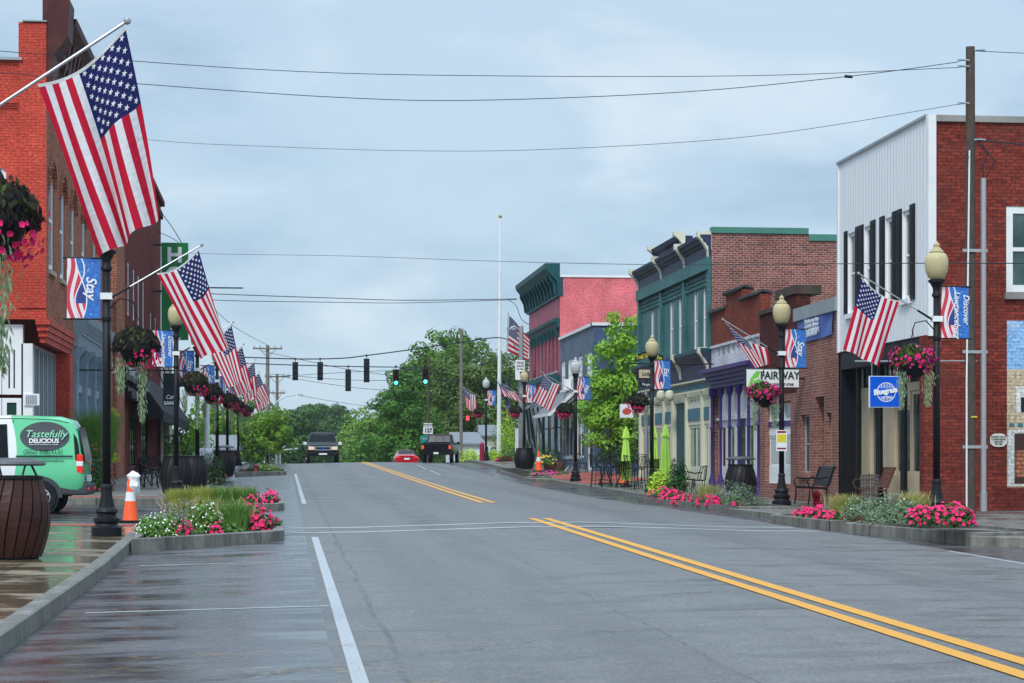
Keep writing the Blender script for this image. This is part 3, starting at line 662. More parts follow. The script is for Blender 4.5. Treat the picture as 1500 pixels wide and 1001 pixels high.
# ---------------------------------------------------------------- dark brick shop with white purple trimmed window
yc0, yc1 = yb1+.02, yat(1113, XR); gz = zR(XR, yc0)-.1; zt = zat(420, XR, yc0)
B = bldg('dark_brick_shop', 18, (yc0+yc1)/2, gz, 'dark brown brick shop with mossy stone parapet and white blind covered display window')
ys0, ys1 = yat(1158, XR), yat(1121, XR); z0 = gz+.55
hA = (ys0, ys1, z0, gz+2.1); hB = (ys0, ys1, gz+2.3, gz+2.85)
hp = (ys0, ys1, z0-.0, gz+2.9)
g = MB(); wall(g, FR, yc0, yc1, gz, gz+3.1, [hp], .25); g.build('lower_wall', 'brick_brown', B)
g = MB(); wall(g, FR, yc0, yc1, gz+3.1, zt-.5); zm = (yc0+yc1)/2; FR.box(g, yc0, zm, -.4, .001, zt-.5, zt-.2); g.box(XR+.002, XR+.4, yc0-.0, yc0+.3, gz+3, zt-.5); g.build('upper_wall', 'brick_dark', B)
g = MB(); FR.box(g, yc0-.05, zm, -.7, .08, zt-.2, zt+.05); FR.box(g, zm+.01, yc1, -.5, .06, zt-.5, zt-.38); g.build('coping', 'old_wood', B)
g = MB(); FR.box(g, ys0, ys1, -.2, -.12, z0, z0+.5); g.build('panel', 'white_paint', B); g = MB(); FR.box(g, ys0, ys1, -.2, -.12, gz+1.95, gz+2.2); g.build('panel', 'white_paint', B)
g = MB(); FR.box(g, ys0, ys1, -.2, -.09, gz+2.2, gz+2.36); g.build('transom_band', 'purple', B)
zc0 = z0+.5
for a, b in ((ys0, lerp(ys0, ys1, .42)), (lerp(ys0, ys1, .42)+.01, ys1)):
    wo = window(B, FR, (a, b, zc0, gz+1.95), 'white_paint', 'glass', fw=.07, r=.14, nh=0)
    g = MB()
    for k in range(22): z = lerp(zc0+.08, gz+1.88, k/22); FR.box(g, a+.1, b-.1, -.165, -.15, z, z+.032)
    g.build('blind', 'blinds', wo)
    window(B, FR, (a, b, gz+2.36, gz+2.88), 'white_paint', 'glass_pale', fw=.06, r=.14, nh=0)
# ---------------------------------------------------------------- purple and white shop
yd0, yd1 = yc1+.02, yat(1042, XR); gz = zR(XR, yd0)-.1
B = bldg('purple_trim_shop', 18, (yd0+yd1)/2, gz, 'narrow red brick shop with stepped tiled parapet and purple and white columned shopfront')
zA, zB_, zC = zat(431, XR, yd0), zat(437, XR, yat(1095, XR)), zat(452, XR, yat(1055, XR))
zw1 = zat(489, XR, yd0); zw0 = zat(528, XR, yd0); ya, yb = yat(1086, XR), yat(1063, XR)
g = MB()
wall(g, FR, yd0, ya, zw1, zA); wall(g, FR, ya, yb, zw1, zA+.35); wall(g, FR, yb, yd1, zw1, zA-.1)
g.box(XR+.001, XR+.35, ya, ya+.2, zA, zA+.35); g.box(XR+.001, XR+.35, yd0, yd0+.2, zA-1.3, zA)
g.build('upper_wall', 'brick_shop', B)
g = MB()
for a, b, z in ((yd0, ya, zA), (ya, yb, zA+.35), (yb, yd1, zA-.1)):
    n = int((b-a)/.22)
    for i in range(n): y = a+(i+.5)*(b-a)/n; g.tube([(XR-.12, y, z+.0), (XR+.1, y, z+.1), (XR+.4, y, z+.02)], .08, 6)
g.build('parapet_tiles', 'black_wood', B, smooth=True)
g = MB(); hs = [(yd0+.45+i*.72, yd0+.85+i*.72, zw0+.42, zw0+.82) for i in range(8)]; hs = [q for q in hs if q[1] < yd1-.2]
wall(g, FR, yd0, yd1, zw0, zw1, hs, .08); FR.box(g, yd0, yd1, -.3, -.08, zw0, zw1); FR.box(g, yd0, yd1, .0, .06, zw1-.08, zw1); g.build('white_band', 'brick_white', B)
zk = zw0-.62
mb = cornice(FR, yd0-.05, yd1+.05, zk, zw0, .42, 5); mb.build('cornice', 'purple', B)
n = 5; cols = [lerp(yd0+.12, yd1-.12, i/n) for i in range(n+1)]
for y in cols:
    g = MB(); g.lathe([(.12,0),(.12,.5),(.08,.6),(.05,.75),(.05,(zk-gz)*.62),(.08,(zk-gz)*.63),(.05,(zk-gz)*.66),(.05,(zk-gz)*.9),(.11,(zk-gz)*.95),(.12,zk-gz)], (XR-.0, y, gz), 10); g.build('column', 'purple', B, smooth=True)
FP = Face('x', XR+.25, -1); ph = []
for i, (a, b) in enumerate(zip(cols, cols[1:])):
    door = i == 2
    lo = gz+.15 if door else gz+.75
    hh = (a+.16, b-.12, lo, gz+2.5); ph.append(hh); window(B, FP, hh, 'purple' if door else 'white_paint', 'glass', fw=.24 if not door else .2, r=.0, nh=0, name='door' if door else 'window')
g = MB(); wall(g, FP, yd0, yd1, gz, zk, ph, .08)
for a, b in zip(cols, cols[1:]): FP.box(g, a+.14, b-.12, .003, .04, gz+2.6, zk-.15); FP.box(g, a+.14, b-.12, .003, .05, gz+.12, gz+.62) if abs(a-cols[2]) > .01 else None
FP.box(g, yd0, yd1, .003, .1, gz+2.5, gz+2.58)
g.build('shopfront', 'white_paint', B)
g = MB(); g.box(XR+.4, 28, yc0, yd1, zA-1.2, zA-1.1); g.build('roof', 'roof_grey', B)
# ---------------------------------------------------------------- green building
ye0, ye1 = yd1+.02, yat(937, XR); gz = zR(XR, ye0)-.1; FG = Face('y', ye0, -1); zc0_ = zat(345, XR, ye0)
B = bldg('green_brick_building', 20, (ye0+ye1)/2, gz, 'tall green painted brick building with navy cornice, cream brackets and cream shopfront')
ztop = zat(337, XR, ye0); g = MB(); wall(g, FG, XR+.01, 30, gz, ztop-.1); g.build('side_wall', 'brick_side', B)
xs_ = xat(1184, ye0)
g = MB(); FG.box(g, XR+.01, xs_, -.3, .06, ztop-.1, ztop+.1); FG.box(g, xs_+.01, 30, -.3, .06, ztop-.32, ztop-.101); g.build('coping', 'green_metal', B)
zw0, zw1 = zat(517, XR, yat(1025, XR)), zat(418, XR, yat(1030, XR))
hs = []
for px in (956, 966.5, 984, 997, 1019.5, 1033):
    wdt = .62; y = yat(px, XR); hs.append((y-wdt/2, y+wdt/2, zw0, zw1, 1.0))
zst = zat(526, XR, yat(1000, XR))      # top of shopfront cornice
zcb = zc0_-.72
g = MB(); wall(g, FR, ye0, ye1, zst, zcb, hs, .08)
pil = [ye0+.02, yat(1005.5, XR), yat(971.5, XR), ye1-.35]
for y in pil: FR.box(g, y, y+.33, .001, .1, zst, zcb)
FR.box(g, ye0, ye1, .1, .16, zcb-.42, zcb)
for a, b in zip(pil, pil[1:]):
    n = 14; FR.box(g, a+.38, b-.04, .001, .012, zcb-.94, zcb-.46, 1)
    for r_ in range(3):
        for i in range(n):
            u = lerp(a+.4, b-.05, i/n); FR.box(g, u, u+.13, .013, .06, zcb-.62-r_*.14, zcb-.53-r_*.14)
g.build('front_wall', ['brick_green', 'ink'], B)
for hh in hs: window(B, FR, hh, 'white_paint', 'glass', nh=1, fw=.1, r=.015, sill='cream')
mb = MB()
prof = [(0,0),(.08,0),(.1,.36),(.16,.4),(.18,.46),(.26,.5),(.3,.6),(.36,.64),(.38,.74),(0,.74)]
def profext(mb, F, prof, u0, u1, z0, m=0):
    k = len(mb.v); n = len(prof)
    for u in (u0, u1):
        for d_, z in prof: mb.v.append(F.pt(u, d_, z0+z))
    mb.f += [tuple(k+i for i in range(n)), tuple(k+n+i for i in reversed(range(n)))]; mb.mi += [m, m]
    for i in range(n): j = (i+1) % n; mb.f.append((k+i, k+j, k+n+j, k+n+i)); mb.mi.append(m)
profext(mb, FR, prof, ye0, ye1, zcb+.01); mid = ((ye0+ye1)/2, 1.7)
profext(mb, FR, [(-.3,0),(.1,0),(.14,.22),(.26,.3),(.32,.46),(-.3,.46)], lerp(ye0, ye1, .33), lerp(ye0, ye1, .7), zcb+.76)
mb.build('cornice', 'navy', B)
def bracket(F, u, z, hgt, dep_, w=.26, mt='cream', par=None):
    g = MB(); pr = [(0,0),(.1,0),(.12,.25*hgt),(.25*dep_+.1,.45*hgt),(.6*dep_,.55*hgt),(.85*dep_,.72*hgt),(dep_,.78*hgt),(dep_,hgt),(0,hgt)]
    profext(g, F, pr, u-w/2, u+w/2, z); return g.build('bracket', mt, par)
for y in (ye0+.14, yat(1006, XR), yat(972, XR), ye1-.14): bracket(FR, y, zcb+.0, .86, .46, par=B)
for t in (.33, .7): bracket(FR, lerp(ye0, ye1, t), zcb+.78, .56, .42, par=B)
profext(mb := MB(), FR, [(0,0),(.06,0),(.08,.5),(.14,.54),(.2,.66),(.3,.72),(.34,.85),(0,.85)], ye0, ye1, zst-.85); mb.build('shopfront_cornice', 'navy', B)
g = MB(); FR.box(g, ye0, ye1, .0, .36, zst+.001, zst+.12); g.build('ledge', 'teal_dark', B)
for y in (ye0+.2, yat(1000, XR), yat(972, XR)): bracket(FR, y, zst-.75, .9, .42, .26, par=B)
zf1 = zst-.86
FP = Face('x', XR+.06, -1); ph = []; pan = MB(); cr = MB()
bays = [ye0+.05, yat(1028, XR), yat(1005, XR), yat(985, XR), yat(972, XR), yat(957, XR), ye1-.05]
gz2 = zR(XR, (ye0+ye1)/2)-.05
for i, (a, b) in enumerate(zip(bays, bays[1:])):
    b_, a_ = b-.15, a+.15
    if i == 2:
        ph.append((a_, b_, gz2+.1, zf1-.7)); g = MB(); FP.box(g, a_, b_, -.1, -.06, gz2+.1, zf1-.7); g.build('door', 'teal_dark', B); continue
    ph.append((a_, b_, gz2+.5, gz2+2.05)); window(B, FP, ph[-1], 'cream', 'glass_pale', nv=1 if i else 2, nh=0, fw=.1, r=.03)
    pan = MB(); FP.box(pan, a_, b_, .003, .03, gz2+2.2, gz2+2.62); pan.build('panel', 'teal_panel', B)
    ph.append((a_, b_, gz2+2.78, zf1-.55)); window(B, FP, ph[-1], 'cream', 'glass_pale', nv=1 if i else 2, nh=0, fw=.1, r=.03)
g = MB(); wall(g, FP, ye0, ye1, gz2-.4, zf1, ph, .1)
for y in bays: FP.box(g, y-.12, y+.12, .003, .09, gz2-.3, zf1-.42)
FP.box(g, ye0, ye1, .09, .14, zf1-.42, zf1-.36); FP.box(g, ye0, ye1, .09, .14, zf1-.06, zf1)
g.build('shopfront', 'cream', B)
g = MB()
for i in range(60): u = lerp(ye0+.1, ye1-.1, i/60); FP.box(g, u, u+.14, .003, .05, zf1-.3, zf1-.12)
g.build('frieze', 'teal_panel', B)
g = MB(); g.box(XR+.3, 30, ye0+.3, ye1, ztop-.6, ztop-.5); g.build('roof', 'roof_grey', B)
g = MB(); FE = Face('y', ye1, 1); wall(g, FE, XR, 30, gz, ztop-.4); g.build('far_wall', 'brick_side', B)
for px in (980, 993):
    u, z = FR.at(px, 580); g = MB(); g.lathe([(.05,0),(.15,.08),(.18,.2),(.15,.34),(.05,.4)], (XR-.3, u, z-.2), 12); w_ = g.build('wall_lamp', 'cream', B, smooth=True)
g = MB(); y = ye1-2.1; g.tube([(XR-.12, y, gz2), (XR-.12, y, zst-.9)], .07, 8); g.build('downpipe', 'steel', B)
# ---------------------------------------------------------------- blue building
yf0, yf1 = yat(870, XR), yat(820.5, XR); gz = zR(XR, yf0)-.1; FB = Face('y', yf0, -1)
B = bldg('blue_brick_building', 19, (yf0+yf1)/2, gz, 'two storey blue painted brick building with white sash windows and pale roof edge')
z0_ = zat(477, XR, yf0)
hsd = (xat(898, yf0), xat(960, yf0), zat(655, XR, yf0), zat(612, XR, yf0))
g = MB(); wall(g, FB, XR+.001, 30, gz, z0_, [hsd], .12); g.build('side_wall', 'brick_blue', B)
window(B, FB, hsd, 'white_paint', 'glass', nv=1, nh=0, fw=.2, r=.04)
hs = [(lambda a, b: (yat(b, XR), yat(a, XR), zat(562, XR, yat(863, XR)), zat(517, XR, yat(863, XR))))(a, b) for a, b in ((860, 867), (847, 853), (832, 839), (822.5, 828))]
zg = gz+3.3
hd = [(yat(868, XR), yat(861, XR), gz+.15, zg-.5), (yat(855, XR), yat(840, XR), gz+.7, zg-.35), (yat(838, XR), yat(823, XR), gz+.7, zg-.35)]
z1_ = z0_+.25
g = MB(); wall(g, FR, yf0, yf1, gz, z0_, hs+hd, .12); g.build('front_wall', 'brick_bluefront', B)
for hh in hs: window(B, FR, hh, 'white_paint', 'white_fl', nh=1, fw=.14, r=.03, sill='white_paint')
window(B, FR, hd[0], 'white_paint', 'glass', nh=0, fw=.14, r=.03, name='door')
for hh in hd[1:]: window(B, FR, hh, 'white_paint', 'glass_green', nv=2, nh=0, fw=.14, r=.03)
g = MB(); FB.box(g, XR-.1, 30, -.3, .08, z0_, z0_+.14); FR.box(g, yf0, yf1, -.3, .1, z0_, z0_+.141); g.build('roof_edge', 'white_paint', B)
g = MB(); u = yat(835, XR); FR.box(g, u-.35, u+.35, .0, .35, hs[2][2]-.1, hs[2][2]+.45); g.build('window_unit', 'white_paint', B)
# sloping shingled canopy
ca, cb = yat(845, XR), yf1+.3; g = MB(); zca = zat(578, XR, ca)
g.prism([(XR, ca, zca+.3), (XR-1.3, ca, zca-.9), (XR-1.3, ca, zca-1.02), (XR, ca, zca-.2)], (0, cb-ca, 0)); g.build('canopy', 'roof_grey', B)
g = MB(); g.prism([(XR, ca-.08, zca+.32), (XR-1.33, ca-.08, zca-.88), (XR-1.33, ca-.08, zca-1.06), (XR, ca-.08, zca+.12)], (0, .07, 0)); g.box(XR-1.4, XR-1.31, ca, cb, zca-1.05, zca-.9); g.build('canopy_trim', 'white_paint', B)
g = MB(); g.box(XR+.3, 30, yf0+.3, yf1, z0_-.3, z0_-.2); g.build('roof', 'roof_grey', B)
g = MB(); g.box(XR-.1, XR-.02, yat(858, XR), yat(846, XR), zg-.2, zg+.15); g.build('shop_sign', 'fairway_green', B)
# ---------------------------------------------------------------- pink building
yg0, yg1 = yf1+.05, yat(775, XR); gz = zR(XR, yg0)-.1; FK = Face('y', yg0, -1)
zt = zat(406, XR, yg0)
B = bldg('pink_brick_building', 20, (yg0+yg1)/2, gz, 'tall pink painted brick building with dark teal bracketed cornice')
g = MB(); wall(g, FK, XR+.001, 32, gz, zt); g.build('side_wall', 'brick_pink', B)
g = MB(); FK.box(g, XR, 32, -.3, .06, zt, zt+.12); g.build('coping', 'white_paint', B)
zcb = zat(434, XR, yg0); zwt = zat(478, XR, yg0); zwb = zat(542, XR, yg0); zsf = zat(549, XR, yg0)
n = 8; hs = []
for i in range(n): a = lerp(yg0+.5, yg1-.5, i/n); hs.append((a+.35, lerp(yg0+.5, yg1-.5, (i+1)/n)-.25, zwb, zwt))
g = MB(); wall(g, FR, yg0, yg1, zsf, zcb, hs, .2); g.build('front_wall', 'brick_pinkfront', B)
for hh in hs: window(B, FR, hh, 'teal_dark', 'glass', nh=1, fw=.07, r=.08, sill='steel')
mb = MB(); profext(mb, FR, [(0,0),(.12,0),(.15,.75),(.5,1.15),(.62,1.3),(.74,1.45),(.78,1.7),(0,1.7)], yg0, yg1+.3, zcb); FK.box(mb, XR+.001, XR+.15, .0, .03, zcb, zt); mb.build('cornice', 'teal_dark', B)
mb = MB()
for i in range(11): u = lerp(yg0+.2, yg1, i/10); mb = MB(); profext(mb, FR, [(.15,.1),(.25,.1),(.32,.6),(.52,.95),(.52,1.15),(.15,1.15)], u, u+.25, zcb); mb.build('cornice_bracket', 'teal_dark', B)
mb = MB(); profext(mb, FR, [(.0,0),(.1,0),(.15,.2),(.28,.32),(.3,.48),(0,.48)], yg0+.1, yg1-.1, zwt-.05)
mb.build('window_hood', 'teal_dark', B)
for hh in hs: mb = MB(); profext(mb, FR, [(.01,-.45),(.12,-.45),(.3,0),(.01,0)], hh[0]-.4, hh[0]-.1, zwt-.06); mb.build('hood_bracket', 'teal_dark', B)
mb = MB(); profext(mb, FR, [(0,0),(.1,0),(.25,.5),(.6,.75),(.62,1.0),(0,1.0)], yg0, yg1, zsf-1.0); mb.build('shopfront_cornice', 'teal_dark', B)
ph = []; FP = Face('x', XR+.1, -1)
for i in range(5): a = lerp(yg0, yg1, i/5); ph.append((a+.3, lerp(yg0, yg1, (i+1)/5)-.15, gz+.7, zsf-1.3)); window(B, FP, ph[-1], 'cream' if i % 2 else 'teal_dark', 'glass', nh=1, fw=.12, r=.03)
g = MB(); wall(g, FP, yg0, yg1, gz-.3, zsf-.9, ph, .1); g.build('shopfront', 'teal_dark', B)
g = MB(); g.box(XR+.3, 32, yg0+.3, yg1, zt-.6, zt-.5); FKe = Face('y', yg1, 1); wall(g, FKe, XR, 32, gz-.5, zt-.3); g.build('roof', 'roof_grey', B)
# hanging striped canvas in front of the pink shop
g = MB()
for k in range(22):
    ya_ = lerp(yg0+1, yg0+7.5, k/21); w2 = 6.5/21; dd = .12*sin(k*.9)
    g.prism([(XR-.4, ya_, zsf-1.2), (XR-1.2+dd, ya_, zsf-1.7), (XR-.9+dd*2, ya_, gz+1.3+.5*sin(k*.55)), (XR-.86+dd*2, ya_, gz+1.3+.5*sin(k*.55)), (XR-1.1+dd, ya_, zsf-1.65)], (0, w2, 0), k % 2)
tag(g.build('striped_awning', ['steel', 'ink']), 'grey striped awning canvas hanging down in front of the pink building shopfront', 'awning')
# ---------------------------------------------------------------- LEFT: red painted corner building
y0, y1 = yat(68, XL), yat(108, XL)+0; y2 = yat(152, XL); gz = zL(XL, y0)-.1; FS = Face('y', y0, -1)
B = bldg('red_brick_corner_building', -12, y0+8, gz, 'red painted brick corner building with rusty metal cornice and arched side windows')
zco = zat(20, XL, y0); zb = zat(468, XL, y0)
Xw = -18; xch = xat(36, y0)
# side wall facing the camera
wl = (xat(-22, y0), xat(9, y0), zat(370, XL, y0), zat(246, XL, y0), .6)
g = MB(); wall(g, FS, Xw, XL, zb, zat(112, XL, y0), [wl], .15); z_s = zat(112, XL, y0)
wall(g, FS, xch, XL, z_s, zat(33, XL, y0)); wall(g, FS, Xw, xch-.002, z_s, zat(90, XL, y0))
FS.box(g, xch, XL-.4, -.5, .0, zat(90, XL, y0), zat(34, XL, y0))
for k in range(3): FS.box(g, Xw, xch-.15, .001, .03*(k+1), zat(160-k*3.5, XL, y0), zat(157-k*3.5, XL, y0)-.001)
FS.box(g, xch-.15, XL-.0, .002, .05, zb+.3, zat(34, XL, y0))
g.build('painted_wall', 'brick_painted_red', B)
window(B, FS, wl, 'white_paint', 'glass', nh=1, fw=.12, r=.05, sill='white_paint')
g = MB(); FS.box(g, xch-.05, XL+.02, -.5, .1, zat(33, XL, y0), zat(31, XL, y0)); FS.box(g, Xw, xch-.06, -.5, .12, zat(90, XL, y0), zat(86, XL, y0)); g.build('coping', 'steel', B)
# front with tall arched windows
zw0, zw1 = zat(410, XL, yat(90, XL)), zat(268, XL, yat(90, XL)); hs = []
for px in (75, 91, 106, 122, 138): y = yat(px, XL); hs.append((y-.55, y+.55, zw0, zw1, .9))
zcb = zat(150, XL, y0)
g = MB(); wall(g, FL, y0, y2, zb, zcb+1.3, hs, .1)
for hh in hs:
    for k in range(2): 
        N = 10; R = (hh[1]-hh[0])/2 + .1 + .15*k; cz = zw1 - (hh[1]-hh[0])/2*.9; 
        pts = [((hh[0]+hh[1])/2 + R*cos(pi*i/N), cz + R*sin(pi*i/N)*.95) for i in range(N+1)]
        for (a, b), (c_, d_) in zip(pts, pts[1:]): g.prism([FL.pt(a, .002, b), FL.pt(c_, .002, d_), FL.pt((hh[0]+hh[1])/2 + (c_-(hh[0]+hh[1])/2)*.9, .002, cz+(d_-cz)*.9), FL.pt((hh[0]+hh[1])/2 + (a-(hh[0]+hh[1])/2)*.9, .002, cz+(b-cz)*.9)], (.06+.03*k, 0, 0))
g.build('front_wall', 'brick_orange', B)
for hh in hs: window(B, FL, hh, 'white_paint', 'glass', nv=0, nh=1, fw=.16, r=.03, sill='stone_beige')
mb = MB(); zc1 = zat(2, XL+.6, y0)
hc = zc1-zcb-.6
profext(mb, FL, [(0,0),(.1,0),(.15,.35*hc),(.3,.45*hc),(.35,.8*hc),(.62,.92*hc),(.66,hc),(0,hc)], y0+1.2, y2, zcb+.4)
for i in range(14): u = y0+1.5+i*.75; mb.prism([FL.pt(u, .1, zcb+.5), FL.pt(u+.2, .1, zcb+.5), FL.pt(u+.75, .36, zcb+.4+hc*.8), FL.pt(u+.5, .36, zcb+.4+hc*.8)], (.08, 0, 0))
mb.build('cornice', 'rust', B)
mb = MB(); mb.prism([FL.pt(y0-.02, -.1, zcb-.1), FL.pt(y0-.02, .12, zcb-.1), FL.pt(y0-.02, .2, zcb+.6*hc), FL.pt(y0-.02, .55, zcb+.85*hc), FL.pt(y0-.02, .6, zc1+.05), FL.pt(y0-.02, -.1, zc1+.05)], (0, 1.2, 0)); mb.build('cornice_end_block', 'rust', B)
g = MB(); g.box(Xw, XL-.3, y0+.4, y2, zcb, zcb+.1); g.build('roof', 'roof_grey', B)
# stepped red corbel over the corner shopfront
g = MB()
for k in range(4): q = .14*k; g.box(xch+.4-q*.2, XL+.0+.04*k, y0-.1-.07*k, yat(105, XL), zb-.62+.155*k, zb-.47+.155*k-.002)
g.build('corbel', 'brick_painted_red', B)
zl = zb-.63
g = MB(); FS2 = Face('y', y0+.1, -1)
FS2.box(g, XL-1.7, XL-.9, -.2, .05, gz, zl); g.box(XL-.3, XL+.05, yat(104, XL), yat(107.5, XL)+.3, gz, zl); g.build('pier', 'white_paint' if 0 else 'brick_painted_red', B) if 0 else None
g = MB(); xa = xat(34, y0+.15); xb = xat(48, y0+.15)
g.box(xa, xb, y0+.1, y0+.4, gz, zl); g.build('corner_post', 'white_paint', B)
g = MB(); g.box(Xw, xa-.02, y0+.2, y0+.5, zl, zl+.5); g.build('lintel', 'white_paint', B)
hx = xat(31, y0+.2)
for i, (a, b) in enumerate(((-14, 2), (3, 31))):
    X0, X1 = xat(a, y0+.2), xat(b, y0+.2); FF = Face('y', y0+.2, -1)
    window(B, FF, (X0, X1, zat(578, XL, y0), zl), 'white_paint', 'ink' if i else 'glass', nv=1, nh=0, fw=.16, r=.0)
    window(B, FF, (X0, X1, gz+.1, zat(582, XL, y0)-.02), 'white_paint', 'ds_green', nv=0, nh=0, fw=.12, r=.0)
g = MB(); g.box(Xw, xat(-15, y0+.2), y0+.2, y0+.5, gz, zl); g.build('shopfront_wall', 'white_paint', B)
g = MB(); u0_ = xat(38, y0+.1); FS2.box(g, u0_-.05, u0_+.35, .005, .05, zat(594, XL, y0), zat(577, XL, y0))
for k in range(6): FS2.box(g, u0_+.0+k*.05, u0_+.03+k*.05, .05, .07, zat(592, XL, y0), zat(579, XL, y0), 1)
g.build('wall_vent', ['white_paint', 'steel'], B)
# angled row of shopfront windows between corner post and red pier
ya_, yb_ = y0+.4, yat(92, XL-.15); n = 5
FW = Face('x', XL-.35, 1)
for i in range(n):
    a, b = lerp(ya_, yb_, i/n), lerp(ya_, yb_, (i+1)/n)
    window(B, FW, (a+.01, b-.01, gz+1.5, zl-.02), 'grey_trim', 'glass_green', nv=1, nh=0, fw=.09, r=.0); window(B, FW, (a+.01, b-.01, gz+.3, gz+1.46), 'grey_trim', 'glass', nv=1, nh=0, fw=.09, r=.0)
g = MB(); g.box(XL-.4, XL-.3, ya_, yb_, gz-.2, gz+.3); g.build('stall_riser', 'white_paint', B)
g = MB(); g.box(XL-.5, XL+.04, yb_+.05, yat(106, XL), gz, zl+.01); g.build('pier', 'brick_painted_red', B)
# grey blue shopfront
ya_, yb_ = yat(107, XL)+.02, yat(147, XL); zk0, zk1 = zat(507, XL, ya_), zat(461, XL, ya_)
g = MB(); profext(g, FL, [(0,0),(.12,0),(.2,.35*(zk1-zk0)),(.45,.75*(zk1-zk0)),(.5,zk1-zk0),(0,zk1-zk0)], ya_, yb_, zk0)
for k in range(5): profext(g, FL, [(.2+.05*k,.38*(zk1-zk0)+k*.1),(.25+.05*k,.38*(zk1-zk0)+k*.1),(.25+.05*k,.44*(zk1-zk0)+k*.1),(.2+.05*k,.44*(zk1-zk0)+k*.1)], ya_+.3, yb_-.3, zk0)
g.build('shop_cornice', 'bluegrey_trim', B)
n = 3
for i in range(n+1):
    y = lerp(ya_+.15, yb_-.15, i/n); g = MB(); FL.box(g, y-.12, y+.12, -.15, .05, gz, zk0-.02); g.lathe([(.11,0),(.11,.2),(.07,.4),(.07,zk0-gz-.5),(.14,zk0-gz-.05)], (XL+.08, y, gz), 10)
    bracket(FL, y, zk0-.5, .48, .4, .2, 'bluegrey_trim', B); g.build('column', 'bluegrey_trim', B, smooth=False)
    if i < n:
        a, b = y+.14, lerp(ya_+.15, yb_-.15, (i+1)/n)-.14; zmid = zat(572, XL, ya_)
        window(B, FL, (a, b, zmid+.25, zk0-.02), 'bluegrey_trim', 'glass', nv=1, nh=0, fw=.1, r=.1); window(B, FL, (a, b, gz+.1, zmid-.01), 'bluegrey_trim', 'ink', nv=0, nh=0, fw=.12, r=.1)
        g = MB(); FL.box(g, a, b, -.2, -.02, zmid, zmid+.24); g.build('panel', 'grey_trim', B)
# ---------------------------------------------------------------- LEFT: brick building with pilaster and awning
yh0, yh1 = y2+.05, yat(235.5, XL); gz = zL(XL, yh0)-.1; zt = zat(296, XL, yh1)
B = bldg('maroon_brick_building', -12, (yh0+yh1)/2, gz, 'long dark maroon brick building with narrow upper windows, black awning and shop sign board')
ym = yat(177, XL)
hs = []
for px in (188, 196, 203, 210, 221, 228):
    y = yat(px, XL); hs.append((y-.5, y+.5, zat(470 if px < 215 else 488, XL, yat(196, XL)), zat(395 if px < 215 else 430, XL, yat(196, XL))))
zsh = zat(545, XL, yat(190, XL))
g = MB(); wall(g, FL, ym, yh1, zsh, zt, hs, .12); FL.box(g, ym, yh1, .001, .12, zt-.9, zt-.6); FL.box(g, ym, yh1, .001, .2, zt-.25, zt); g.box(-20, XL+.001, yh1-.3, yh1, gz, zt-.01); g.build('front_wall', 'brick_maroon', B)
for hh in hs: window(B, FL, hh, 'white_paint', 'glass', nh=0, nv=0, fw=.12, r=.03)
g = MB(); FL.box(g, yat(165, XL), ym, -.4, .14, gz, zt-.4); g.build('pilaster', 'brick_orange', B)
h_s = (yat(151.5, XL), yat(164, XL), zat(600, XL, yat(158, XL)), zat(540, XL, yat(158, XL)))
g = MB(); wall(g, FL, yh0, yat(165, XL)-.01, gz, zat(420, XL, yh0), [(h_s[0]+.2, h_s[1]-.2, gz+.3, gz+2.6)], .2); g.build('side_bay_wall', 'brick_brown', B)
window(B, FL, (h_s[0]+.2, h_s[1]-.2, gz+.3, gz+2.6), 'grey_trim', 'glass', fw=.1, r=.08)
# shopfront below
zt2 = gz+3.15; FLd = Face('x', XL-.15, 1)
doors = [(yat(181, XL), yat(188, XL), gz+.1, gz+3.0), (yat(196, XL), yat(205, XL), gz+.5, gz+2.8), (yat(212, XL), yat(221, XL), gz+.5, gz+2.8)]
g = MB(); wall(g, FLd, ym, yh1, gz, zsh, doors, .2); g.build('shopfront_wall', 'brick_maroon', B)
window(B, FLd, doors[0], 'grey_wood', 'glass_pale', fw=.18, r=.04, nh=0, name='door', label='grey wooden shop door with a long glass pane')
for hh in doors[1:]: window(B, FLd, hh, 'dark_brown', 'glass', fw=.14, r=.04, nv=1)
g = MB(); FL.box(g, yat(180, XL), yat(194, XL), .0, .35, zt2+.1, zt2+.35); FL.box(g, yat(180, XL), yat(194, XL), -.1, .2, zt2+.35, zt2+.55); g.build('door_hood', 'black_wood', B)
sy0, sy1 = yat(172.5, XL), yat(192, XL)
sg = MB(); FL.box(sg, sy0+.5, sy1, .15, .28, zt2+.75, zt2+2.0); so = tag(sg.build('fascia_sign', 'black_iron'), 'dark fascia sign board with pale lettering over the grey shop door', 'sign')
text('DOWNTOWN', .42, 'pale_text', so, (XL+.286, (sy0+sy1)/2+.2, zt2+1.65), right=(0,-1,0) if 0 else (0,1,0), sx=1.5); text('MERCANTILE', .42, 'pale_text', so, (XL+.286, (sy0+sy1)/2+.2, zt2+1.1), right=(0,1,0), sx=1.3)
aw0, aw1 = yat(194, XL), yat(247, XL-.0)
A = empty('shop_awning', (XL+.8, (aw0+aw1)/2, zt2-.3), 'long black fabric awning sloping over the pavement on the left', 'awning')
za = zat(590, XL, aw0)
g = MB(); n = 40
for i in range(n):
    a, b = lerp(aw0, aw1, i/n), lerp(aw0, aw1, (i+1)/n)
    g.prism([(XL+.02, a, za+1.35), (XL+1.25, a, za-.35), (XL+1.22, a, za-.4), (XL+.02, a, za+1.25)], (0, b-a-.01, 0)); g.box(XL+1.22, XL+1.25, a, b-.01, za-.75-.05*(i % 2), za-.36)
g.prism([(XL+.02, aw0, za+1.3), (XL+1.2, aw0, za-.4), (XL+1.2, aw0, za-.7), (XL+.02, aw0, za-.5)], (0, -.02, 0)); g.build('canvas', 'awning_black', A)
g = MB()
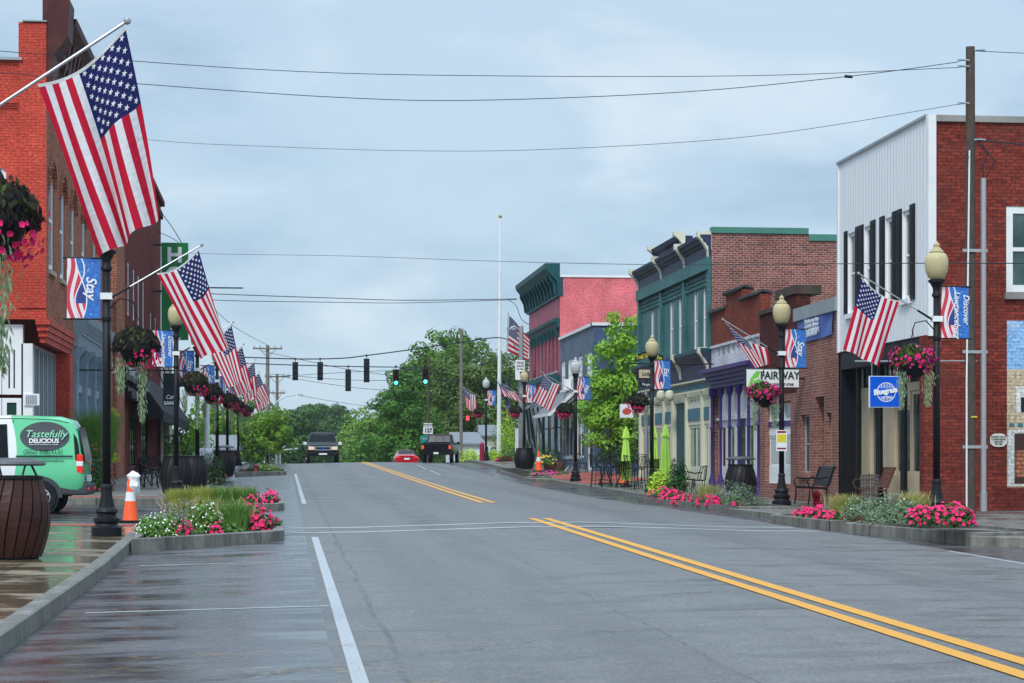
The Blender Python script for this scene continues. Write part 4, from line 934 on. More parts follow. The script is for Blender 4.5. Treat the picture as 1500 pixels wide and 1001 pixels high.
for y in (yat(215, XL), yat(228, XL), yat(240, XL)): g.tube([(XL, y, za+3.1), (XL+1.1, y, za+.1)], .03, 6)
g.build('support_rod', 'black_iron', A)
g = MB(); g.box(-20, XL-.3, yh0, yh1, zt-.8, zt-.7); g.build('roof', 'roof_grey', B)
# ---------------------------------------------------------------- LEFT: pale stone building past the awning
yk0, yk1 = yh1+.1, yat(252, XL); gz = zL(XL, yk0)-.1; z1 = zat(500, XL, yk0)
B = bldg('stone_front_building', -10, (yk0+yk1)/2, gz, 'small building with cream siding above and rough pale stone below beyond the awning')
g = MB(); wall(g, FL, yk0, yk1, gz+3.2, z1, [(yk0+3, yk0+5, gz+4, gz+5.5)], .1); g.build('upper_wall', 'siding_cream', B)
window(B, FL, (yk0+3, yk0+5, gz+4, gz+5.5), 'white_paint', 'glass', fw=.1, r=.03)
g = MB(); wall(g, FL, yk0, yk1, gz-.3, gz+3.2, [(yk0+2, yk0+4.5, gz+.4, gz+2.6), (yk0+6, yk0+7.5, gz, gz+2.4)], .1); g.build('lower_wall', 'stone_beige', B)
window(B, FL, (yk0+2, yk0+4.5, gz+.4, gz+2.6), 'cream', 'glass', nv=1, fw=.1, r=.03); window(B, FL, (yk0+6, yk0+7.5, gz, gz+2.4), 'cream', 'glass', nh=0, fw=.1, r=.03, name='door')
g = MB(); g.box(-18, XL+.25, yk0, yk1+.2, z1, z1+.2); g.box(-18, XL, yk1-.2, yk1, gz-.3, z1); g.build('roof', 'white_paint', B)
# ============================================================ STREET FURNITURE
def reseat(o, loc, rz=0): o.location = loc; o.rotation_euler = (0, 0, rz); WO[o.name] = Vector(loc)
def make_lamp(gm):
    R = empty('street_lamp', (0,0,0), None, 'street lamp')
    g = MB(); g.lathe([(.23,0),(.23,.13),(.19,.15),(.17,.19),(.2,.22),(.2,.27),(.15,.3),(.145,.34),(.175,.37),(.165,.41),(.13,.44)], n=24)
    g.lathe([(.125,.43),(.11,.5),(.09,.6),(.078,.72),(.09,.73),(.09,.77),(.07,.8)], n=24, flute=.12); g.build('base', 'black_iron', R, smooth=True)
    g = MB(); g.lathe([(.066,.78),(.06,4.1)], n=24, flute=.06); g.build('post', 'black_iron', R, smooth='all')
    g = MB(); g.lathe([(.06,4.08),(.085,4.1),(.085,4.14),(.065,4.17),(.07,4.25),(.12,4.34),(.15,4.36),(.15,4.4),(.1,4.41)], n=20); g.build('collar', 'black_iron', R, smooth=True)
    g = MB(); g.lathe([(.09,4.4),(.15,4.44),(.195,4.55),(.215,4.68),(.205,4.78),(.17,4.86),(.12,4.885)], n=24); gl = g.build('globe', gm, R, smooth=True)
    g = MB(); g.lathe([(.12,4.885),(.135,4.9),(.115,4.93),(.07,4.97),(.05,5.0),(.065,5.02),(.05,5.05),(.02,5.08),(.006,5.1)], n=20); g.build('globe_cap', gm, gl, smooth=True)
    return R
def make_bracket(side): # banner rods + cloth (side: direction of the banner)
    pass
def make_banner(lines, side, label):
    R = empty('street_banner', (0,0,0), label, 'banner', 'printed banners on the lamp posts')
    x0, x1 = sorted((side*.09, side*.6)); g = MB()
    g.grid(lambda u, v: (lerp(x0, x1, u), -.008+.012*sin(u*5+v*3), lerp(3.35, 4.27, v)), 8, 14)
    pb = g.build('banner_panel', 'banner_print', R, smooth='all')
    for z in (3.34, 4.28):
        g = MB(); g.tube([(side*.02, 0, z), (side*.64, 0, z)], .014, 8); g.lathe([(.0,-.02),(.022,-.01),(.022,.01),(0,.02)], (side*.64, 0, z), 8); g.lathe([(.075,-.03),(.075,.03)], (0,0,z), 12); g.build('banner_rod', 'black_iron', R)
    xc = lerp(x0, x1, .72); n = len(lines)
    for i, (s_, sz, dz) in enumerate(lines):
        text(s_, sz, 'white_sign', R, (xc + (.0 if n == 1 else (.085-.17*i)), -.03, 3.8+dz), right=(0,0,-1), up=(1,0,0), shear=.28, sx=.95, ext=.002, off=.002 if n > 1 else .004)
    return R
DISC = [('Discover', .155, .07), ('Lawrenceburg', .155, -.03)]
def leafquad(mb, p, nrm, s, asp=2.2, m=0, droop=None, rnd=random):
    n = Vector(nrm).normalized(); a = n.cross(Vector((rnd.uniform(-1,1), rnd.uniform(-1,1), rnd.uniform(-1,1)))).normalized()
    if droop: a = (a*.5 + Vector((0,0,-1))*droop).normalized()
    b = n.cross(a).normalized(); p = Vector(p); L = a*s; W = b*s/asp
    mb.add([p, p+L*.45+W*.5, p+L, p+L*.45-W*.5], [(0,1,2,3)], m)
def flower(mb, p, n, s, m=0, rnd=random):
    n = Vector(n).normalized(); a = n.orthogonal().normalized(); b = n.cross(a); p = Vector(p); vs_ = [p - n*s*.12]
    t0 = rnd.uniform(0, 2)
    for i in range(10):
        t = t0 + 2*pi*i/10; r = s*(.5 if i % 2 == 0 else .4); vs_.append(p + (a*cos(t)+b*sin(t))*r + n*(s*.06 if i % 2 == 0 else 0))
    mb.add(vs_, [(0, i+1, (i+1) % 10+1) for i in range(10)], m)
def rdir(rnd):
    z = rnd.uniform(-1, 1); t = rnd.uniform(0, 2*pi); r = sqrt(1-z*z); return Vector((r*cos(t), r*sin(t), z))
def make_basket(side, seed, dark=True, nf=58, n=3200, trail=1):
    rnd = random.Random(seed); R = empty('hanging_basket', (0,0,0), None, 'hanging basket', 'flower baskets hanging on the lamp posts'); cx = side*.45; cz = 2.9
    g = MB(); g.lathe([(.1,-.3),(.2,-.22),(.26,-.05),(.27,0)], (cx,0,cz), 16); g.build('pot', 'black_iron', R, smooth=True)
    g = MB(); g.tube([(side*.05,0,3.5),(side*.2,0,3.66),(side*.4,0,3.62),(side*.45,0,3.48),(side*.44,0,3.4)], .012, 6)
    for t in (0, 2.1, 4.2): g.tube([(cx,0,3.42),(cx+.24*cos(t),.24*sin(t),cz)], .005, 4)
    g.build('hanger', 'black_iron', R)
    g = MB()
    for i in range(n):
        d = rdir(rnd); d.z = abs(d.z)*1.0 - .35*rnd.random(); r = rnd.uniform(.55, 1.0)**.5
        p = Vector((cx + d.x*.37*r, d.y*.37*r, cz + .06 + d.z*.32*r)); leafquad(g, p, d + rdir(rnd)*.7, rnd.uniform(.05,.1), 2.0, 0 if (rnd.random() < (.9 if dark else .3)) else 1, .7, rnd)
    g.build('foliage', ['leaf_dark', 'leaf_olive'], R)
    g = MB()
    for i in range(nf):
        t = rnd.uniform(0, 2*pi) if not dark else rnd.gauss(-.75 if side > 0 else 4.1, .75); e = rnd.gauss(-.5 if dark else .0, .28); r = .4*rnd.uniform(.85, 1.1)
        d = Vector((cos(t)*cos(e), sin(t)*cos(e), sin(e))); p = Vector((cx + d.x*r, d.y*r, cz + d.z*.42 + (.0 if dark else .05)))
        flower(g, p, d + rdir(rnd)*.4, rnd.uniform(.05,.068), 0 if (dark or rnd.random() < .5) else 1, rnd)
    g.build('flowers', ['pink_fl', 'magenta_fl'], R)
    g = MB(); spots = [(side*.1, 1.0), (-side*.22, .55)] if dark else [(-.24, .68), (.24, .62)]
    for dx, L in spots:
        for k in range(int(420*trail)):
            z = rnd.random()**.8*L; w_ = .1*(1-z/L*.75); p = (cx+dx+rnd.gauss(0, w_*.6), -.15+rnd.gauss(0, w_*.6), cz-.12-z); leafquad(g, p, rdir(rnd), rnd.uniform(.05,.1), 5, 0, 1.2, rnd)
    g.build('trailing_moss', 'leaf_silver', R)
    return R
def make_flag(side, fA, fT, seed, tA=.47, tT=.965, L=1.0, amp=.07, rip=2.2, px=1.45, pz=.82, fold=0, label=None):
    rnd = random.Random(seed); R = empty('flag', (0,0,0), label, 'flag', 'flags on angled poles on the lamp posts')
    a = Vector((side*.08, 0, 3.68)); b = Vector((side*px, 0, 3.68+pz)); d = (b-a).normalized()
    g = MB(); g.tube([a, a+d*.32], .02, 8); g.box(-.09, .09, -.09, .09, 3.64, 3.74, 1); g.build('bracket', ['black_iron', 'white_paint'], R)
    g = MB(); g.tube([a+d*.2, b], .0125, 8); g.build('flag_pole', 'alu', R)
    g = MB(); g.lathe([(0,-.03),(.025,-.015),(.03,0),(.025,.02),(0,.03)], tuple(b), 10); g.build('finial', 'alu', R, smooth=True)
    A, T = a.lerp(b, tA), a.lerp(b, tT); p1, p2, p3 = rnd.uniform(0,6), rnd.uniform(0,6), rnd.uniform(0,6)
    def f(u, v):
        p = A.lerp(T, u); p = p + Vector((0,0,-.035-.1*sin(pi*u)*(1-v)))
        fl = Vector((lerp(fA[0], fT[0], u)*side, 0, -lerp(fA[1], fT[1], u)))*L
        p = p + fl*v; w_ = v**.8
        ph = rip*2*pi*(u + .18*v)+p1
        p.y += amp*w_*sin(ph) + amp*.5*w_*sin(rip*4.1*u*2+3*v+p2) - .02
        p.x += side*amp*.35*w_*cos(ph)
        if fold: k = max(0, (u-fold)/(1-fold)); p.x -= side*k*k*.22*v; p.y -= sin(k*pi)*.12*v
        p.z += .025*sin(3*u+p3)*v
        return p
    g = MB(); g.grid(f, 44, 40); g.build('cloth', 'flag_cloth', R, smooth='all')
    return R
lampA = make_lamp('globe_amber'); lampC = make_lamp('globe_clear')
LP = [  # px, distance, clear globe, side the street is on, lamp label
 ('L', -104, 14.8, 0, 'black lamp post beside the big brown litter barrel, outside the left picture edge'),
 ('L', 156, 30.7, 0, 'black lamp post with fluted base on the wet corner beside the green van'),
 ('L', 258, 51, 0, 'black lamp post in front of the paired black barrels beyond the side street'),
 ('L', 289, 63, 0, 'black lamp post just behind the second one on the left, before the small shrub'),
 ('L', 318, 76, 0, 'black lamp post beside the single black barrel on the left pavement'),
 ('L', 333, 90, 0, 'slim distant lamp post, second from the far end of the left row'),
 ('L', 349, 106, 0, 'farthest black lamp post of the left row, before the bushy tree'),
 ('R', 1372, 36, 0, 'black lamp post with amber globe in front of the red brick side wall'),
 ('R', 1145, 48, 0, 'black lamp post with yellow notice beside the slatted bench'),
 ('R', 955, 64, 0, 'black lamp post with amber globe at the cafe tables before the cream shopfront'),
 ('R', 843, 81.4, 1, 'black lamp post with clear globe in front of the blue brick building'),
 ('R', 768, 102, 0, 'black lamp post beside the steel mast and dark barrel near the pink building'),
 ('R', 712, 121, 1, 'farthest lamp post on the right, clear globe, beside the maroon bollard')]
bask_d = make_basket(1, 3); bask_r = make_basket(-1, 5, dark=False, nf=190, n=1900); bask_rd = make_basket(-1, 8, dark=True, nf=75, n=2000, trail=.4)
WORDS = [None, [('Stay', .22, .02)], DISC, [('Stay', .22, .02)], [('Eat', .22, 0)], DISC, [('Play', .22, 0)], DISC, [('Stay', .22, .02)], [('Eat', .22, .1)], [('Play', .22, 0)], DISC, [('Stay', .22, 0)]]
WL = ['', 'blue and red banner reading Stay on the wet corner lamp post', 'blue banner reading Discover Lawrenceburg beside the first dark flower basket on the left',
 'banner reading Stay on the third lamp post of the left row', 'blue banner reading Eat on the left lamp post by the single barrel', 'small distant banner reading Discover Lawrenceburg in the left row', 'farthest banner of the left row, reading Play',
 'blue banner reading Discover Lawrenceburg in front of the red brick wall', 'banner reading Stay in front of the brown brick shop', 'banner reading Eat in front of the cream shopfront', 'banner reading Play in front of the blue building', 'banner on the lamp post beside the pink building', 'small distant banner near the tall white flagpole']
FLG = [dict(fA=(.47,1.26), fT=(.27,1.44), seed=1, L=1.0, amp=.08, rip=1.9, tA=.52, tT=.99, pz=.95), dict(fA=(.66,1.33), fT=(.66,1.5), seed=2, amp=.09, rip=1.6, fold=.66, tA=.5),
 dict(fA=(.6,1.25), fT=(.3,1.4), seed=3, amp=.05, rip=1.4), dict(fA=(.5,1.2), fT=(.35,1.35), seed=4), dict(fA=(.3,1.2), fT=(.1,1.3), seed=5), dict(fA=(.7,1.0), fT=(.5,1.2), seed=6), dict(fA=(.3,1.15), fT=(.3,1.1), seed=7),
 dict(fA=(.4,1.22), fT=(.32,1.3), seed=8, amp=.05, rip=1.5, tA=.45), dict(fA=(-.02,.42), fT=(-.75,1.1), seed=9, amp=.06, tA=.2, rip=1.6), dict(fA=(.1,1.0), fT=(.0,1.1), seed=10), dict(fA=(.42,1.08), fT=(.5,1.1), seed=11, amp=.05, tA=.4, tT=.9),
 dict(fA=(-.55,.55), fT=(-.3,.75), seed=12, tA=.3), dict(fA=(-.05,1.15), fT=(-.15,1.2), seed=13, tA=.4)]
FLL = ['largest flag, close up at top left, stars at its upper right', 'second largest flag, folded over, in front of the green vertical sign', 'third flag of the left row, hanging below the folded one', 'small flag half hidden behind the left row of banners', 'small flag on the left lamp post by the single barrel',
 'distant flag blown towards the road in the left row', 'farthest flag of the left row, above the bushy tree', 'large flag in front of the white ribbed metal wall', 'swept flag in front of the purple trimmed shop', '', 'flag hanging in front of the blue and pink buildings', 'narrow flag blown sideways beside the steel mast', 'small distant flag left of the tall white flagpole']
BKL = ['dark leaved flower basket at the left picture edge with pale trailing moss', 'dark purple flower basket beside the second largest flag, long moss trail', 'dark basket with bright pink flowers beside the black hanging sign', 'dark basket with a long moss trail, third in the left row', 'small dark basket low in the left row of lamps', 'distant dark basket in the left row', 'farthest dark basket of the left row',
 'pink and purple flower basket with two pale trails by the white sided building', 'flower basket in front of the white shop name sign with green swoosh', 'dark and pink basket at the cafe lamp post', 'pink basket in front of the blue building', 'small dark basket beside the steel mast', 'distant basket right of the maroon bollard']
for i, (sd, px, zc, clear, lab) in enumerate(LP):
    x, y = P(px, zc)
    if sd == 'L': z = zL(x, y)
    else: z = zR(max(x, 11.6), y)
    if i in (11,): z -= .0
    o = copy_tree(lampC if clear else lampA, (x, y, z), label=lab); o['group'] = 'black lamp posts along both kerbs'
    s_ = 1 if sd == 'L' else -1
    b = bask_d if sd == 'L' else (bask_r if i in (7, 8) else bask_rd)
    if i == 9: o2 = copy_tree(b, (x, y, z+.0), label=BKL[i])
    else: o2 = copy_tree(b, (x, y, z-(.22 if i == 8 else (-.22 if i == 0 else 0))), label=BKL[i])
    if WORDS[i]: bn = make_banner(WORDS[i], -s_, WL[i]); reseat(bn, (x, y, z))
    if FLL[i]: fl = make_flag(s_, label=FLL[i], **FLG[i]); reseat(fl, (x, y, z))
def kill(o):
    for k in KIDS(o): kill(k)
    CH.pop(o.name, None); bpy.data.objects.remove(o)
for o in (lampA, lampC, bask_d, bask_r, bask_rd): kill(o)
# notice on the second right lamp post
x, y = P(1143.5, 47.8); z = PZ(645, 47.8)
g = MB(); g.box(x-.13, x+.13, y-.1, y-.085, z-.26, z+.24); g.box(x-.11, x+.11, y-.103, y-.1, z+.17, z+.22, 1); g.box(x-.11, x+.11, y-.103, y-.1, z-.05, z+.14, 2); g.box(x-.11, x+.11, y-.103, y-.1, z-.22, z-.18, 1)
tag(g.build('post_notice', ['white_sign', 'magenta_wall', 'yellow_sign']), 'small white notice with yellow and red bands strapped to a lamp post', 'notice')
# ---------------------------------------------------------------- cones
def cone(px, py, zc, lab, h=.9, base=True, zz=None, bag=False):
    x, y = P(px, zc); z = PZ(py, zc) if zz is None else zz
    R = empty('traffic_cone', (x, y, z), lab, 'traffic cone'); k = h/.9
    if base: g = MB(); g.lathe([(.2*k*1.25,0),(.2*k*1.25,.04*k)], (x,y,z), 4); g.box(x-.2*k, x+.2*k, y-.2*k, y+.2*k, z, z+.05*k); g.build('base', 'black_iron', R)
    g = MB(); g.lathe([(.16*k,.04*k),(.15*k,.06*k),(.105*k,.42*k),(.103*k,.425*k)], (x,y,z), 24); g.lathe([(.08*k,.6*k),(.045*k,.85*k),(.025*k,.88*k)], (x,y,z), 24)
    g.build('body', 'cone_orange', R, smooth=True)
    g = MB(); g.lathe([(.104*k,.42*k),(.081*k,.6*k)], (x,y,z), 24); g.build('reflective_band', 'white_paint', R, smooth=True)
    if bag:
        rnd = random.Random(4); g = MB(); g.lathe([(.04,.5),(.09,.58),(.13,.7),(.1,.8),(.13,.88),(.07,.95),(.02,.96)], (x+.06,y+.04,z), 11)
        g.v = [(a+rnd.uniform(-.02,.02), b+rnd.uniform(-.02,.02), c+rnd.uniform(-.02,.02)) for a, b, c in g.v]; tag(g.build('plastic_bag', 'white_sign', None), 'crumpled white plastic bag caught on the top of the orange cone', 'bag')
    return R
cone(191, 766, 37.4, 'orange cone with a white band on the wet street corner at left', .87, bag=True)
cone(789, 691, 88, 'orange cone with black base on the right pavement near the pink building', .95)
cone(913, 676, 73, 'striped orange and white cone standing behind the cafe chairs', .85, zz=zR(13, 72)+.0)
# ---------------------------------------------------------------- litter barrels
def barrel(px, zc, lab, lid=True, mt='black_wood', r=.43, h=.98, z=None, twist=.35):
    x, y = P(px, zc); z = z if z is not None else (zL(x, y) if x < 4 else zR(x, y))
    R = empty('litter_barrel', (x, y, z), lab, 'litter bin', 'slatted barrel litter bins on the pavements')
    pr = lambda t: r*(.8 + .24*sin(pi*min(1, t*1.02)))*(1 if t < .98 else 1)
    g = MB(); g.lathe([(pr(i/8)-.035, h*i/8) for i in range(9)], (x,y,z), 20); g.build('liner', 'ink', R, smooth=True)
    g = MB(); N = 20; M = 10
    for k in range(N):
        b0 = len(g.v)
        for i in range(M+1):
            t = i/M; a = 2*pi*k/N + twist*t; w_ = 2*pi/N*.43
            for da, dr in ((-w_, -.03), (-w_, 0), (w_, 0), (w_, -.03)): q = pr(t)+dr; g.v.append((x+q*cos(a+da), y+q*sin(a+da), z+.02+t*(h-.03)))
        for i in range(M):
            for j in range(3): a_ = b0+i*4+j; g.f.append((a_, a_+1, a_+5, a_+4)); g.mi.append(0)
        for a_ in (b0, b0+M*4): g.f.append((a_, a_+1, a_+2, a_+3)); g.mi.append(0)
    g.build('slats', mt, R)
    g = MB(); g.lathe([(pr(1)-.02,h-.02),(pr(1)+.02,h-.01),(pr(1)+.02,h+.02),(pr(1)-.04,h+.03)], (x,y,z), 28); g.build('rim', 'black_iron', R, smooth=True)
    if lid:
        g = MB(); g.lathe([(.3,h+.17),(.38,h+.15),(.42,h+.17),(.4,h+.2),(.25,h+.24),(.1,h+.25)], (x,y,z), 28)
        for t in (.5, 2.1, 3.6, 5.2): g.tube([(x+.33*cos(t), y+.33*sin(t), z+h), (x+.27*cos(t+.3), y+.27*sin(t+.3), z+h+.2)], .015, 6)
        g.build('lid', 'lid_grey', R, smooth=True)
pm('barrel_brown', (.05,.018,.014), .38, 0, .35, 3, tint=(.09,.05,.04), tfac=.4)
barrel(18, 24.8, 'large dark brown slatted barrel bin with a metal lid at the left picture edge', mt='barrel_brown', r=.45, h=1.0)
barrel(258, 54, 'left black barrel of the pair beyond the side street', lid=False, h=1.02); barrel(281, 56.5, 'right black barrel of the pair beyond the side street, with thin rim lid', lid=False, h=1.0)
barrel(328, 78, 'single black barrel bin with lid farther along the left pavement'); barrel(1085, 55.5, 'black barrel bin with flat lid in front of the purple trimmed shop')
barrel(768, 100, 'dark barrel bin at the foot of the lamp post near the pink building', lid=False, z=zat(688, 12.2, 99), h=1.05, r=.5)
# ---------------------------------------------------------------- benches, chairs, tables
def bench(x, y, z, rz, lab, slat='black_iron', leg='black_iron', w=1.4):
    R = empty('park_bench', (0,0,0), lab, 'bench')
    g = MB()
    for i in range(5): g.box(-w/2, w/2, -.05+.09*i, .02+.09*i, .43-.006*i, .455-.006*i)
    g.build('seat', slat, R)
    g = MB()
    for i in range(5): a = .47+.1*i; yy = .42+.04*i; g.prism([(-w/2,yy,a),(-w/2,yy+.03,a-.01),(-w/2,yy+.065,a+.075),(-w/2,yy+.035,a+.085)], (w,0,0))
    g.build('backrest', slat, R)
    for s_ in (-1, 1):
        X = s_*(w/2-.04); g = MB(); g.tube([(X,-.06,0),(X,-.03,.2),(X,-.02,.42),(X,.4,.4),(X,.6,.95)], .02, 6); g.tube([(X,.5,0),(X,.42,.2),(X,.4,.42)], .02, 6); g.build('leg', leg, R)
        g = MB(); g.tube([(X,-.02,.42),(X,-.08,.58),(X,-.02,.66),(X,.2,.64),(X,.46,.68)], .017, 6); g.build('armrest', leg, R)
    reseat(R, (x, y, z), rz); return R
x, y = P(1183, 49.8); bench(x-.1, y, zR(x, y), -pi/2, 'black slatted metal bench with curled arms beside the brown brick wall')
x, y = P(1268, 43.2); bench(XR-.4, yat(1264, XR-.4), zR(x, y), -pi/2, 'brown wooden bench between the black columns of the white sided building', 'wood_chair', 'wood_chair', 1.2)
x, y = P(1277, 41.5)
g = MB()   # rocking chair with lattice back
sc_ch = .78; R = empty('wooden_chair', (x, y, zR(x, y)), 'grey wooden armchair with lattice back by the tan shopfront', 'chair')
z = zR(x, y)
for i in range(7): g.box(x-.25+.075*i, x-.21+.075*i, y+.2, y+.23, z+.45, z+1.08-.02*abs(i-3))
for i in range(6): g.box(x-.26, x+.26, y+.19, y+.2, z+.5+.1*i, z+.54+.1*i)
g.build('backrest', 'grey_wood', R); g = MB(); g.box(x-.27, x+.27, y-.25, y+.2, z+.4, z+.44); g.build('seat', 'grey_wood', R)
for a in (-.25, .25):
    for b in (-.22, .2): g = MB(); g.box(x+a-.02, x+a+.02, y+b-.02, y+b+.02, z, z+.4); g.build('leg', 'grey_wood', R)
    g = MB(); g.box(x+a-.03, x+a+.03, y-.25, y+.22, z+.62, z+.65); g.build('armrest', 'wood_chair', R)
R.scale = (.78,)*3
def make_chair(high=False, mt='black_iron', round_back=False):
    R = empty('cafe_chair', (0,0,0), None, 'chair'); h = .72 if high else .45; w = .21
    g = MB(); g.lathe([(.2,h-.02),(.22,h),(.2,h+.02)], n=14); g.build('seat', mt, R)
    g = MB(); N = 10; pts = [(w*cos(pi*i/N), .12+.16*sin(pi*i/N), h+.42+.03*sin(pi*i/N)) for i in range(N+1)]
    g.tube([(w,0,h)]+pts+[(-w,0,h)], .012, 6)
    for i in range(1, N): p = pts[i]; g.tube([(p[0]*.85, p[1]*.8, h), p], .005, 4)
    if not high: g.tube([(w,-.15,h+.2),(w,.1,h+.25)], .012, 5); g.tube([(-w,-.15,h+.2),(-w,.1,h+.25)], .012, 5)
    g.build('backrest', mt, R)
    for a in (-1, 1):
        for b in (-1, 1): g = MB(); g.tube([(a*.16, b*.15, h), (a*.22, b*.2, 0)], .013, 6); g.build('leg', mt, R)
    if high: g = MB(); g.tube([(.2*cos(t*pi/4), .2*sin(t*pi/4), .25) for t in range(9)], .01, 5); g.build('foot_ring', mt, R)
    return R
def make_table(h=.72, r=.42, mt='black_iron'):
    R = empty('cafe_table', (0,0,0), None, 'table'); g = MB(); g.lathe([(r-.01,h-.025),(r,h-.01),(r-.01,h)], n=20); g.build('tabletop', mt, R)
    g = MB()
    for k in range(4):
        t = k*pi/2+.4; g.tube([(.06*cos(t), .06*sin(t), h-.03), (.05*cos(t), .05*sin(t), h*.6), (.3*cos(t), .3*sin(t), .12), (.34*cos(t), .34*sin(t), 0)], .016, 6)
    g.build('pedestal', mt, R); return R
ch_h = make_chair(True); ch_l = make_chair(False); tb = make_table(.95, .4); tb2 = make_table()
def put(proto, px, zc, rz, lab, grp=None, z=None):
    x, y = P(px, zc); o = copy_tree(proto, (x, y, z if z is not None else (zL(x, y) if x < 4 else zR(x, y))), rz, label=lab)
    if grp: o['group'] = grp
    return o
GC = 'black metal chairs on the right cafe terrace'
for px, zc, rz, lab in ((874, 72, 1.5, 'leftmost tall black stool on the cafe terrace'), (883, 73.5, .4, 'second tall black stool from the left on the terrace'), (893, 71.5, -1.2, 'tall black stool third from the left, before the round table'), (902, 74, 2.8, 'tall black stool behind the left terrace table'),
    (925, 69.5, 1.7, 'tall black stool beside the closed lime umbrella'), (935, 68, -1.5, 'tall black stool just left of the cafe lamp post'), (944, 70, .2, 'tall black stool partly behind the cafe lamp post')):
    put(ch_h, px, zc, rz, lab, GC)
for px, zc, lab in ((912, 71.5, 'tall round black table under the closed umbrella on the terrace'), (887, 75, 'tall round black table at the left of the terrace'), (966, 70, 'round black table by the cream shopfront between two lime umbrellas')): put(tb, px, zc, .3, lab)
for px, zc, rz, lab in ((958, 70.5, 1.5, 'low black chair right behind the cafe lamp post'), (978, 69.5, -1.4, 'low black chair under the right lime umbrella'), (1009, 62.8, 1.2, 'wire armchair left of two before the cream shopfront'), (1023, 61.5, -1.6, 'wire armchair right of two beside the dark round bush')): put(ch_l, px, zc, rz, lab, GC)
for px, zc, rz, lab in ((198, 62, -1.4, 'black metal armchair nearest the grey shop door'), (214, 63.5, 1.6, 'black metal armchair turned to the left cafe table'), (228, 66, 2.8, 'black metal armchair under the black awning'), (221, 60.5, 0, 'grey chair beside the left table nearest the barrels')): put(ch_l, px, zc, rz, lab, 'black metal chairs under the left awning')
put(tb2, 207, 61.5, 0, 'round metal table between the chairs under the left awning'); put(tb2, 234, 64, 0, 'round metal table near the paired barrels on the left')
for px, zc, rz, lab in ((853, 90, 1.2, 'dark chair right of the pale table before the blue building'), (820, 92.5, -1.2, 'pale chair left of the table before the blue building')): put(ch_l, px, zc, rz, lab)
put(make_table(.72, .4, 'steel'), 836, 91, 0, 'pale metal table before the blue building')
for o in (ch_h, ch_l, tb, tb2): kill(o)
kill([o for o in bpy.data.objects if o.name.startswith('cafe_table') and not o.parent and not o.get('label')][0])
def umbrella(px, zc, top, lab, hc=2.05):
    x, y = P(px, zc); z = zR(x, y); zt = PZ(top, zc); R = empty('patio_umbrella', (x, y, z), lab, 'umbrella', 'closed lime patio umbrellas')
    g = MB(); g.tube([(x,y,z),(x,y,zt-.05)], .02, 8); g.lathe([(.22,0),(.2,.06),(.05,.1)], (x,y,z), 14); g.build('pole', 'black_iron', R)
    g = MB(); H = zt-z; g.lathe([(.19,H-1.95),(.17,H-1.85),(.21,H-1.6),(.17,H-1.1),(.11,H-.55),(.08,H-.38),(.15,H-.42),(.09,H-.15),(.02,H)], (x,y,z), 16, flute=.3); g.build('canopy', 'lime_cloth', R, smooth=True)
umbrella(917, 71.8, 625, 'closed lime green umbrella nearest the blue wall'); umbrella(975, 68.5, 622, 'closed lime green umbrella right of the lamp, before the cream shopfront'); umbrella(958, 70.5, 624, 'closed lime green umbrella hidden behind the cafe lamp post')
# ---------------------------------------------------------------- utility poles
def upole(px, py0, py1, zc, r, lab, mt='pole_wood', arms=(), extra=None):
    x, y = P(px, zc); z0, z1 = PZ(py1, zc), PZ(py0, zc); R = empty('utility_pole', (x, y, z0), lab, 'utility pole')
    g = MB(); g.lathe([(r,-.3),(r*.95,(z1-z0)*.5),(r*.82,z1-z0)], (x,y,z0), 12); g.build('pole', mt, R, smooth=True)
    for za, w_ in arms:
        z = PZ(za, zc); g = MB(); g.box(x-w_, x+w_, y-.2, y-.1, z-.06, z+.06)
        g.tube([(x-w_*.55,y-.15,z-.05),(x,y-.12,z-.65)], .025, 5); g.tube([(x+w_*.55,y-.15,z-.05),(x,y-.12,z-.65)], .025, 5); a_ = g.build('crossarm', mt, R)
        for q in (-w_+.08, -w_*.5, w_*.5, w_-.08): g = MB(); g.lathe([(.04,0),(.06,.05),(.03,.12),(.05,.16),(.01,.2)], (x+q, y-.15, z+.06), 8); g.build('insulator', 'steel', a_)
    return R, x, y
UZ = 40.5
R, x, y = upole(1421.5, 69, 749, UZ, .112, 'tall weathered wooden utility pole in front of the red brick side wall')
g = MB(); g.tube([(x+.24, y-.1, PZ(749,UZ)), (x+.24, y-.1, PZ(262,UZ))], .055, 10); g.tube([(x+.24,y-.1,PZ(749,UZ)),(x+.24,y-.1,PZ(720,UZ))], .07, 10)
for py in (368, 516, 655): g.box(x-.2, x+.32, y-.13, y-.1, PZ(py,UZ)-.03, PZ(py,UZ)+.03)
g.build('conduit', 'alu', R)
g = MB(); g.tube([(x-.12, y-.12, PZ(749,UZ)), (x-.12, y-.12, PZ(560,UZ)), (x-.06, y-.12, PZ(222,UZ))], .018, 8); g.build('cable_guard', 'white_paint', R)
for py, sg in ((75, 1), (90, -1), (99, -1), (153, -1), (206, 1)): g = MB(); g.tube([(x+sg*.05, y-.08, PZ(py,UZ)), (x+sg*.22, y-.08, PZ(py,UZ)+.01)], .022, 6); g.lathe([(.0,-.03),(.035,-.02),(.035,.02),(0,.03)], (x+sg*.26, y-.08, PZ(py,UZ)), 8); g.build('insulator', 'steel', R)
g = MB(); g.box(x-.02, x+.1, y-.12, y-.1, PZ(611,UZ)-.015, PZ(611,UZ)+.015); g.build('tag_strip', 'yellow_sign', R)
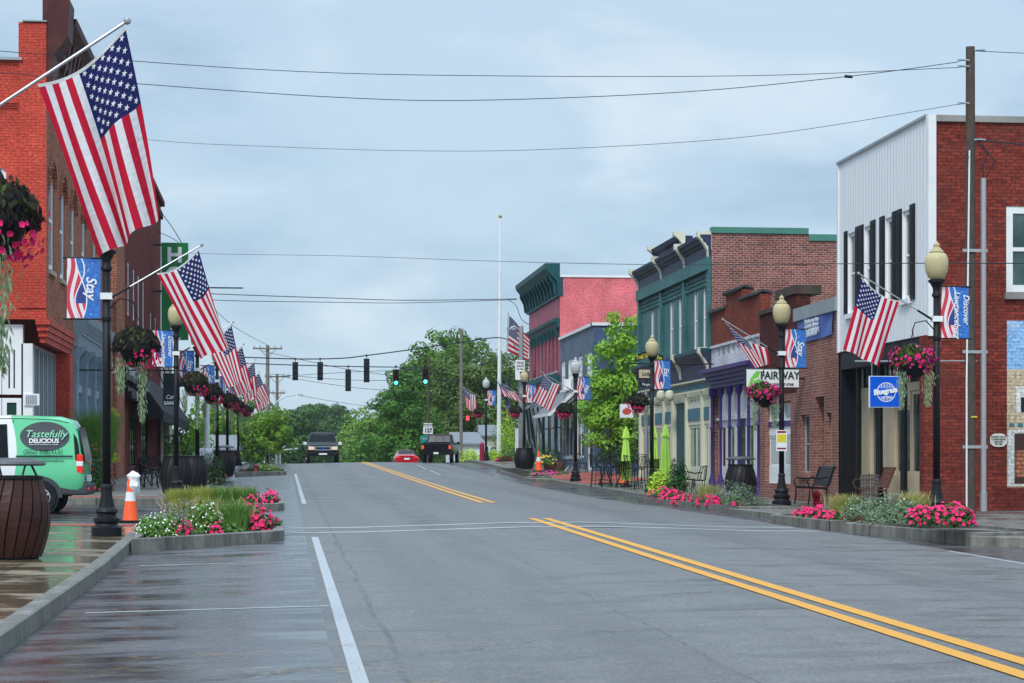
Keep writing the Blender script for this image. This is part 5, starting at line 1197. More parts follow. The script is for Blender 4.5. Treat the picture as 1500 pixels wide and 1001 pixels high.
g = MB(); g.tube([(x+.1,y-.1,PZ(206,UZ)),(x+.35,y-.1,PZ(225,UZ)),(x+.2,y-.12,PZ(245,UZ)),(x+.24,y-.1,PZ(262,UZ))], .014, 5); g.tube([(x+.1,y-.1,PZ(210,UZ)),(x+.45,y-.2,PZ(238,UZ)),(x+.28,y-.1,PZ(262,UZ))], .012, 5); g.tube([(x-.06,y-.1,PZ(222,UZ)),(x-.2,y-.15,PZ(240,UZ)),(x-.02,y-.12,PZ(228,UZ))], .01, 5); g.build('loose_cable', 'ink', R)
upole(392, 506, 690, 150, .16, 'tall grey utility pole with a crossarm behind the left row of flags', 'pole_grey', ((511, 1.1),))
upole(406, 548, 690, 175, .15, 'shorter second utility pole with crossarm above the bushy left tree', 'pole_grey', ((552, 1.1), (576, .7)))
upole(675.5, 482, 680, 128, .11, 'straight grey utility pole in front of the big trees', 'pole_grey')
upole(627.5, 523, 680, 126, .1, 'slim brown pole holding the route number sign', 'pole_wood')
for px, zc, t, lab in ((556, 300, 610, 'leftmost bare thin pole far down the road'), (541, 330, 640, 'short thin pole far down the road'), (574, 200, 640, 'thin pole before the maple left of the red car'), (446, 280, 640, 'far thin pole left of the dark oncoming vehicle')): upole(px, t, 700, zc, .12, lab, 'pole_grey')
for px, py, zc, dx, lab in ((440, 579, 165, -1, 'distant cobra head street light above the left bushy tree'), (436, 651, 230, -1, 'upper of two distant street lights left of the oncoming vehicle'), (434, 658, 210, -1, 'lower of two distant street lights left of the oncoming vehicle')):
    x, y = P(px, zc); z = PZ(py, zc); R = empty('cobra_street_light', (x-1.8, y, PZ(700, zc)), lab, 'street light')
    g = MB(); g.tube([(x-2.0,y,PZ(700,zc)),(x-2.0,y,z-.6)], .08, 8); g.build('pole', 'steel', R); g = MB(); g.tube([(x-2.0,y,z-.6),(x-1.2,y,z-.1),(x-.4,y,z)], .05, 6); g.build('arm', 'steel', R); g = MB(); g.lathe([(.0,-.05),(.22,-.03),(.2,.08),(.0,.12)], (x,y,z), 10); g.build('lamp_head', 'alu', R)
# tall white flagpole
x, y = P(730.5, 125); z0, z1 = PZ(690, 125), PZ(320, 125); xt, _ = P(733, 125)
R = empty('flagpole', (x, y, z0), 'very tall white flagpole with a gold ball rising near the pink building', 'flagpole')
g = MB(); g.tube([(x,y,z0),(xt,y,z1)], [.15,.06], 12); g.build('pole', 'white_paint', R, smooth=True); g = MB(); g.lathe([(0,0),(.1,.05),(.12,.12),(.1,.19),(0,.24)], (xt,y,z1), 12); g.build('ball', 'gold', R, smooth=True)
xx, yy = P(738, 123); g = MB(); g.grid(lambda u, v: (xx+.15*sin(u*9)+v*.6*(.3+u), yy+.2*cos(u*7+v*3), lerp(PZ(550,123), PZ(598,123), u)-v*.5), 16, 6)
tag(g.build('blue_flag', 'navy', smooth='all'), 'limp dark blue flag hanging beside the tall white flagpole', 'flag')
# steel mast with sign and big flag
x, y = P(763.5, 104); z0, z1 = PZ(690, 104), PZ(478, 104)
R = empty('steel_mast', (x, y, z0), 'grey steel signal mast in front of the pink building', 'mast')
g = MB(); g.tube([(x,y,z0),(x,y,z1)], [.16,.11], 10); g.build('mast', 'steel', R, smooth=True); g = MB(); g.tube([(x,y,z1-.3),(x-.35,y,z1+.0),(x-.55,y,z1-.1)], .05, 6); g.box(x-.75, x-.3, y-.1, y+.1, z1-.2, z1-.08); g.build('mast_arm', 'steel', R)
x2, y2_ = P(762, 103.6); z_ = PZ(542, 103.6); g = MB(); g.box(x2-.26, x2+.24, y2_-.03, y2_-.01, z_-.52, z_+.5); sg = tag(g.build('route_sign', 'white_sign'), 'white truck route sign with an arrow fixed to the steel mast', 'sign')
text('TRUCK', .15, 'ink', sg, (x2, y2_-.036, z_+.36), sx=.8, off=.004); text('ROUTE', .15, 'ink', sg, (x2, y2_-.036, z_+.19), sx=.8, off=.004); text('NO THRU', .12, 'ink', sg, (x2, y2_-.036, z_+.03), sx=.7, off=.003)
g = MB(); g.prism([(x2-.02,y2_-.036,z_-.38),(x2+.04,y2_-.036,z_-.42),(x2+.1,y2_-.036,z_-.2),(x2+.16,y2_-.036,z_-.22),(x2+.08,y2_-.036,z_-.08),(x2-.08,y2_-.036,z_-.14),(x2-.0,y2_-.036,z_-.16)], (0,-.004,0)); g.build('arrow', 'ink', sg)
xx, yy = P(746, 112); zt = PZ(462, 112)
R = empty('hanging_flag', (xx, yy, zt-2.5), 'flag with level stripes hanging beside the cornice of the pink building', 'flag')
g = MB(); g.tube([(xx-.05,yy,zt+.2),(xx-.15,yy,zt-2.2)], .02, 6); g.build('flag_pole', 'alu', R)
g = MB(); g.grid(lambda u, v: (xx - .1*(1-u) + v*1.15, yy+.1*sin(v*9+u*2), zt - (1-u)*2.0 - v*(1.3-.75*(1-u)) ), 30, 30); g.build('cloth', 'flag_cloth', R, smooth='all')
# ---------------------------------------------------------------- traffic signals on span wires
def signal(px, py0, py1, zc, lit, lab, back=False):
    x, y = P(px, zc); zt, zb_ = PZ(py0, zc), PZ(py1, zc); h = zt-zb_; w_ = .17
    R = empty('traffic_signal', (x, y, zb_), lab, 'traffic light', 'traffic lights hanging over the crossing')
    g = MB(); g.box(x-w_, x+w_, y-.1, y+.1, zb_, zt); g.tube([(x,y,zt),(x,y,zt+.2)], .025, 6); g.box(x-.06, x+.06, y-.05, y+.05, zt+.16, zt+.26)
    for k in range(4): q = zb_+h*k/3; g.box(x-w_-.012, x+w_+.012, y-.11, y+.11, q-.012, q+.012)
    g.build('housing', 'black_iron', R)
    for k, c in enumerate(('lamp_green', 'lamp_amber', 'lamp_red')):
        zc_ = zb_ + h*(k+.5)/3; mt = 'lamp_green' if (k == 0 and lit) else ('dim_lens' if not back else 'ink')
        g = MB(); g.lathe([(.12,0),(.1,.02),(0,.03)], (0,0,0), 16); g.v = [(x+a, y-.1-c_, zc_+b_) for a, b_, c_ in g.v]; g.build('lens', mt, R)
        if not back:
            g = MB(); N = 10
            for i in range(N): a0, a1 = pi*i/N-.2*0, pi*(i+1)/N; g.prism([(x+.14*cos(a0),y-.1,zc_+.14*sin(a0)),(x+.14*cos(a1),y-.1,zc_+.14*sin(a1)),(x+.13*cos(a1),y-.1,zc_+.13*sin(a1)),(x+.13*cos(a0),y-.1,zc_+.13*sin(a0))], (0,-.2,0))
            g.build('visor', 'black_iron', R)
pm('dim_lens', (.12,.02,.012), .3)
for px, a, b, l, bk, lab in ((432.5, 531, 557, 0, True, 'leftmost dark traffic light on the span wire'), (469, 531, 557, 0, True, 'second traffic light from the left, its back turned'), (510, 542, 573, 0, True, 'lowest hung dark traffic light'), (537, 526, 560, 0, True, 'highest hung dark traffic light above the road'), (580, 542, 565, 1, False, 'green lit traffic light left of the slim pole'), (623, 541, 563, 1, False, 'rightmost green lit traffic light in front of the slim pole')):
    signal(px, a, b, 120, l, lab, bk)
x, y = P(685, 119); z = PZ(613, 119); g = MB(); g.box(x-.2, x+.2, y-.1, y+.1, z-.2, z+.2); ps = tag(g.build('pedestrian_signal', 'black_iron'), 'small pedestrian signal showing a red hand', 'signal')
g = MB(); g.box(x-.11, x+.09, y-.115, y-.101, z-.13, z+.15); g.build('lens', 'lamp_red', ps)
# ---------------------------------------------------------------- wires
def wire(pts, lab, r=.007, name='overhead_wire'):
    V = [P3(*p) for p in pts]; out = []
    for i in range(len(V)-1):
        a = V[max(0, i-1)]; b = V[i]; c = V[i+1]; d_ = V[min(len(V)-1, i+2)]
        for k in range(8):
            t = k/8; out.append(.5*((2*b) + (c-a)*t + (2*a-5*b+4*c-d_)*t*t + (3*b-3*c+d_-a)*t**3))
    out.append(V[-1]); g = MB(); g.tube(out, r, 5); return tag(g.build(name, 'ink', smooth='all'), lab, 'wire', 'overhead wires')
wire([(1403,99,40.3),(1100,111,40),(700,111,39),(400,103,38),(0,75,37),(-120,66,37)], 'upper of the two long wires from the wooden pole to the left')
wire([(1403,91,40.3),(1243,112,40),(1000,135,40),(700,147,40),(500,143,40),(230,125,40),(-80,100,40)], 'long sagging wire with a dark splice from the top of the wooden pole', .008)
wire([(1403,153,40.3),(1100,200,44),(800,219,48),(600,221,52),(400,215,56),(230,206,60),(0,180,62),(-80,170,62)], 'thin third wire sagging low across the sky', .006)
wire([(1430,75,40.4),(1520,79,40)], 'short wire leaving the pole top to the right'); wire([(1432,206,40.3),(1470,209,39.5),(1540,217,38)], 'thick service wire leaving the pole to the right', .014)
g = MB(); p = P3(1243,112,40); g.tube([p-Vector((.08,0,0)), p+Vector((.08,0,-.01))], .03, 8); tag(g.build('wire_splice', 'ink'), 'small dark splice on the long sagging wire', 'wire fitting')
wire([(1560,386,33),(1300,386,42),(1100,388,52),(900,387,66),(700,382,84),(500,375,98),(277,371,108),(100,360,112)], 'single wire crossing in front of the white siding and the sky', .01)
wire([(235,426,95),(320,431,104),(493,437,113),(589,440,118),(700,439,119),(757,438,119)], 'upper twin of the cable pair ending at the pink building', .022)
wire([(235,430,95),(320,440,104),(493,443,113),(589,444,118),(700,441,119),(757,439,119)], 'lower twin of the cable pair ending at the pink building', .018)
wire([(744,439,119),(756,448,118),(764,468,118),(776,476,118)], 'looped service drop below the pink building cornice', .02)
wire([(320,522,118),(432,526,120),(500,525,120),(537,521,120),(620,510,120),(680,501,120),(733,495,122),(763,510,105)], 'upper span wire carrying the traffic lights', .035)
wire([(320,531,118),(432,535,120),(510,537,120),(580,538,120),(627,538,126)], 'lower span wire carrying the traffic lights', .03)
wire([(627,545,126),(600,541,121),(586,540,120)], 'short bracket wire beside the green lights', .04)
for i, (a, b, c) in enumerate(((514, 543, 560), (553, 545, 541), (548, 557, 556))): wire([(383+i*8, a, 150), (520, b, 140), (675, c, 128)], ['topmost', 'middle', 'lowest'][i]+' faint distant wire behind the traffic lights', .018)
wire([(414,552,175),(520,568,160),(640,577,140)], 'sagging distant wire right of the second crossarm pole', .02); wire([(440,580,165),(500,590,190),(560,598,230)], 'low distant wire above the far trees', .02)
wire([(392,506,150),(345,480,118),(300,440,100)], 'distant wire rising from the crossarm to the upper left', .016)
# guy lines of the sign
wire([(229,303,97),(250,330,95.6),(266,356,95)], 'guy wire down to the green vertical sign', .02)
wire([(220,335,99),(250,348,96),(262,356,95)], 'second guy wire to the green vertical sign', .015)
# ---------------------------------------------------------------- signs
zc = 95; x0, y = P(236.5, zc); x1, _ = P(275.5, zc); zt, zb_ = PZ(356, zc), PZ(498, zc)
g = MB(); g.box(x0, x1, y-.2, y+.2, zb_, zt); R = tag(g.build('vertical_sign', 'green_sign', bevel=.02), 'tall green vertical blade sign with white capitals beside the maroon brick building', 'sign')
for i, c_ in enumerate('HOTEL'): text(c_, .98, 'white_sign', R, ((x0+x1)/2, y-.215, zt-.62-i*.93), sx=1.05, off=.035)
g = MB()
for py in (359, 427): g.box(XL-.3, x1+.0 if py == 359 else x0, y-.03, y+.03, PZ(py,zc)-.04, PZ(py,zc)+.04)
g.box(x1, x1+2.6, y-.03, y+.03, PZ(421,zc)-.03, PZ(421,zc)+.03); g.build('bracket_bar', 'ink', R)
# black sandwich shop hanging sign
zc = 60; x0, y = P(239, zc); x1, _ = P(263, zc); g = MB(); g.box(x0, x1, y-.05, y+.05, PZ(595,zc), PZ(547,zc)); R = tag(g.build('hanging_sign', 'ink', bevel=.02), 'square black hanging sign with white writing behind the dark flower baskets', 'sign')
text('Cafe', .17, 'white_sign', R, ((x0+x1)/2-.02, y-.06, PZ(582,zc)), shear=.3); text('SAND', .15, 'white_sign', R, ((x0+x1)/2-.02, y-.06, PZ(591,zc)), off=.004)
g = MB(); g.box(XL, x1+.1, y-.02, y+.02, PZ(543,zc)-.02, PZ(543,zc)+.02)
for xx in (x0+.05, x1-.05): g.box(xx-.01, xx+.01, y-.01, y+.01, PZ(547,zc), PZ(543,zc)-.021)
g.build('bracket_bar', 'black_iron', R)
# blue square sign
zc = 40.8; x0, y = P(1273, zc); x1, _ = P(1320.5, zc); zt, zb_ = PZ(551, zc), PZ(597, zc); cx, cz = (x0+x1)/2, (zt+zb_)/2
g = MB(); g.box(x0, x1, y-.03, y+.03, zb_, zt); R = tag(g.build('shop_sign', 'white_sign'), 'square blue shop sign with white round emblem hanging before the black columns', 'sign')
g = MB(); g.box(x0+.012, x1-.012, y-.036, y-.031, zb_+.012, zt-.012); g.build('blue_face', 'blue_sign', R)
g = MB(); r = .2
for r0, r1 in ((r, r-.014),):
    N = 40
    for i in range(N): a, b = 2*pi*i/N, 2*pi*(i+1)/N; g.poly([(cx+.02+r0*cos(a), y-.04, cz-.01+r0*sin(a)), (cx+.02+r0*cos(b), y-.04, cz-.01+r0*sin(b)), (cx+.02+r1*cos(b), y-.04, cz-.01+r1*sin(b)), (cx+.02+r1*cos(a), y-.04, cz-.01+r1*sin(a))])
for i in range(11):
    q = -r+.035+.033*i; h_ = sqrt(max(0, r*r-q*q))-.02
    if .02 < h_: g.box(cx+.02+q-.005, cx+.02+q+.005, y-.041, y-.039, cz+.07, cz-.01+h_) if h_ > .09 else None; g.box(cx+.02+q-.005, cx+.02+q+.005, y-.041, y-.039, cz-.01-h_, cz-.1) if h_ > .1 else None
g.build('round_emblem', 'white_sign', R)
text('Bluegrass', .155, 'white_sign', R, (cx, y-.046, cz+.01), right=(1,0,.14), up=(-.14,0,1), off=.007, shear=.1, sx=.85); text('green', .09, 'white_sign', R, (cx+.04, y-.046, cz-.11), off=.001)
g = MB()
for xx in (x0+.06, x1-.06): g.tube([(xx,y,zt),(xx,y,zt+.3)], .008, 5)
g.tube([(x0-.3,y,zt+.3),(XR,y,zt+.32)], .015, 6); g.build('hanger', 'steel', R)
# mortgage-type shop sign
zc = 54.5; x0, y = P(1091, zc); x1, _ = P(1173, zc); zt, zb_ = PZ(540, zc), PZ(569, zc); cx, cz = (x0+x1)/2, (zt+zb_)/2
g = MB(); g.box(x0, x1, y-.08, y+.08, zb_, zt); R = tag(g.build('shop_sign', 'ds_green', bevel=.06), 'wide white shop sign with green swoosh and dark capitals behind the flower basket', 'sign')
g = MB(); g.box(x0+.03, x1-.03, y-.086, y-.081, zb_+.03, zt-.03); g.build('sign_face', 'white_sign', R)
text('FAIRWAY', .29, 'ds_green', R, (cx+.2, y-.092, cz+.07), sx=.88, off=.008); text('859-327-3768', .1, 'ink', R, (cx+.3, y-.092, cz-.17), off=.002)
g = MB(); g.prism([(x0+.08,y-.088,zb_+.06),(x0+.14,y-.088,cz),(x0+.3,y-.088,zt-.07),(x0+.42,y-.088,zt-.08),(x0+.36,y-.088,cz+.04),(x0+.22,y-.088,cz-.02),(x0+.16,y-.088,zb_+.06)], (0,-.005,0)); g.prism([(x0+.2,y-.088,cz-.08),(x0+.4,y-.088,cz+.0),(x0+.42,y-.088,cz-.06),(x0+.26,y-.088,zb_+.06)], (0,-.005,0)); g.build('swoosh', 'fairway_green', R)
g = MB(); g.tube([(x1,y,cz),(XR,y,cz)], .03, 6); g.build('hanger', 'black_iron', R)
# inn signs near third right lamp
zc = 66; x, y = P(950, zc); z = PZ(526, zc)
R = empty('arched_sign', (x, y, z), 'curved black sign with yellow letters above the lodge sign', 'sign')
x0, _ = P(930, zc); x1, _ = P(972, zc); g = MB(); N = 12
for i in range(N):
    a, b = i/N, (i+1)/N; za, zb2 = .16*sin(pi*a), .16*sin(pi*b); g.prism([(lerp(x0,x1,a),y-.02,z+za-.13),(lerp(x0,x1,b),y-.02,z+zb2-.13),(lerp(x0,x1,b),y-.02,z+zb2+.1),(lerp(x0,x1,a),y-.02,z+za+.1)], (0,.04,0))
g.build('sign_board', 'ink', R); text('Trail Side', .2, 'yellow_sign', R, (lerp(x0,x1,.3), y-.03, z+.08), right=(1,0,.18), up=(-.18,0,1), sx=.7, off=.003); text('Inn', .2, 'yellow_sign', R, (lerp(x0,x1,.86), y-.03, z+.04), right=(1,0,-.3), up=(.3,0,1), sx=.7, off=.003)
g = MB(); zz = PZ(533, zc); g.tube([(x0-.35,y,zz),(XR,y,zz)], .025, 6); g.build('bracket_bar', 'black_iron', R)
x0, _ = P(936, zc); x1, _ = P(957, zc); g = MB(); g.box(x0, x1, y-.06, y+.06, PZ(554,zc), PZ(542,zc)); g.box(x0-.1, x1, y-.05, y+.05, PZ(557,zc), PZ(554,zc)-.001, 1); R = tag(g.build('lodging_sign', ['tan', 'ink']), 'small cream sign with dark lettering under the curved black sign', 'sign')
text('Lodging', .19, 'ink', R, ((x0+x1)/2+.08, y-.068, PZ(548,zc)), sx=.8, off=.002)
g = MB(); g.box(x0-.0, x1, y-.05, y+.05, PZ(567,zc), PZ(560,zc)); R = tag(g.build('shop_sign', 'ink'), 'little dark and white sign hanging below the lodging sign', 'sign'); text('People', .13, 'white_sign', R, ((x0+x1)/2, y-.056, PZ(563.5,zc)), sx=.8)
x0, y = P(908, 72); x1, _ = P(928, 72); g = MB(); g.box(x0, x1, y-.03, y+.03, PZ(612,72), PZ(592,72)); R = tag(g.build('picture_sign', 'white_sign'), 'small pale sign with a round pink and dark picture beside the lime tree', 'sign')
g = MB(); cx = (x0+x1)/2; cz = PZ(603,72); g.add([(cx+.16*cos(t*pi/8), y-.035, cz+.12*sin(t*pi/8)) for t in range(16)], [tuple(range(16))]); g.build('emblem', 'terracotta', R)
g = MB(); g.tube([(x1, y, PZ(592,72)), (XR, y+3, PZ(590,72))], .015, 5); g.build('bracket_bar', 'black_iron', R)
# route number, street sign
zc = 125.5; x, y = P(627, zc)
g = MB(); g.box(x-.32, x+.3, y-.14, y-.12, PZ(636,zc), PZ(626,zc)); R = tag(g.build('route_number_sign', 'white_sign'), 'white route number sign on the slim brown pole', 'sign'); text('127', .34, 'ink', R, (x, y-.15, PZ(631,zc)), off=.012, sx=.95)
g = MB(); g.box(x-.28, x+.26, y-.14, y-.12, PZ(625.4,zc), PZ(620,zc)); R = tag(g.build('direction_plate', 'white_sign'), 'narrow white plate above the route number sign', 'sign'); text('NORTH', .15, 'ink', R, (x, y-.15, PZ(622.7,zc)), off=.004)
g = MB(); x, y = P(622, 124.5); g.box(x-.25, x+.4, y-.02, y+.02, PZ(649,124.5), PZ(638,124.5)); R = tag(g.build('street_sign', 'teal_sign' if 'teal_sign' in MATS else 'green_metal'), 'teal green guide sign behind the black pickup roof', 'sign'); text('Frankfort', .13, 'white_sign', R, (x+.08, y-.03, PZ(643,124.5)))
# small bits
x, y = P(688, 118); z = PZ(693, 118)
x, y = P(706, 119.5); z = zR(12, y); g = MB(); g.lathe([(.14,0),(.14,.95),(.16,.97),(.1,1.08),(.02,1.12)], (x,y,z), 14); tag(g.build('bollard', 'magenta_wall', smooth=True), 'maroon bollard at the foot of the farthest right lamp post', 'bollard')
x, y = P(793, 92); z = zR(13.4, y); R = empty('barrel_planter', (x+.6, y, z), 'half barrel planter with yellow flowers before the pink shopfront', 'planter')
g = MB(); g.lathe([(.42,0),(.5,.25),(.48,.5),(.44,.5),(.4,.44)], (x+.6,y,z), 18); g.build('tub', 'wood_planter', R, smooth=True)
# ============================================================ VEHICLES
def wheel(R, x, y, r, w_=.22, spokes=7, rim='chrome'):
    s_ = 1 if y > 0 else -1
    def lat(prof, n): g = MB(); g.lathe(prof, (0,0,0), n); return g
    g = lat([(r*.62,-w_/2),(r*.93,-w_/2),(r,-w_/2+.03),(r,w_/2-.03),(r*.93,w_/2),(r*.62,w_/2),(r*.6,w_/2-.02)], 28); g.v = [(x+a, y+s_*c, r+b) for a, b, c in g.v]
    t = g.build('wheel', 'tire', R, smooth=True)
    g = lat([(r*.63,-.02),(r*.63,w_/2-.01),(r*.56,w_/2-.0),(r*.54,w_/2-.05),(r*.2,w_/2-.06),(r*.17,w_/2-.01),(r*.12,w_/2)], 28)
    for k in range(spokes):
        a = 2*pi*k/spokes; p = [(r*.15*cos(a-.3), r*.15*sin(a-.3)), (r*.57*cos(a-.13), r*.57*sin(a-.13)), (r*.57*cos(a+.13), r*.57*sin(a+.13)), (r*.15*cos(a+.3), r*.15*sin(a+.3))]
        g.prism([(a_, b_, w_/2-.05) for a_, b_ in p], (0,0,.045))
    g.v = [(x+a, y+s_*c, r+b) for a, b, c in g.v]; g.build('rim', rim, t)
def ring(st_): l, zl, zb_, zt, wl, wb, wt = st_; h = [(wl,zl),(wb,zl+.14),(wb+.01,lerp(zl+.14,zb_,.6)),(wb,zb_),(lerp(wb,wt,.5),lerp(zb_,zt-.05,.5)),(wt,zt-.05),(wt-.1,zt),(wt*.4,zt+.02)]; return [(l, y, z) for y, z in h] + [(l, -y, z) for y, z in reversed(h)]
def body(g, sts, m=0):
    k = len(g.v); n = 16
    for q in sts: g.v += ring(q)
    for i in range(len(sts)-1):
        for j in range(n): q = (j+1) % n; g.f.append((k+i*n+j, k+i*n+q, k+(i+1)*n+q, k+(i+1)*n+j)); g.mi.append(m)
    g.f.append(tuple(k+j for j in range(n))); g.f.append(tuple(k+(len(sts)-1)*n+j for j in reversed(range(n)))); g.mi += [m, m]
def sta(sts, l):
    for a, b in zip(sts, sts[1:]):
        if a[0] <= l <= b[0]: t = (l-a[0])/(b[0]-a[0]); return [lerp(p, q, t) for p, q in zip(a, b)]
    return list(sts[0] if l < sts[0][0] else sts[-1])
def sidept(sts, l, t, sg, off=.012):
    q = sta(sts, l); y = lerp(q[5], q[6], t) if t >= 0 else q[5]; z = lerp(q[2], q[3]-.05, t) if t >= 0 else lerp(q[2], q[1], -t); return (l, sg*(y+off), z)
def sidepanel(g, sts, l0, l1, t0, t1, sg, m=0, off=.012, n=6, cut=(0,0)):
    for i in range(n):
        a, b = lerp(l0, l1, i/n), lerp(l0, l1, (i+1)/n); a2, b2 = lerp(l0+cut[0], l1-cut[1], i/n), lerp(l0+cut[0], l1-cut[1], (i+1)/n)
        g.poly([sidept(sts, a, t0, sg, off), sidept(sts, b, t0, sg, off), sidept(sts, b2, t1, sg, off), sidept(sts, a2, t1, sg, off)], m)
def arch(R, x, y, r, mt, w_=.05, rz=None):
    s_ = 1 if y > 0 else -1; rz = rz or r; g = MB(); N = 18
    for i in range(N):
        a, b = pi*i/N, pi*(i+1)/N; r0, r1 = r*1.08, r*1.34
        g.prism([(x+r1*cos(a), y, rz+r1*sin(a)), (x+r1*cos(b), y, rz+r1*sin(b)), (x+r0*cos(b), y, rz+r0*sin(b)), (x+r0*cos(a), y, rz+r0*sin(a))], (0, s_*w_, 0))
    if mt: g.build('wheel_arch', mt, R)
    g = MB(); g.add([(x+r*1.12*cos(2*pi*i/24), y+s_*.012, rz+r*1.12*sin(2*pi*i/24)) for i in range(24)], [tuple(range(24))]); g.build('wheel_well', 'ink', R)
# --- van (rear at l=0, nose at l=4.55)
m, nb, b = newmat('van_paint'); x, y, z = nb.sep(nb.new('ShaderNodeTexCoord').outputs['Object'])
e = nb.m('ADD', x, nb.m('MULTIPLY', nb.m('SINE', nb.m('MULTIPLY', z, 1.3)), .28)); nb.put(b.inputs['Base Color'], nb.mix(nb.m('GREATER_THAN', e, 1.62), (.13,.6,.3), (.82,.83,.84)))
b.inputs['Roughness'].default_value = .25; b.inputs['Coat Weight'].default_value = .6; MATS['van_paint'] = m
VS = [(0,.45,1.0,1.05,.78,.86,.82),(.05,.44,1.0,1.3,.8,.89,.84),(.12,.42,1.02,1.72,.82,.9,.76),(.24,.42,1.03,1.92,.83,.9,.72),(.5,.42,1.04,2.0,.84,.9,.71),(1.5,.4,1.05,2.03,.84,.9,.71),(2.7,.4,1.05,2.0,.84,.9,.71),(3.2,.4,1.05,1.9,.84,.9,.7),(3.75,.4,1.03,1.35,.83,.89,.74),(3.95,.4,1.02,1.14,.83,.88,.76),(4.4,.42,.9,.98,.8,.82,.7),(4.55,.45,.75,.8,.68,.7,.6)]
R = empty('parked_van', (0,0,0), 'green and white delivery van with a dark oval emblem parked in the side street', 'van')
g = MB(); body(g, VS); bo = g.build('body', 'van_paint', R, smooth=True, keep=True)
g = MB(); sidepanel(g, VS, 1.5, 2.45, .04, .86, 1, cut=(.05,.03)); sidepanel(g, VS, 2.55, 3.35, .04, .86, 1, cut=(.03,.3)); g.build('side_window', 'car_glass', R)
g = MB(); sidepanel(g, VS, 1.5, 2.45, .04, .86, -1, cut=(.05,.03)); sidepanel(g, VS, 2.55, 3.35, .04, .86, -1, cut=(.03,.3)); g.build('side_window', 'car_glass', R)
g = MB(); g.add([(.03,-.7,1.08),(.03,.7,1.08),(.17,.62,1.8),(.17,-.62,1.8)], [(0,1,2,3)]); g.v = [(a-.075, b_, c) for a, b_, c in g.v]; g.build('rear_window', 'car_glass', R)
for s_ in (-1, 1): g = MB(); sidepanel(g, VS, .04, .15, .12, .82, s_, cut=(.05,-.05), off=.015, n=3); g.build('corner_window', 'car_glass', R)
g = MB(); g.add([(3.24,-.62,1.87),(3.24,.62,1.87),(3.97,.68,1.17),(3.97,-.68,1.17)], [(0,1,2,3)]); g.v = [(a+.02, b_, c+.02) for a, b_, c in g.v]; g.build('windshield', 'car_glass', R)
g = MB(); g.box(-.1, .62, -.9, .9, .38, .62); g.v = [(a, b_*(.93 if a < 0 else 1.005), c) for a, b_, c in g.v]; g.build('rear_bumper', 'plastic_grey', R, bevel=.04)
g = MB(); g.box(4.3, 4.62, -.8, .8, .3, .6); g.build('front_bumper', 'plastic_grey', R, bevel=.04)
g = MB(); g.box(1.35, 3.15, -.905, .905, .36, .5); g.build('sill_trim', 'plastic_grey', R)
for s_ in (-1, 1):
    for X in (.85, 3.75): arch(R, X, s_*.9, .33, 'plastic_grey', .03); wheel(R, X, s_*.83, .33)
    g = MB(); g.box(.0, .125, s_*.83, s_*.908, .84, 1.22); g.box(-.004, .129, s_*.84, s_*.912, .98, 1.08, 1); g.build('tail_light', ['tail_red', 'white_sign'], R, bevel=.01)
    g = MB(); g.box(-.105, -.1, s_*.5, s_*.8, .48, .54); g.build('reflector', 'tail_red', R)
    g = MB(); g.box(3.3, 3.45, s_*.9, s_*1.08, 1.1, 1.3); g.build('mirror', 'plastic_grey', R, bevel=.02)
    g = MB(); g.prism([(4.35,s_*.55,.72),(4.35,s_*.8,.72),(4.3,s_*.8,.92),(4.3,s_*.55,.95)], (.18,0,-.03)); g.build('headlight', 'white_sign', R)
g = MB(); g.box(.2, 1.35, .908, .918, 1.17, 1.2); g.build('door_rail', 'ink', R)
for l_ in (1.42, 2.5, 3.42): g = MB(); sidepanel(g, VS, l_, l_+.014, -.85, .96, 1, off=.006, n=1); g.build('door_seam', 'ink', R)
for l_ in (2.3, 2.62): g = MB(); g.box(l_, l_+.16, .9, .935, .96, 1.0); g.build('door_handle', 'plastic_grey', R, bevel=.01)
g = MB(); sidepanel(g, VS, .3, 3.1, .985, .999, 1, off=.006, n=8); g.build('roof_gutter', 'ink', R)
g = MB(); g.box(.2, .42, .9, .907, .78, .8); g.box(-.07, -.02, -.3, .3, .66, .8, 1); g.build('number_plate', ['ink', 'white_sign'], R)
g = MB(); g.box(.24, 1.34, .9, .909, 1.2, 1.36); g.box(.27,1.33,.9085,.9095,1.215,1.35,1); g.build('phone_strip', ['ds_green', 'van_strip' if 0 else 'green_van'], R) if 0 else None
# oval emblem: follows the side
g = MB(); N = 32; c0 = (.78, 1.6); pts = []
for i in range(N): a = 2*pi*i/N; l = c0[0]+.5*cos(a); z = c0[1]+.3*sin(a); q = sta(VS, l); t = (z-q[2])/(q[3]-.05-q[2]); pts.append((l, lerp(q[5], q[6], t)+.02, z))
g.poly(pts); g.build('oval_emblem', 'emblem_grey' if 'emblem_grey' in MATS else 'car_grey', R)
up = Vector((0,-.19,.85)).normalized(); rt = Vector((-1,0,0))
text('Tastefully', .22, 'mint', R, (.76, .84, 1.64), right=rt, up=up, shear=.3, off=.0) if 'mint' in MATS else None
text('DELICIOUS', .13, 'white_sign', R, (.79, .862, 1.5), right=rt, up=up, off=.004, sx=.95); text('FRESH FOOD FOR EVERY OCCASION', .035, 'white_sign', R, (.79, .874, 1.425), right=rt, up=up)
text('(502) 598-3131', .13, 'ds_green', R, (.8, .915, 1.28), right=rt, up=(0,-.04,1), shear=.1); text('www.TastefullyDelicious502.com', .055, 'ds_green', R, (.75, .916, 1.1), right=rt)
zc = 43.4; x0, y0_ = P(121, zc); reseat(R, (x0, y0_+.95, zroad(-2.3, y0_)+.03), pi); R.scale = (1.055,)*3
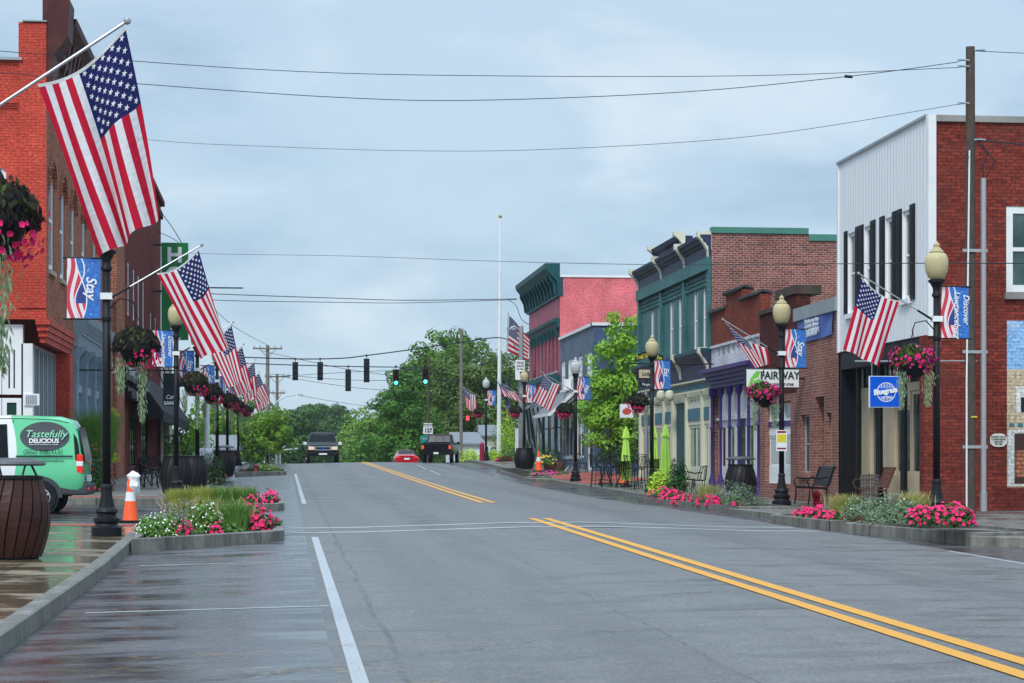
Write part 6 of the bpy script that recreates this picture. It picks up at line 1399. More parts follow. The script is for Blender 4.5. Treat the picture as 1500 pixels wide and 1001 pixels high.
# --- oncoming dark SUV (front at l=4.9)
SS = [(0,.5,1.1,1.2,.85,.93,.85),(.1,.48,1.12,1.75,.87,.96,.78),(.35,.45,1.14,1.9,.88,.98,.75),(2.6,.45,1.14,1.92,.88,.98,.74),(3.0,.45,1.14,1.85,.88,.98,.74),(3.5,.45,1.16,1.34,.88,.97,.86),(4.5,.47,1.08,1.2,.87,.95,.84),(4.8,.5,1.0,1.08,.84,.92,.8)]
R = empty('oncoming_suv', (0,0,0), 'dark full size SUV coming over the crest with headlights and chrome grille', 'car')
g = MB(); body(g, SS); g.build('body', 'car_black', R, smooth=True)
g = MB(); g.poly([(2.98,-.7,1.84),(2.98,.7,1.84),(3.52,.8,1.33),(3.52,-.8,1.33)]); g.v = [(a+.03,b_,c+.01) for a,b_,c in g.v]; g.build('windshield', 'car_glass', R)
g = MB(); g.box(4.8,4.87,-.5,.5,.8,1.04); g.box(4.87,4.875,-.44,.44,.84,1.0,1); g.build('grille', ['chrome', 'ink'], R); g = MB(); g.lathe([(.0,0),(.09,.0),(.09,.01),(0,.012)], (0,0,0), 12); g.v = [(4.876+c, a*1.1, .92+b_*.5) for a,b_,c in g.v]; g.build('badge', 'blue_sign', R)
g = MB(); g.box(4.75,4.97,-.95,.95,.45,.7); g.build('front_bumper', 'car_black', R, bevel=.05)
for s_ in (-1,1):
    g = MB(); g.box(4.74,4.86,s_*.53,s_*.9,.82,1.03); g.build('headlight', 'head_amber', R, bevel=.02)
    g = MB(); g.box(3.3,3.42,s_*.98,s_*1.2,1.15,1.33); g.build('mirror', 'white_paint' , R, bevel=.02)
    g = MB(); sidepanel(g, SS, .5, 3.1, .08, .88, s_); g.build('side_window', 'car_glass', R)
    for X in (.9, 3.95): arch(R, X, s_*.975, .39, None); wheel(R, X, s_*.9, .39)
g = MB(); g.box(4.97,4.975,-.25,.25,.52,.62); g.build('number_plate', 'white_sign', R)
x, y = P(471, 132); reseat(R, (x, y, zroad(x, y)+.03), -pi/2); R.scale = (1.0, 1.03, 1.03)
# --- black pickup from behind (rear at l=0)
PS1 = [(0,.6,1.1,1.14,.8,.88,.86),(.05,.55,1.15,1.2,.84,.9,.88),(1.85,.5,1.15,1.2,.85,.9,.88),(1.9,.5,1.12,1.3,.85,.9,.84),(2.05,.5,1.12,1.76,.85,.9,.72),(3.0,.5,1.12,1.78,.85,.9,.72),(3.7,.5,1.1,1.2,.85,.9,.8),(4.8,.52,.98,1.06,.83,.88,.76),(5.1,.55,.85,.9,.75,.8,.7)]
R = empty('black_pickup', (0,0,0), 'black pickup truck driving away on the right side of the road', 'pickup truck')
g = MB(); body(g, PS1); g.build('body', 'car_black', R, smooth=True)
g = MB(); g.box(.08,1.82,-.8,.8,1.18,1.235); g.build('bed_cover', 'ink', R)
g = MB()
g.poly([(1.87,-.66,1.3),(1.87,.66,1.3),(1.99,.6,1.68),(1.99,-.6,1.68)])
for q in (-.25,.25): g.poly([(1.86,q-.015,1.3),(1.86,q+.015,1.3),(1.98,q+.015,1.68),(1.98,q-.015,1.68)], 1)
g.v = [(a-.05,b_,c) for a,b_,c in g.v]; g.build('rear_window', ['lid_grey', 'ink'], R)
g = MB(); g.box(-.13,.0,-.88,.88,.5,.68); g.box(-.134,-.13,-.15,.15,.54,.66,1); g.build('rear_bumper', ['car_black','white_sign'], R, bevel=.02)
for s_ in (-1,1):
    g = MB(); g.box(-.02,.03,s_*.76,s_*.9,.85,1.08); g.build('tail_light', 'tail_orange' if 'tail_orange' in MATS else 'tail_red', R)
    g = MB(); sidepanel(g, PS1, 2.1, 3.2, .08, .86, s_, cut=(.1,.05)); g.build('side_window', 'car_glass', R)
    g = MB(); g.box(3.2,3.3,s_*.9,s_*1.1,1.15,1.32); g.build('mirror', 'car_black', R)
    for X in (1.0, 4.1): arch(R, X, s_*.9, .37, None); wheel(R, X, s_*.84, .37)
x, y = P(639, 121); reseat(R, (x, y, zroad(x, y)), radians(90-11))
# --- red sedan beyond the crest
RS = [(0,.4,.85,.98,.78,.84,.7),(.08,.35,.88,1.04,.8,.88,.72),(.6,.32,.88,1.08,.82,.9,.66),(1.3,.3,.9,1.42,.83,.9,.58),(2.4,.3,.9,1.46,.83,.9,.58),(3.3,.3,.88,1.0,.83,.9,.7),(4.4,.32,.78,.84,.8,.86,.68),(4.7,.36,.6,.66,.7,.75,.6)]
R = empty('red_sedan', (0,0,0), 'red sedan just dropping behind the crest of the road', 'car')
g = MB(); body(g, RS); g.build('body', 'car_red', R, smooth=True)
g = MB(); g.poly([(.68,-.62,1.12),(.68,.62,1.12),(1.27,.55,1.4),(1.27,-.55,1.4)]); g.v = [(a-.02,b_,c+.025) for a,b_,c in g.v]; g.build('rear_window', 'car_glass', R)
g = MB(); g.box(-.012,-.006,-.2,.2,.72,.84); g.build('number_plate', 'white_sign', R)
for s_ in (-1,1):
    g = MB(); g.box(-.03,.1,s_*.5,s_*.83,.82,.93); g.build('tail_light', 'tail_red', R, bevel=.02)
    g = MB(); sidepanel(g, RS, 1.2, 3.1, .1, .85, s_, cut=(.2,.4)); g.build('side_window', 'car_glass', R)
    for X in (.95, 3.7): arch(R, X, s_*.9, .33, None); wheel(R, X, s_*.83, .33)
x, y = P(596, 146); reseat(R, (x, y, zroad(x, y)-.12), pi/2)
# ============================================================ PLANTING
def planter(pts, zf, lab, hgt=.03, w_=.16):
    n = len(pts); c = Vector((sum(p[0] for p in pts)/n, sum(p[1] for p in pts)/n)); zz = [zf(*p) for p in pts]
    R = empty('street_planter', (c.x, c.y, min(zz)-.1), lab, 'planter', 'kerbed flower beds along the road')
    g = MB(); k = 0; ins = []
    for p in pts: v_ = Vector(p); d_ = (c-v_).normalized(); ins.append(v_ + d_*w_*1.3)
    for i in range(n): (x, y), q, z = pts[i], ins[i], zz[i]; g.v += [(x, y, z-.5), (x, y, z+hgt-.012), (x+(q.x-x)*.1, y+(q.y-y)*.1, z+hgt), (q.x, q.y, z+hgt), (q.x, q.y, z-.1)]
    for i in range(n):
        j = (i+1) % n
        for r_ in range(4): g.f.append((i*5+r_, j*5+r_, j*5+r_+1, i*5+r_+1)); g.mi.append(0)
    g.build('kerb_border', 'kerb_stone', R)
    g = MB(); g.poly([(q.x, q.y, z+hgt-.05) for q, z in zip(ins, zz)]); g.build('soil', 'soil', R)
    return R
zLp = lambda x, y: zroad(-1.5, y)+.17
zRp = lambda x, y: zroad(10.5, y)+.17
planter([(-2.2,29.3),(-.2,31.6),(0,32.1),(0,34.7),(-2.2,35.2)], zLp, 'nearest left kerbed bed with white, pink and grassy planting')
planter([(-2.2,44.5),(-.15,45.3),(.0,45.8),(0,49.6),(-2.2,50)], zLp, 'second left kerbed bed with golden grasses and pink flowers')
planter([(-2.1,86),(.0,88),(.1,88.6),(.1,93.5),(-2.1,95)], zLp, 'small farthest left kerbed bed near the bushy tree')
planter([(10.28,29.2),(9.62,33.5),(9.95,34.0),(11.6,34.0),(11.7,29.3)], zRp, 'nearest right kerbed bed full of bright pink flowers')
planter([(9.72,34.95),(9.5,38.3),(9.9,38.9),(11.6,39),(11.6,34.95)], zRp, 'right kerbed bed between the red tactile strip and the bench')
planter([(10.35,44.8),(10.0,56),(10.5,56.9),(11.7,56.9),(11.6,44.8)], zRp, 'long right kerbed bed with lavender mound and pink flowers')
planter([(10.35,86),(10.5,98.5),(11.6,98.9),(11.6,86)], zRp, 'small right kerbed bed before the orange cone')
def clump(px, py, zc, rx, h, leaf, n, ls, fl=None, lab='', cat='plant', name='flowering_plant', style='leaf', seed=None, ry=None, zb=None, stems=0, top=False):
    """py = picture height of the clump's foot"""
    x, y = P(px, zc); z = PZ(py, zc) if zb is None else zb; rnd = random.Random(seed if seed is not None else int(px*7+py)); ry = ry or rx*.8
    R = empty(name, (x, y, z), lab, cat, None)
    g = MB()
    if style == 'grass':
        for i in range(n):
            a, r = rnd.uniform(0, 2*pi), sqrt(rnd.random()); bx, by = x+rx*.7*r*cos(a), y+ry*.7*r*sin(a); L = h*rnd.uniform(.6, 1.15); t = rnd.uniform(.05, .45); dx, dy = cos(a+rnd.gauss(0,.7))*t, sin(a+rnd.gauss(0,.7))*t
            w_ = ls*.5; p0 = Vector((bx,by,z)); p1 = p0+Vector((dx*L*.4,dy*L*.4,L*.6)); p2 = p0+Vector((dx*L,dy*L,L)); s_ = Vector((cos(a+1.5), sin(a+1.5)*.3, 0))*w_
            g.add([p0-s_, p0+s_, p1+s_*.8, p1-s_*.8, p2], [(0,1,2,3),(3,2,4)])
    else:
        for i in range(n):
            d_ = rdir(rnd); d_.z = abs(d_.z); r = rnd.uniform(.25, 1)**.45; bump_ = 1+.22*sin(d_.x*7+seed_(px))*cos(d_.y*6+d_.z*4)
            p = Vector((x+d_.x*rx*r*bump_, y+d_.y*ry*r*bump_, z+d_.z*h*r*bump_)); leafquad(g, p, d_+rdir(rnd)*.8+Vector((0,0,.3)), ls*rnd.uniform(.7,1.4), 2.2, 0, .1 if style != 'spiky' else -.9, rnd)
    few = fl and fl[1] < 30
    if not few: g.build('foliage', leaf, R)
    if fl:
        mt, cnt, fs = fl[:3]; g = g if few else MB()
        for i in range(cnt):
            d_ = rdir(rnd); d_.z = abs(d_.z)*(1 if not top else 1.4); d_.normalize(); r = rnd.uniform(.9, 1.12)
            p = Vector((x+d_.x*rx*r, y+d_.y*ry*r, z+d_.z*h*r+.0)); flower(g, p, d_+Vector((0,-.5,.3))+rdir(rnd)*.3, fs*.85*rnd.uniform(.8,1.25), 1 if few else 0, rnd)
        if few: g.build('foliage', [leaf, mt], R)
        else: g.build('flowers', mt, R)
    if stems:
        g = MB()
        for i in range(stems): a = rnd.uniform(0, 2*pi); bx, by = x+rx*rnd.uniform(-1,1), y+ry*rnd.uniform(-.8,.8); L = h*rnd.uniform(.8,1.2); g.tube([(bx,by,z),(bx+rnd.uniform(-.06,.06),by,z+L*.7),(bx+rnd.uniform(-.08,.08),by,z+L)], [.004,.012,.004], 4)
        g.build('flower_spikes', fl[0] if fl and len(fl) > 3 else 'plume', R)
    return R
def seed_(a): return a*1.37
pm('plume', (.45,.36,.2), .8, 0, .3, 9); pm('plume_dark', (.1,.06,.09), .8, 0, .3, 9)
PKF = ('pink_fl', 60, .09)
# left near bed
clump(238, 786, 30.6, .42, .36, 'leaf_bed', 1500, .06, ('white_fl', 90, .035), 'white flowered green plant at the left end of the nearest left bed')
clump(222, 783, 31.3, .25, .3, 'leaf_bed', 700, .06, ('white_fl', 40, .03), 'small white flowered plant next to the orange cone in the nearest left bed')
clump(268, 786, 30.5, .17, .26, 'leaf_deep', 260, .07, ('pink_fl', 34, .085), 'pink flower clump left of centre in the nearest left bed')
clump(300, 781, 32, .32, .5, 'leaf_bed', 1400, .06, ('white_fl', 95, .035), 'tall white flowered plant in the middle of the nearest left bed')
clump(320, 783, 31.4, .16, .2, 'leaf_deep', 200, .06, ('pink_fl', 24, .07), 'small pink clump between white flowers and green grass in the left bed')
clump(346, 780, 32.5, .3, .5, 'leaf_bed', 700, .018, None, 'bright green fine grass tuft in the nearest left bed', 'grass', 'grass_tuft', 'grass', stems=14)
clump(337, 783, 31.9, .2, .17, 'leaf_bed', 200, .09, None, 'low broad leaved green plant at the front edge of the left bed')
clump(383, 778, 32.6, .22, .34, 'leaf_deep', 360, .08, ('pink_fl', 56, .1), 'large pink flower clump at the right end of the nearest left bed')
clump(372, 774, 33.6, .22, .42, 'leaf_deep', 300, .08, ('pink_fl', 30, .085), 'pink clump behind the right end clump of the nearest left bed')
clump(400, 778, 33.3, .15, .24, 'leaf_deep', 160, .08, ('pink_fl', 20, .09), 'outermost pink clump at the road end of the nearest left bed')
clump(268, 770, 34.4, .4, .42, 'leaf_sage', 500, .05, ('purple_fl', 50, .035), 'purple and lavender flowered plant behind the white flowers', stems=10)
clump(300, 768, 34.5, .4, .42, 'leaf_gold', 500, .015, None, 'feathery tan grass at the back of the nearest left bed', 'grass', 'grass_tuft', 'grass', stems=12)
# left second bed
for i, (px, r, h_, lf, stm, lab) in enumerate(((262, .4, .45, 'leaf_gold', 14, 'leftmost golden grass of the second left bed'), (300, .5, .5, 'leaf_gold', 16, 'tall golden grass behind the tan plumes of the nearest bed'), (330, .45, .5, 'leaf_bed', 14, 'golden grass in the middle of the second left bed'), (358, .35, .5, 'leaf_bed', 10, 'green and gold grass right of the middle of the second left bed'))):
    clump(px, 745, 47.5, r, h_, lf, 900, .02, None, lab, 'grass', 'grass_tuft', 'grass', stems=stm)
clump(372, 744, 46.6, .3, .3, 'leaf_deep', 380, .08, PKF, 'pink clump near the middle front of the second left bed'); clump(397, 744, 47, .26, .4, 'leaf_deep', 360, .08, PKF, 'round pink clump at the road end of the second left bed')
clump(355, 745, 46, .16, .2, 'leaf_deep', 120, .07, ('pink_fl', 20, .08), 'small pink clump left of the others in the second left bed')
clump(378, 744, 48.5, .3, .4, 'leaf_silver', 400, .05, ('white_fl', 20, .04), 'pale leaved plant behind the pink clumps of the second left bed')
for px, rx, h_, lf, fl, lab in ((372, .35, .35, 'leaf_deep', ('pink_fl', 16, .13), 'pink flowered clump at the left of the farthest left bed'), (388, .45, .45, 'leaf_bed', ('yellow_fl', 14, .08), 'green clump in the middle of the farthest left bed'), (403, .35, .25, 'leaf_bed', None, 'low green clump at the right of the farthest left bed')): clump(px, 692, 90, rx, h_, lf, 400, .1, fl, lab)
clump(310, 712, 66, .5, 1.05, 'leaf_deep', 1300, .09, ('pink_fl', 6, .08), 'rounded dark green shrub by the third left lamp post', 'shrub', 'shrub', zb=zL(-2.9, 66))
# ornamental grass with pink flowers behind van
x, y = P(141, 56); R = clump(141, 735, 56, .5, 1.25, 'leaf_deep', 1500, .1, ('pink_fl', 45, .08), 'green foliage with small pink blooms behind the van rear', 'shrub', 'shrub', zb=zL(-5, 56), top=True)
clump(142, 690, 57, .65, 1.35, 'leaf_bed', 1700, .022, None, 'tall fountain of fine green grass behind the van rear', 'grass', 'grass_tuft', 'grass', zb=zL(-5, 57)+.9)
for pz, lab in ((590, 'upper yellow flower bunch on the brick pilaster'), (655, 'lower yellow flower bunch on the brick pilaster')): clump(166, pz+22, 64, .17, .3, 'leaf_lime', 160, .06, ('yellow_fl', 34, .07), lab)
# right beds
for px, py, zc, rx, h_, cnt, lab in ((1352, 767, 31, .27, .27, 70, 'pink flower clump at the left of the nearest right bed'), (1378, 768, 30.6, .28, .28, 75, 'pink flower clump in the middle of the nearest right bed'), (1405, 768, 30.2, .25, .27, 70, 'pink flower clump at the right end of the nearest right bed'), (1393, 762, 31.8, .25, .3, 50, 'pink flower clump at the back of the nearest right bed'),
    (1180, 762, 38.2, .28, .24, 80, 'pink flower clump at the far left of the second right bed'), (1200, 764, 37.2, .26, .28, 70, 'pink flower clump left of centre in the second right bed'), (1222, 765, 36.2, .2, .2, 45, 'small pink clump right of the others in the second right bed')):
    clump(px, py, zc, rx, h_, 'leaf_deep', 420, .07, ('pink_fl', cnt, .085), lab)
for px, py, zc, rx, h_, lab in ((1262, 762, 36, .42, .42, 'leafy grey green plant in front of the wooden bench'), (1300, 765, 33.6, .45, .45, 'largest sage green plant in front of the blue sign column'), (1325, 764, 33, .32, .36, 'sage green plant beside the nearest pink flowers')): clump(px, py, zc, rx, h_, 'leaf_sage', 1500, .055, ('white_fl', 16, .03), lab)
clump(1238, 758, 37.5, .4, .42, 'leaf_grass', 700, .016, None, 'yellow green grass left of the sage plants', 'grass', 'grass_tuft', 'grass', stems=16); clump(1340, 758, 33.5, .35, .42, 'leaf_grass', 500, .016, None, 'tan plumed grass at the lamp post foot by the brick wall', 'grass', 'grass_tuft', 'grass', stems=22)
clump(1262, 766, 35, .2, .14, 'leaf_rust', 300, .05, None, 'low rusty brown plant at the front of the right bed'); clump(1196, 745, 41, .07, .36, 'leaf_crimson', 200, .08, None, 'upright dark red leaved plant beside the bench', style='spiky')
clump(966, 722, 62, .36, .68, 'leaf_lime', 900, .12, None, 'bright lime leaved plant right of the cafe lamp post', 'shrub', 'shrub'); clump(992, 722, 60.5, .38, .95, 'leaf_dkgreen', 1500, .08, None, 'round dark green bush between the lime plant and wire chairs', 'shrub', 'shrub')
clump(1078, 744, 49.5, .75, .62, 'leaf_sage', 3200, .05, ('purple_fl', 95, .03), 'large grey green lavender mound before the black barrel', 'shrub', 'lavender'); clump(1030, 735, 52, .6, .42, 'leaf_sage', 1300, .05, None, 'grey green mound left of the lavender', 'shrub', 'lavender'); clump(1040, 735, 51.5, .4, .45, 'leaf_grass', 400, .018, None, 'yellow grass tuft in the long right bed', 'grass', 'grass_tuft', 'grass', stems=8)
for px, py, zc, rx, h_, lab in ((972, 736, 56, .4, .42, 'leftmost pink clump of the long right bed'), (989, 737, 54, .35, .32, 'second pink clump from the left in the long right bed'), (1007, 739, 52, .32, .26, 'third pink clump from the left in the long right bed'), (1038, 741, 49.6, .28, .26, 'pink clump near the lavender in the long right bed'), (1046, 741, 48.6, .16, .22, 'small pink clump touching the lavender mound')): clump(px, py, zc, rx*1.25, h_, 'leaf_deep', 420, .08, ('pink_fl', 85, .1), lab)
clump(1078, 745, 47.2, .16, .16, 'leaf_deep', 150, .06, ('pink_fl', 14, .07), 'tiny pink clump in front of the lavender mound')
for px, rx, fl, lab in ((787, .6, ('magenta_fl', 40, .14), 'green and magenta clump at the left of the far right bed'), (806, .7, ('magenta_fl', 60, .14), 'largest magenta clump of the far right bed'), (825, .5, ('magenta_fl', 14, .12), 'mostly green clump at the right of the far right bed')): clump(px, 704, 90, rx, .42, 'leaf_bed', 500, .1, fl, lab)
clump(799, 676, 91.5, .5, .4, 'leaf_bed', 300, .1, ('yellow_fl', 40, .12), 'yellow and green flowers filling the half barrel planter', zb=zR(13.4, 91)+.42)
# far right corner planting
for px, py, zc, rx, h_, lf, nm, lab in ((687, 676, 128, .75, .85, 'leaf_lime', 'shrub', 'bright lime bush left of the maroon bollard'), (713, 672, 123, .5, .5, 'leaf_lime', 'shrub', 'small lime bush right of the maroon bollard'), (727, 676, 122, .5, .7, 'leaf_lime', 'shrub', 'lime bush at the foot of the white flagpole'), (748, 676, 118, .8, 1.0, 'leaf_bed', 'shrub', 'green bush behind the dark barrel near the steel mast'),
    (741, 680, 116, .6, .5, 'leaf_rust', 'shrub', 'low reddish bush beside the magenta flowers'), (733, 664, 126, .7, 2.2, 'leaf_mid', 'shrub', 'upright green shrub behind the white flagpole'), (744, 660, 124, .6, 3.0, 'leaf_lime', 'shrub', 'tall lime conical shrub between flagpole and steel mast')):
    clump(px, py, zc, rx, h_, lf, 900, .13, None, lab, 'shrub', nm)
clump(730, 680, 117, .3, .3, 'leaf_bed', 200, .1, ('magenta_fl', 30, .14), 'small magenta flower pot at the right kerb corner')
clump(905, 668, 86, 1.1, 1.1, 'leaf_deep', 1800, .12, None, 'clipped dark hedge against the blue side wall', 'hedge', 'hedge', zb=zR(15, 86)+.5); clump(935, 668, 84, 1.1, 1.1, 'leaf_deep', 1500, .12, None, 'dark hedge behind the umbrella next to the cream shopfront', 'hedge', 'hedge', zb=zR(15, 84)+.5)
# ---------------------------------------------------------------- trees
def tree(px, zc, base, lab, clusters, leaf, ls, dens, trunk=.15, tb=None, seed=1, bk='bark', limbs=True, name='tree'):
    """clusters: (px, py, radius_m, depth offset)"""
    rnd = random.Random(seed); x, y = P(px, zc); z = base if base is not None else PZ(690, zc)
    R = empty(name, (x, y, z), lab, 'tree')
    cl = []
    for cpx, cpy, r, dz in clusters: q = P3(cpx, cpy, zc+dz); cl.append((q, r))
    g = MB(); topz = max(q.z for q, r in cl); th = (min(q.z-r*.3 for q, r in cl)-z)
    th = max(th, (topz-z)*.25); fork = Vector((x, y, z+th)); g.tube([(x,y,z-.3),(x+.03,y,z+th*.5),fork], [trunk*1.25,trunk,trunk*.85], 8)
    for q, r in (cl if limbs else []):
        if q.z > fork.z: m_ = fork.lerp(q, .5)+Vector((rnd.uniform(-.2,.2), rnd.uniform(-.2,.2), -.1)); g.tube([fork, m_, q], [trunk*.5, trunk*.32, trunk*.1], 5)
    g.build('trunk', bk, R, smooth=True)
    g = MB()
    for q, r in cl:
        subs = [(q + rdir(rnd)*r*rnd.uniform(.45,.95), r*rnd.uniform(.28,.5)) for _ in range(int(9+r*3))]
        for c_, rr in subs:
            for i in range(int(dens*rr*rr*12)):
                d_ = rdir(rnd); k = rnd.uniform(.4,1)**.4; leafquad(g, c_+Vector((d_.x,d_.y,d_.z*.75))*rr*k, d_*1.5+rdir(rnd)*.55+Vector((0,0,.35)), ls*rnd.uniform(.7,1.4), 1.7, 0, None, rnd)
    g.build('crown', leaf, R)
    return R
tree(906, 86, zR(15, 86), 'bright green young maple against the blue side wall', [(910,480,.75,0),(905,505,.9,0),(895,528,1.1,.5),(926,520,1.0,0),(908,555,1.5,0),(938,558,1.1,.6),(884,585,1.25,0),(912,598,1.6,.5),(940,605,1.4,0),(886,622,1.1,0),(905,635,1.2,0),(930,642,1.1,.3)], 'leaf_bright', .16, 36, .1, seed=3)
tree(600, 168, -1.2, 'dark green maple behind the red sedan', [(588,572,1.6,0),(602,562,1.4,0),(575,590,1.7,0),(600,600,2.4,-1),(580,620,2.2,0),(612,640,2.6,0),(572,650,2.0,0),(600,665,2.4,0),(590,640,2.2,-1)], 'leaf_maple', .26, 16, .25, seed=5)
tree(632, 190, -1.6, 'tallest broad green tree behind the slim route sign pole', [(665,512,2.0,3),(645,520,2.2,2),(690,520,2.0,2),(618,530,2.0,0),(640,545,2.9,0),(600,560,2.0,0),(610,575,2.6,-1),(640,590,3.2,0),(620,620,3.2,0),(650,640,3.2,0),(600,650,3,0)], 'leaf_mid2', .3, 11, .35, seed=6)
tree(700, 172, -.8, 'wide dull green tree behind the grey utility pole', [(690,545,2.8,0),(715,550,2.4,0),(665,560,2.6,0),(730,575,2.0,0),(700,590,3.2,0),(670,610,3,0),(725,615,2.4,0),(700,640,3,0),(665,650,2.6,0),(730,655,2.0,0)], 'leaf_dull', .3, 10, .3, seed=7)
tree(745, 200, -1, 'pale green tree partly behind the pink building', [(735,540,2.4,0),(755,540,2.8,0),(748,575,3,0),(755,610,3,0),(742,650,3,0)], 'leaf_dull', .36, 4.5, .3, seed=8)
tree(391, 128, zr(128), 'bushy light green tree at the left kerb below the farthest flag', [(395,612,1.0,0),(378,622,1.2,0),(408,622,1.1,0),(392,632,1.5,0),(415,638,.9,0),(370,640,1.0,0),(400,648,1.1,0),(383,655,.9,0)], 'leaf_mid', .18, 30, .1, seed=9)
tree(268, 105, zL(-4, 105), 'yellow green tree behind the second left lamp post', [(262,625,1.1,0),(280,632,1.1,0),(256,655,1.2,0),(275,665,1.2,0),(292,655,.9,0),(264,690,1.0,0)], 'leaf_bright', .2, 12, .1, seed=10)
for px, zc, cl, lf, lab, sd in ((318, 145, [(310,620,1.6,0),(330,615,1.6,0),(300,645,1.6,0),(325,650,1.8,0),(345,640,1.6,0)], 'leaf_mid', 'mid green tree behind the middle left lamp posts', 11), (350, 165, [(345,625,1.8,0),(362,610,2,0),(340,655,2,0),(365,650,2.2,0)], 'leaf_maple', 'darker green tree behind the last left lamp posts', 12),
    (424, 240, [(418,640,2.6,0),(432,625,2.6,0),(425,660,3,0),(440,655,2.4,0)], 'leaf_far', 'far green tree just right of the bushy left tree', 13), (448, 330, [(440,632,3.4,0),(455,622,3.4,0),(448,655,4.2,0)], 'leaf_far', 'far blue green tree left of the oncoming vehicle', 14), (470, 380, [(462,622,3.8,0),(478,618,4,0),(470,650,5,0)], 'leaf_far', 'far tree straight above the oncoming vehicle', 15), (495, 360, [(488,625,3.8,0),(502,630,3.6,0),(495,655,4.6,0)], 'leaf_far', 'far tree right of the oncoming vehicle', 16),
    (528, 280, [(518,640,2.8,0),(530,625,2.8,0),(525,660,3.4,0),(540,650,3,0)], 'leaf_mid', 'lighter green tree left of the thin far poles', 17), (550, 240, [(545,632,2.0,0),(556,622,1.8,0),(540,650,2.2,0),(556,650,2.4,0),(548,672,2.6,0)], 'leaf_mid', 'light green tree left of the dark maple', 18), (540, 210, [(528,668,1.6,0),(540,660,1.8,0),(552,672,1.8,0)], 'leaf_maple', 'low green bushy tree left of the red sedan', 19), (510, 330, [(508,650,3.2,0),(518,668,3.2,0)], 'leaf_far', 'far low tree between vehicle and yellow line', 20)):
    tree(px, zc, zr(zc)-.3, lab, cl, lf, .2+zc*.0011, 5.5 if zc > 200 else 9, .25, seed=sd)
g = MB(); rnd = random.Random(50)
for i in range(9000):
    px = rnd.uniform(250, 800); zc = rnd.uniform(500, 560); t = rnd.random(); top = 632 + 14*sin(px*.05)+8*sin(px*.17+1); p = P3(px, lerp(700, top, t), zc); leafquad(g, p, rdir(rnd)+Vector((0,-.6,.5)), 1.7, 1.6, 0, None, rnd)
tag(g.build('distant_wood', 'leaf_far'), 'far wooded skyline closing the end of the road', 'wood', kind='stuff')
# ---------------------------------------------------------------- background buildings and canopies
def simple_house(px0, px1, py, zc, lab, mt, base=690, roof='roof_grey', kind='shed', winm=2):
    (xa, y), (xb, _) = P(px0, zc), P(px1, zc); zt, zb_ = PZ(py, zc), PZ(base, zc); R = empty(kind, ((xa+xb)/2, y+3, zb_), lab, 'building')
    F = Face('y', y, -1); hs = []; wd = (xb-xa)/(winm*2+1)
    for i in range(winm): a = xa+wd*(2*i+1); hs.append((a, a+wd, zb_+(zt-zb_)*.35, zb_+(zt-zb_)*.75))
    g = MB(); wall(g, F, xa, xb, zb_, zt, hs, .1); wall(g, Face('x', xa, -1), y, y+7, zb_, zt); wall(g, Face('x', xb, 1), y, y+7, zb_, zt); g.build('wall', mt, R)
    for hh in hs: window(R, F, hh, 'white_paint', 'glass', nh=0, fw=.1, r=.03)
    g = MB(); g.prism([(xa-.3,y-.3,zt),(xb+.3,y-.3,zt),((xb),y+3.5,zt+.9),((xa),y+3.5,zt+.9)], (0,0,.12)); g.prism([(xa-.3,y+7.2,zt),(xb+.3,y+7.2,zt),(xb,y+3.5,zt+.9),(xa,y+3.5,zt+.9)], (0,0,.12)); g.build('roof', roof, R)
simple_house(664, 706, 652, 150, 'small white building behind the pickup and bollard', 'white_paint', kind='white_shop')
simple_house(298, 345, 660, 125, 'dark brick house behind the left row of lamp posts', 'brick_dark', kind='brick_house'); simple_house(706, 735, 640, 160, 'pale house behind the white flagpole foot', 'siding_cream', kind='pale_house')
x, y = P(745, 128); g = MB(); 
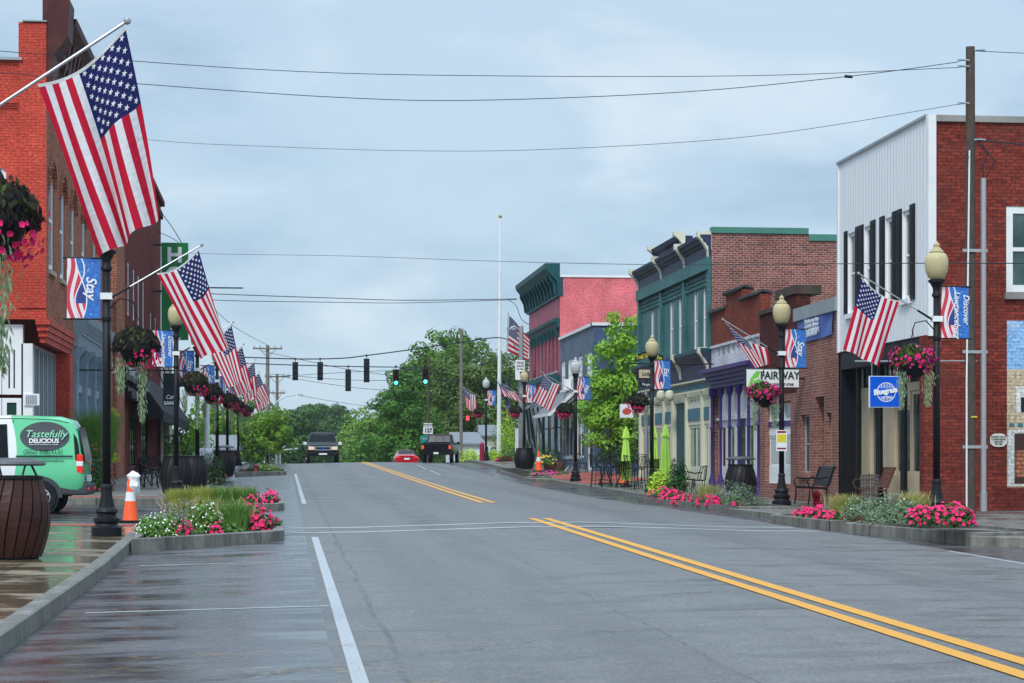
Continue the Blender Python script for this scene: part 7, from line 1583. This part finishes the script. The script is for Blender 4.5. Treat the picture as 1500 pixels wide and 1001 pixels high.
for px in (757.5,): xx, yy = P(px, 112); g.box(xx-.1, xx+.1, yy-.1, yy+.1, zr(115)-.2, PZ(628, 112))
tag(g.build('white_post', 'white_paint'), 'square white post behind the steel mast', 'post')
x, y = P(303, 88); z = PZ(690, 88)-.6     # white wire sculpture
g = MB(); rnd = random.Random(8)
for i in range(34):
    a, b_ = rnd.uniform(-1,1), rnd.uniform(-1,1); g.tube([(x+a*.42, y+rnd.uniform(-.2,.2), z+.6+rnd.random()*.3), (x+(a*.6+b_*.3)*.5, y+rnd.uniform(-.2,.2), z+1.2+rnd.random()*.2), (x+b_*.3, y, z+1.6)], .022, 5)
tag(g.build('white_sculpture', 'white_paint', smooth='all'), 'white open lattice sculpture behind the left lamp posts', 'sculpture')
x, y = P(303, 100); g = MB(); g.tube([(x,y,zL(x,y)),(x,y,zL(x,y)+4.6)], .14, 10); tag(g.build('white_column', 'white_paint'), 'thin white column between the second and third left lamp posts', 'post')
# straw and leaf litter
g = MB(); rnd = random.Random(21)
for i in range(420):
    c_ = rnd.choice(((-1.6,16),(-1.2,14.2),(-.6,15),(.1,13.8),(.7,13),(-.2,12.6),(-1.8,19),(.5,15.5),(-.9,17.5))); x = c_[0]+rnd.gauss(0,.35); y = c_[1]+rnd.gauss(0,.12)
    a = rnd.gauss(0,.5); L = rnd.uniform(.03,.11); z = zroad(x,y)+.008; g.add([(x,y,z),(x+L*cos(a),y+L*sin(a),z+.003),(x+L*cos(a),y+L*sin(a)+.006,z+.003),(x,y+.006,z)], [(0,1,2,3)])
tag(g.build('straw_litter', 'straw'), 'scattered straw and dry leaves on the wet parking lane', 'litter', kind='stuff')
# ============================================================ AIR
m = bpy.data.materials.new('air'); m.use_nodes = True; m.node_tree.nodes.clear(); nb = NB(m.node_tree)
v = nb.new('ShaderNodeVolumePrincipled'); v.inputs['Density'].default_value = .00016; v.inputs['Color'].default_value = (.8,.88,.96,1)
nb.l.new(v.outputs[0], nb.new('ShaderNodeOutputMaterial').inputs['Volume'])
g = MB(); g.box(-1300, 1300, -60, 3100, -9.5, 24); tag(g.build('haze', m), kind='stuff')
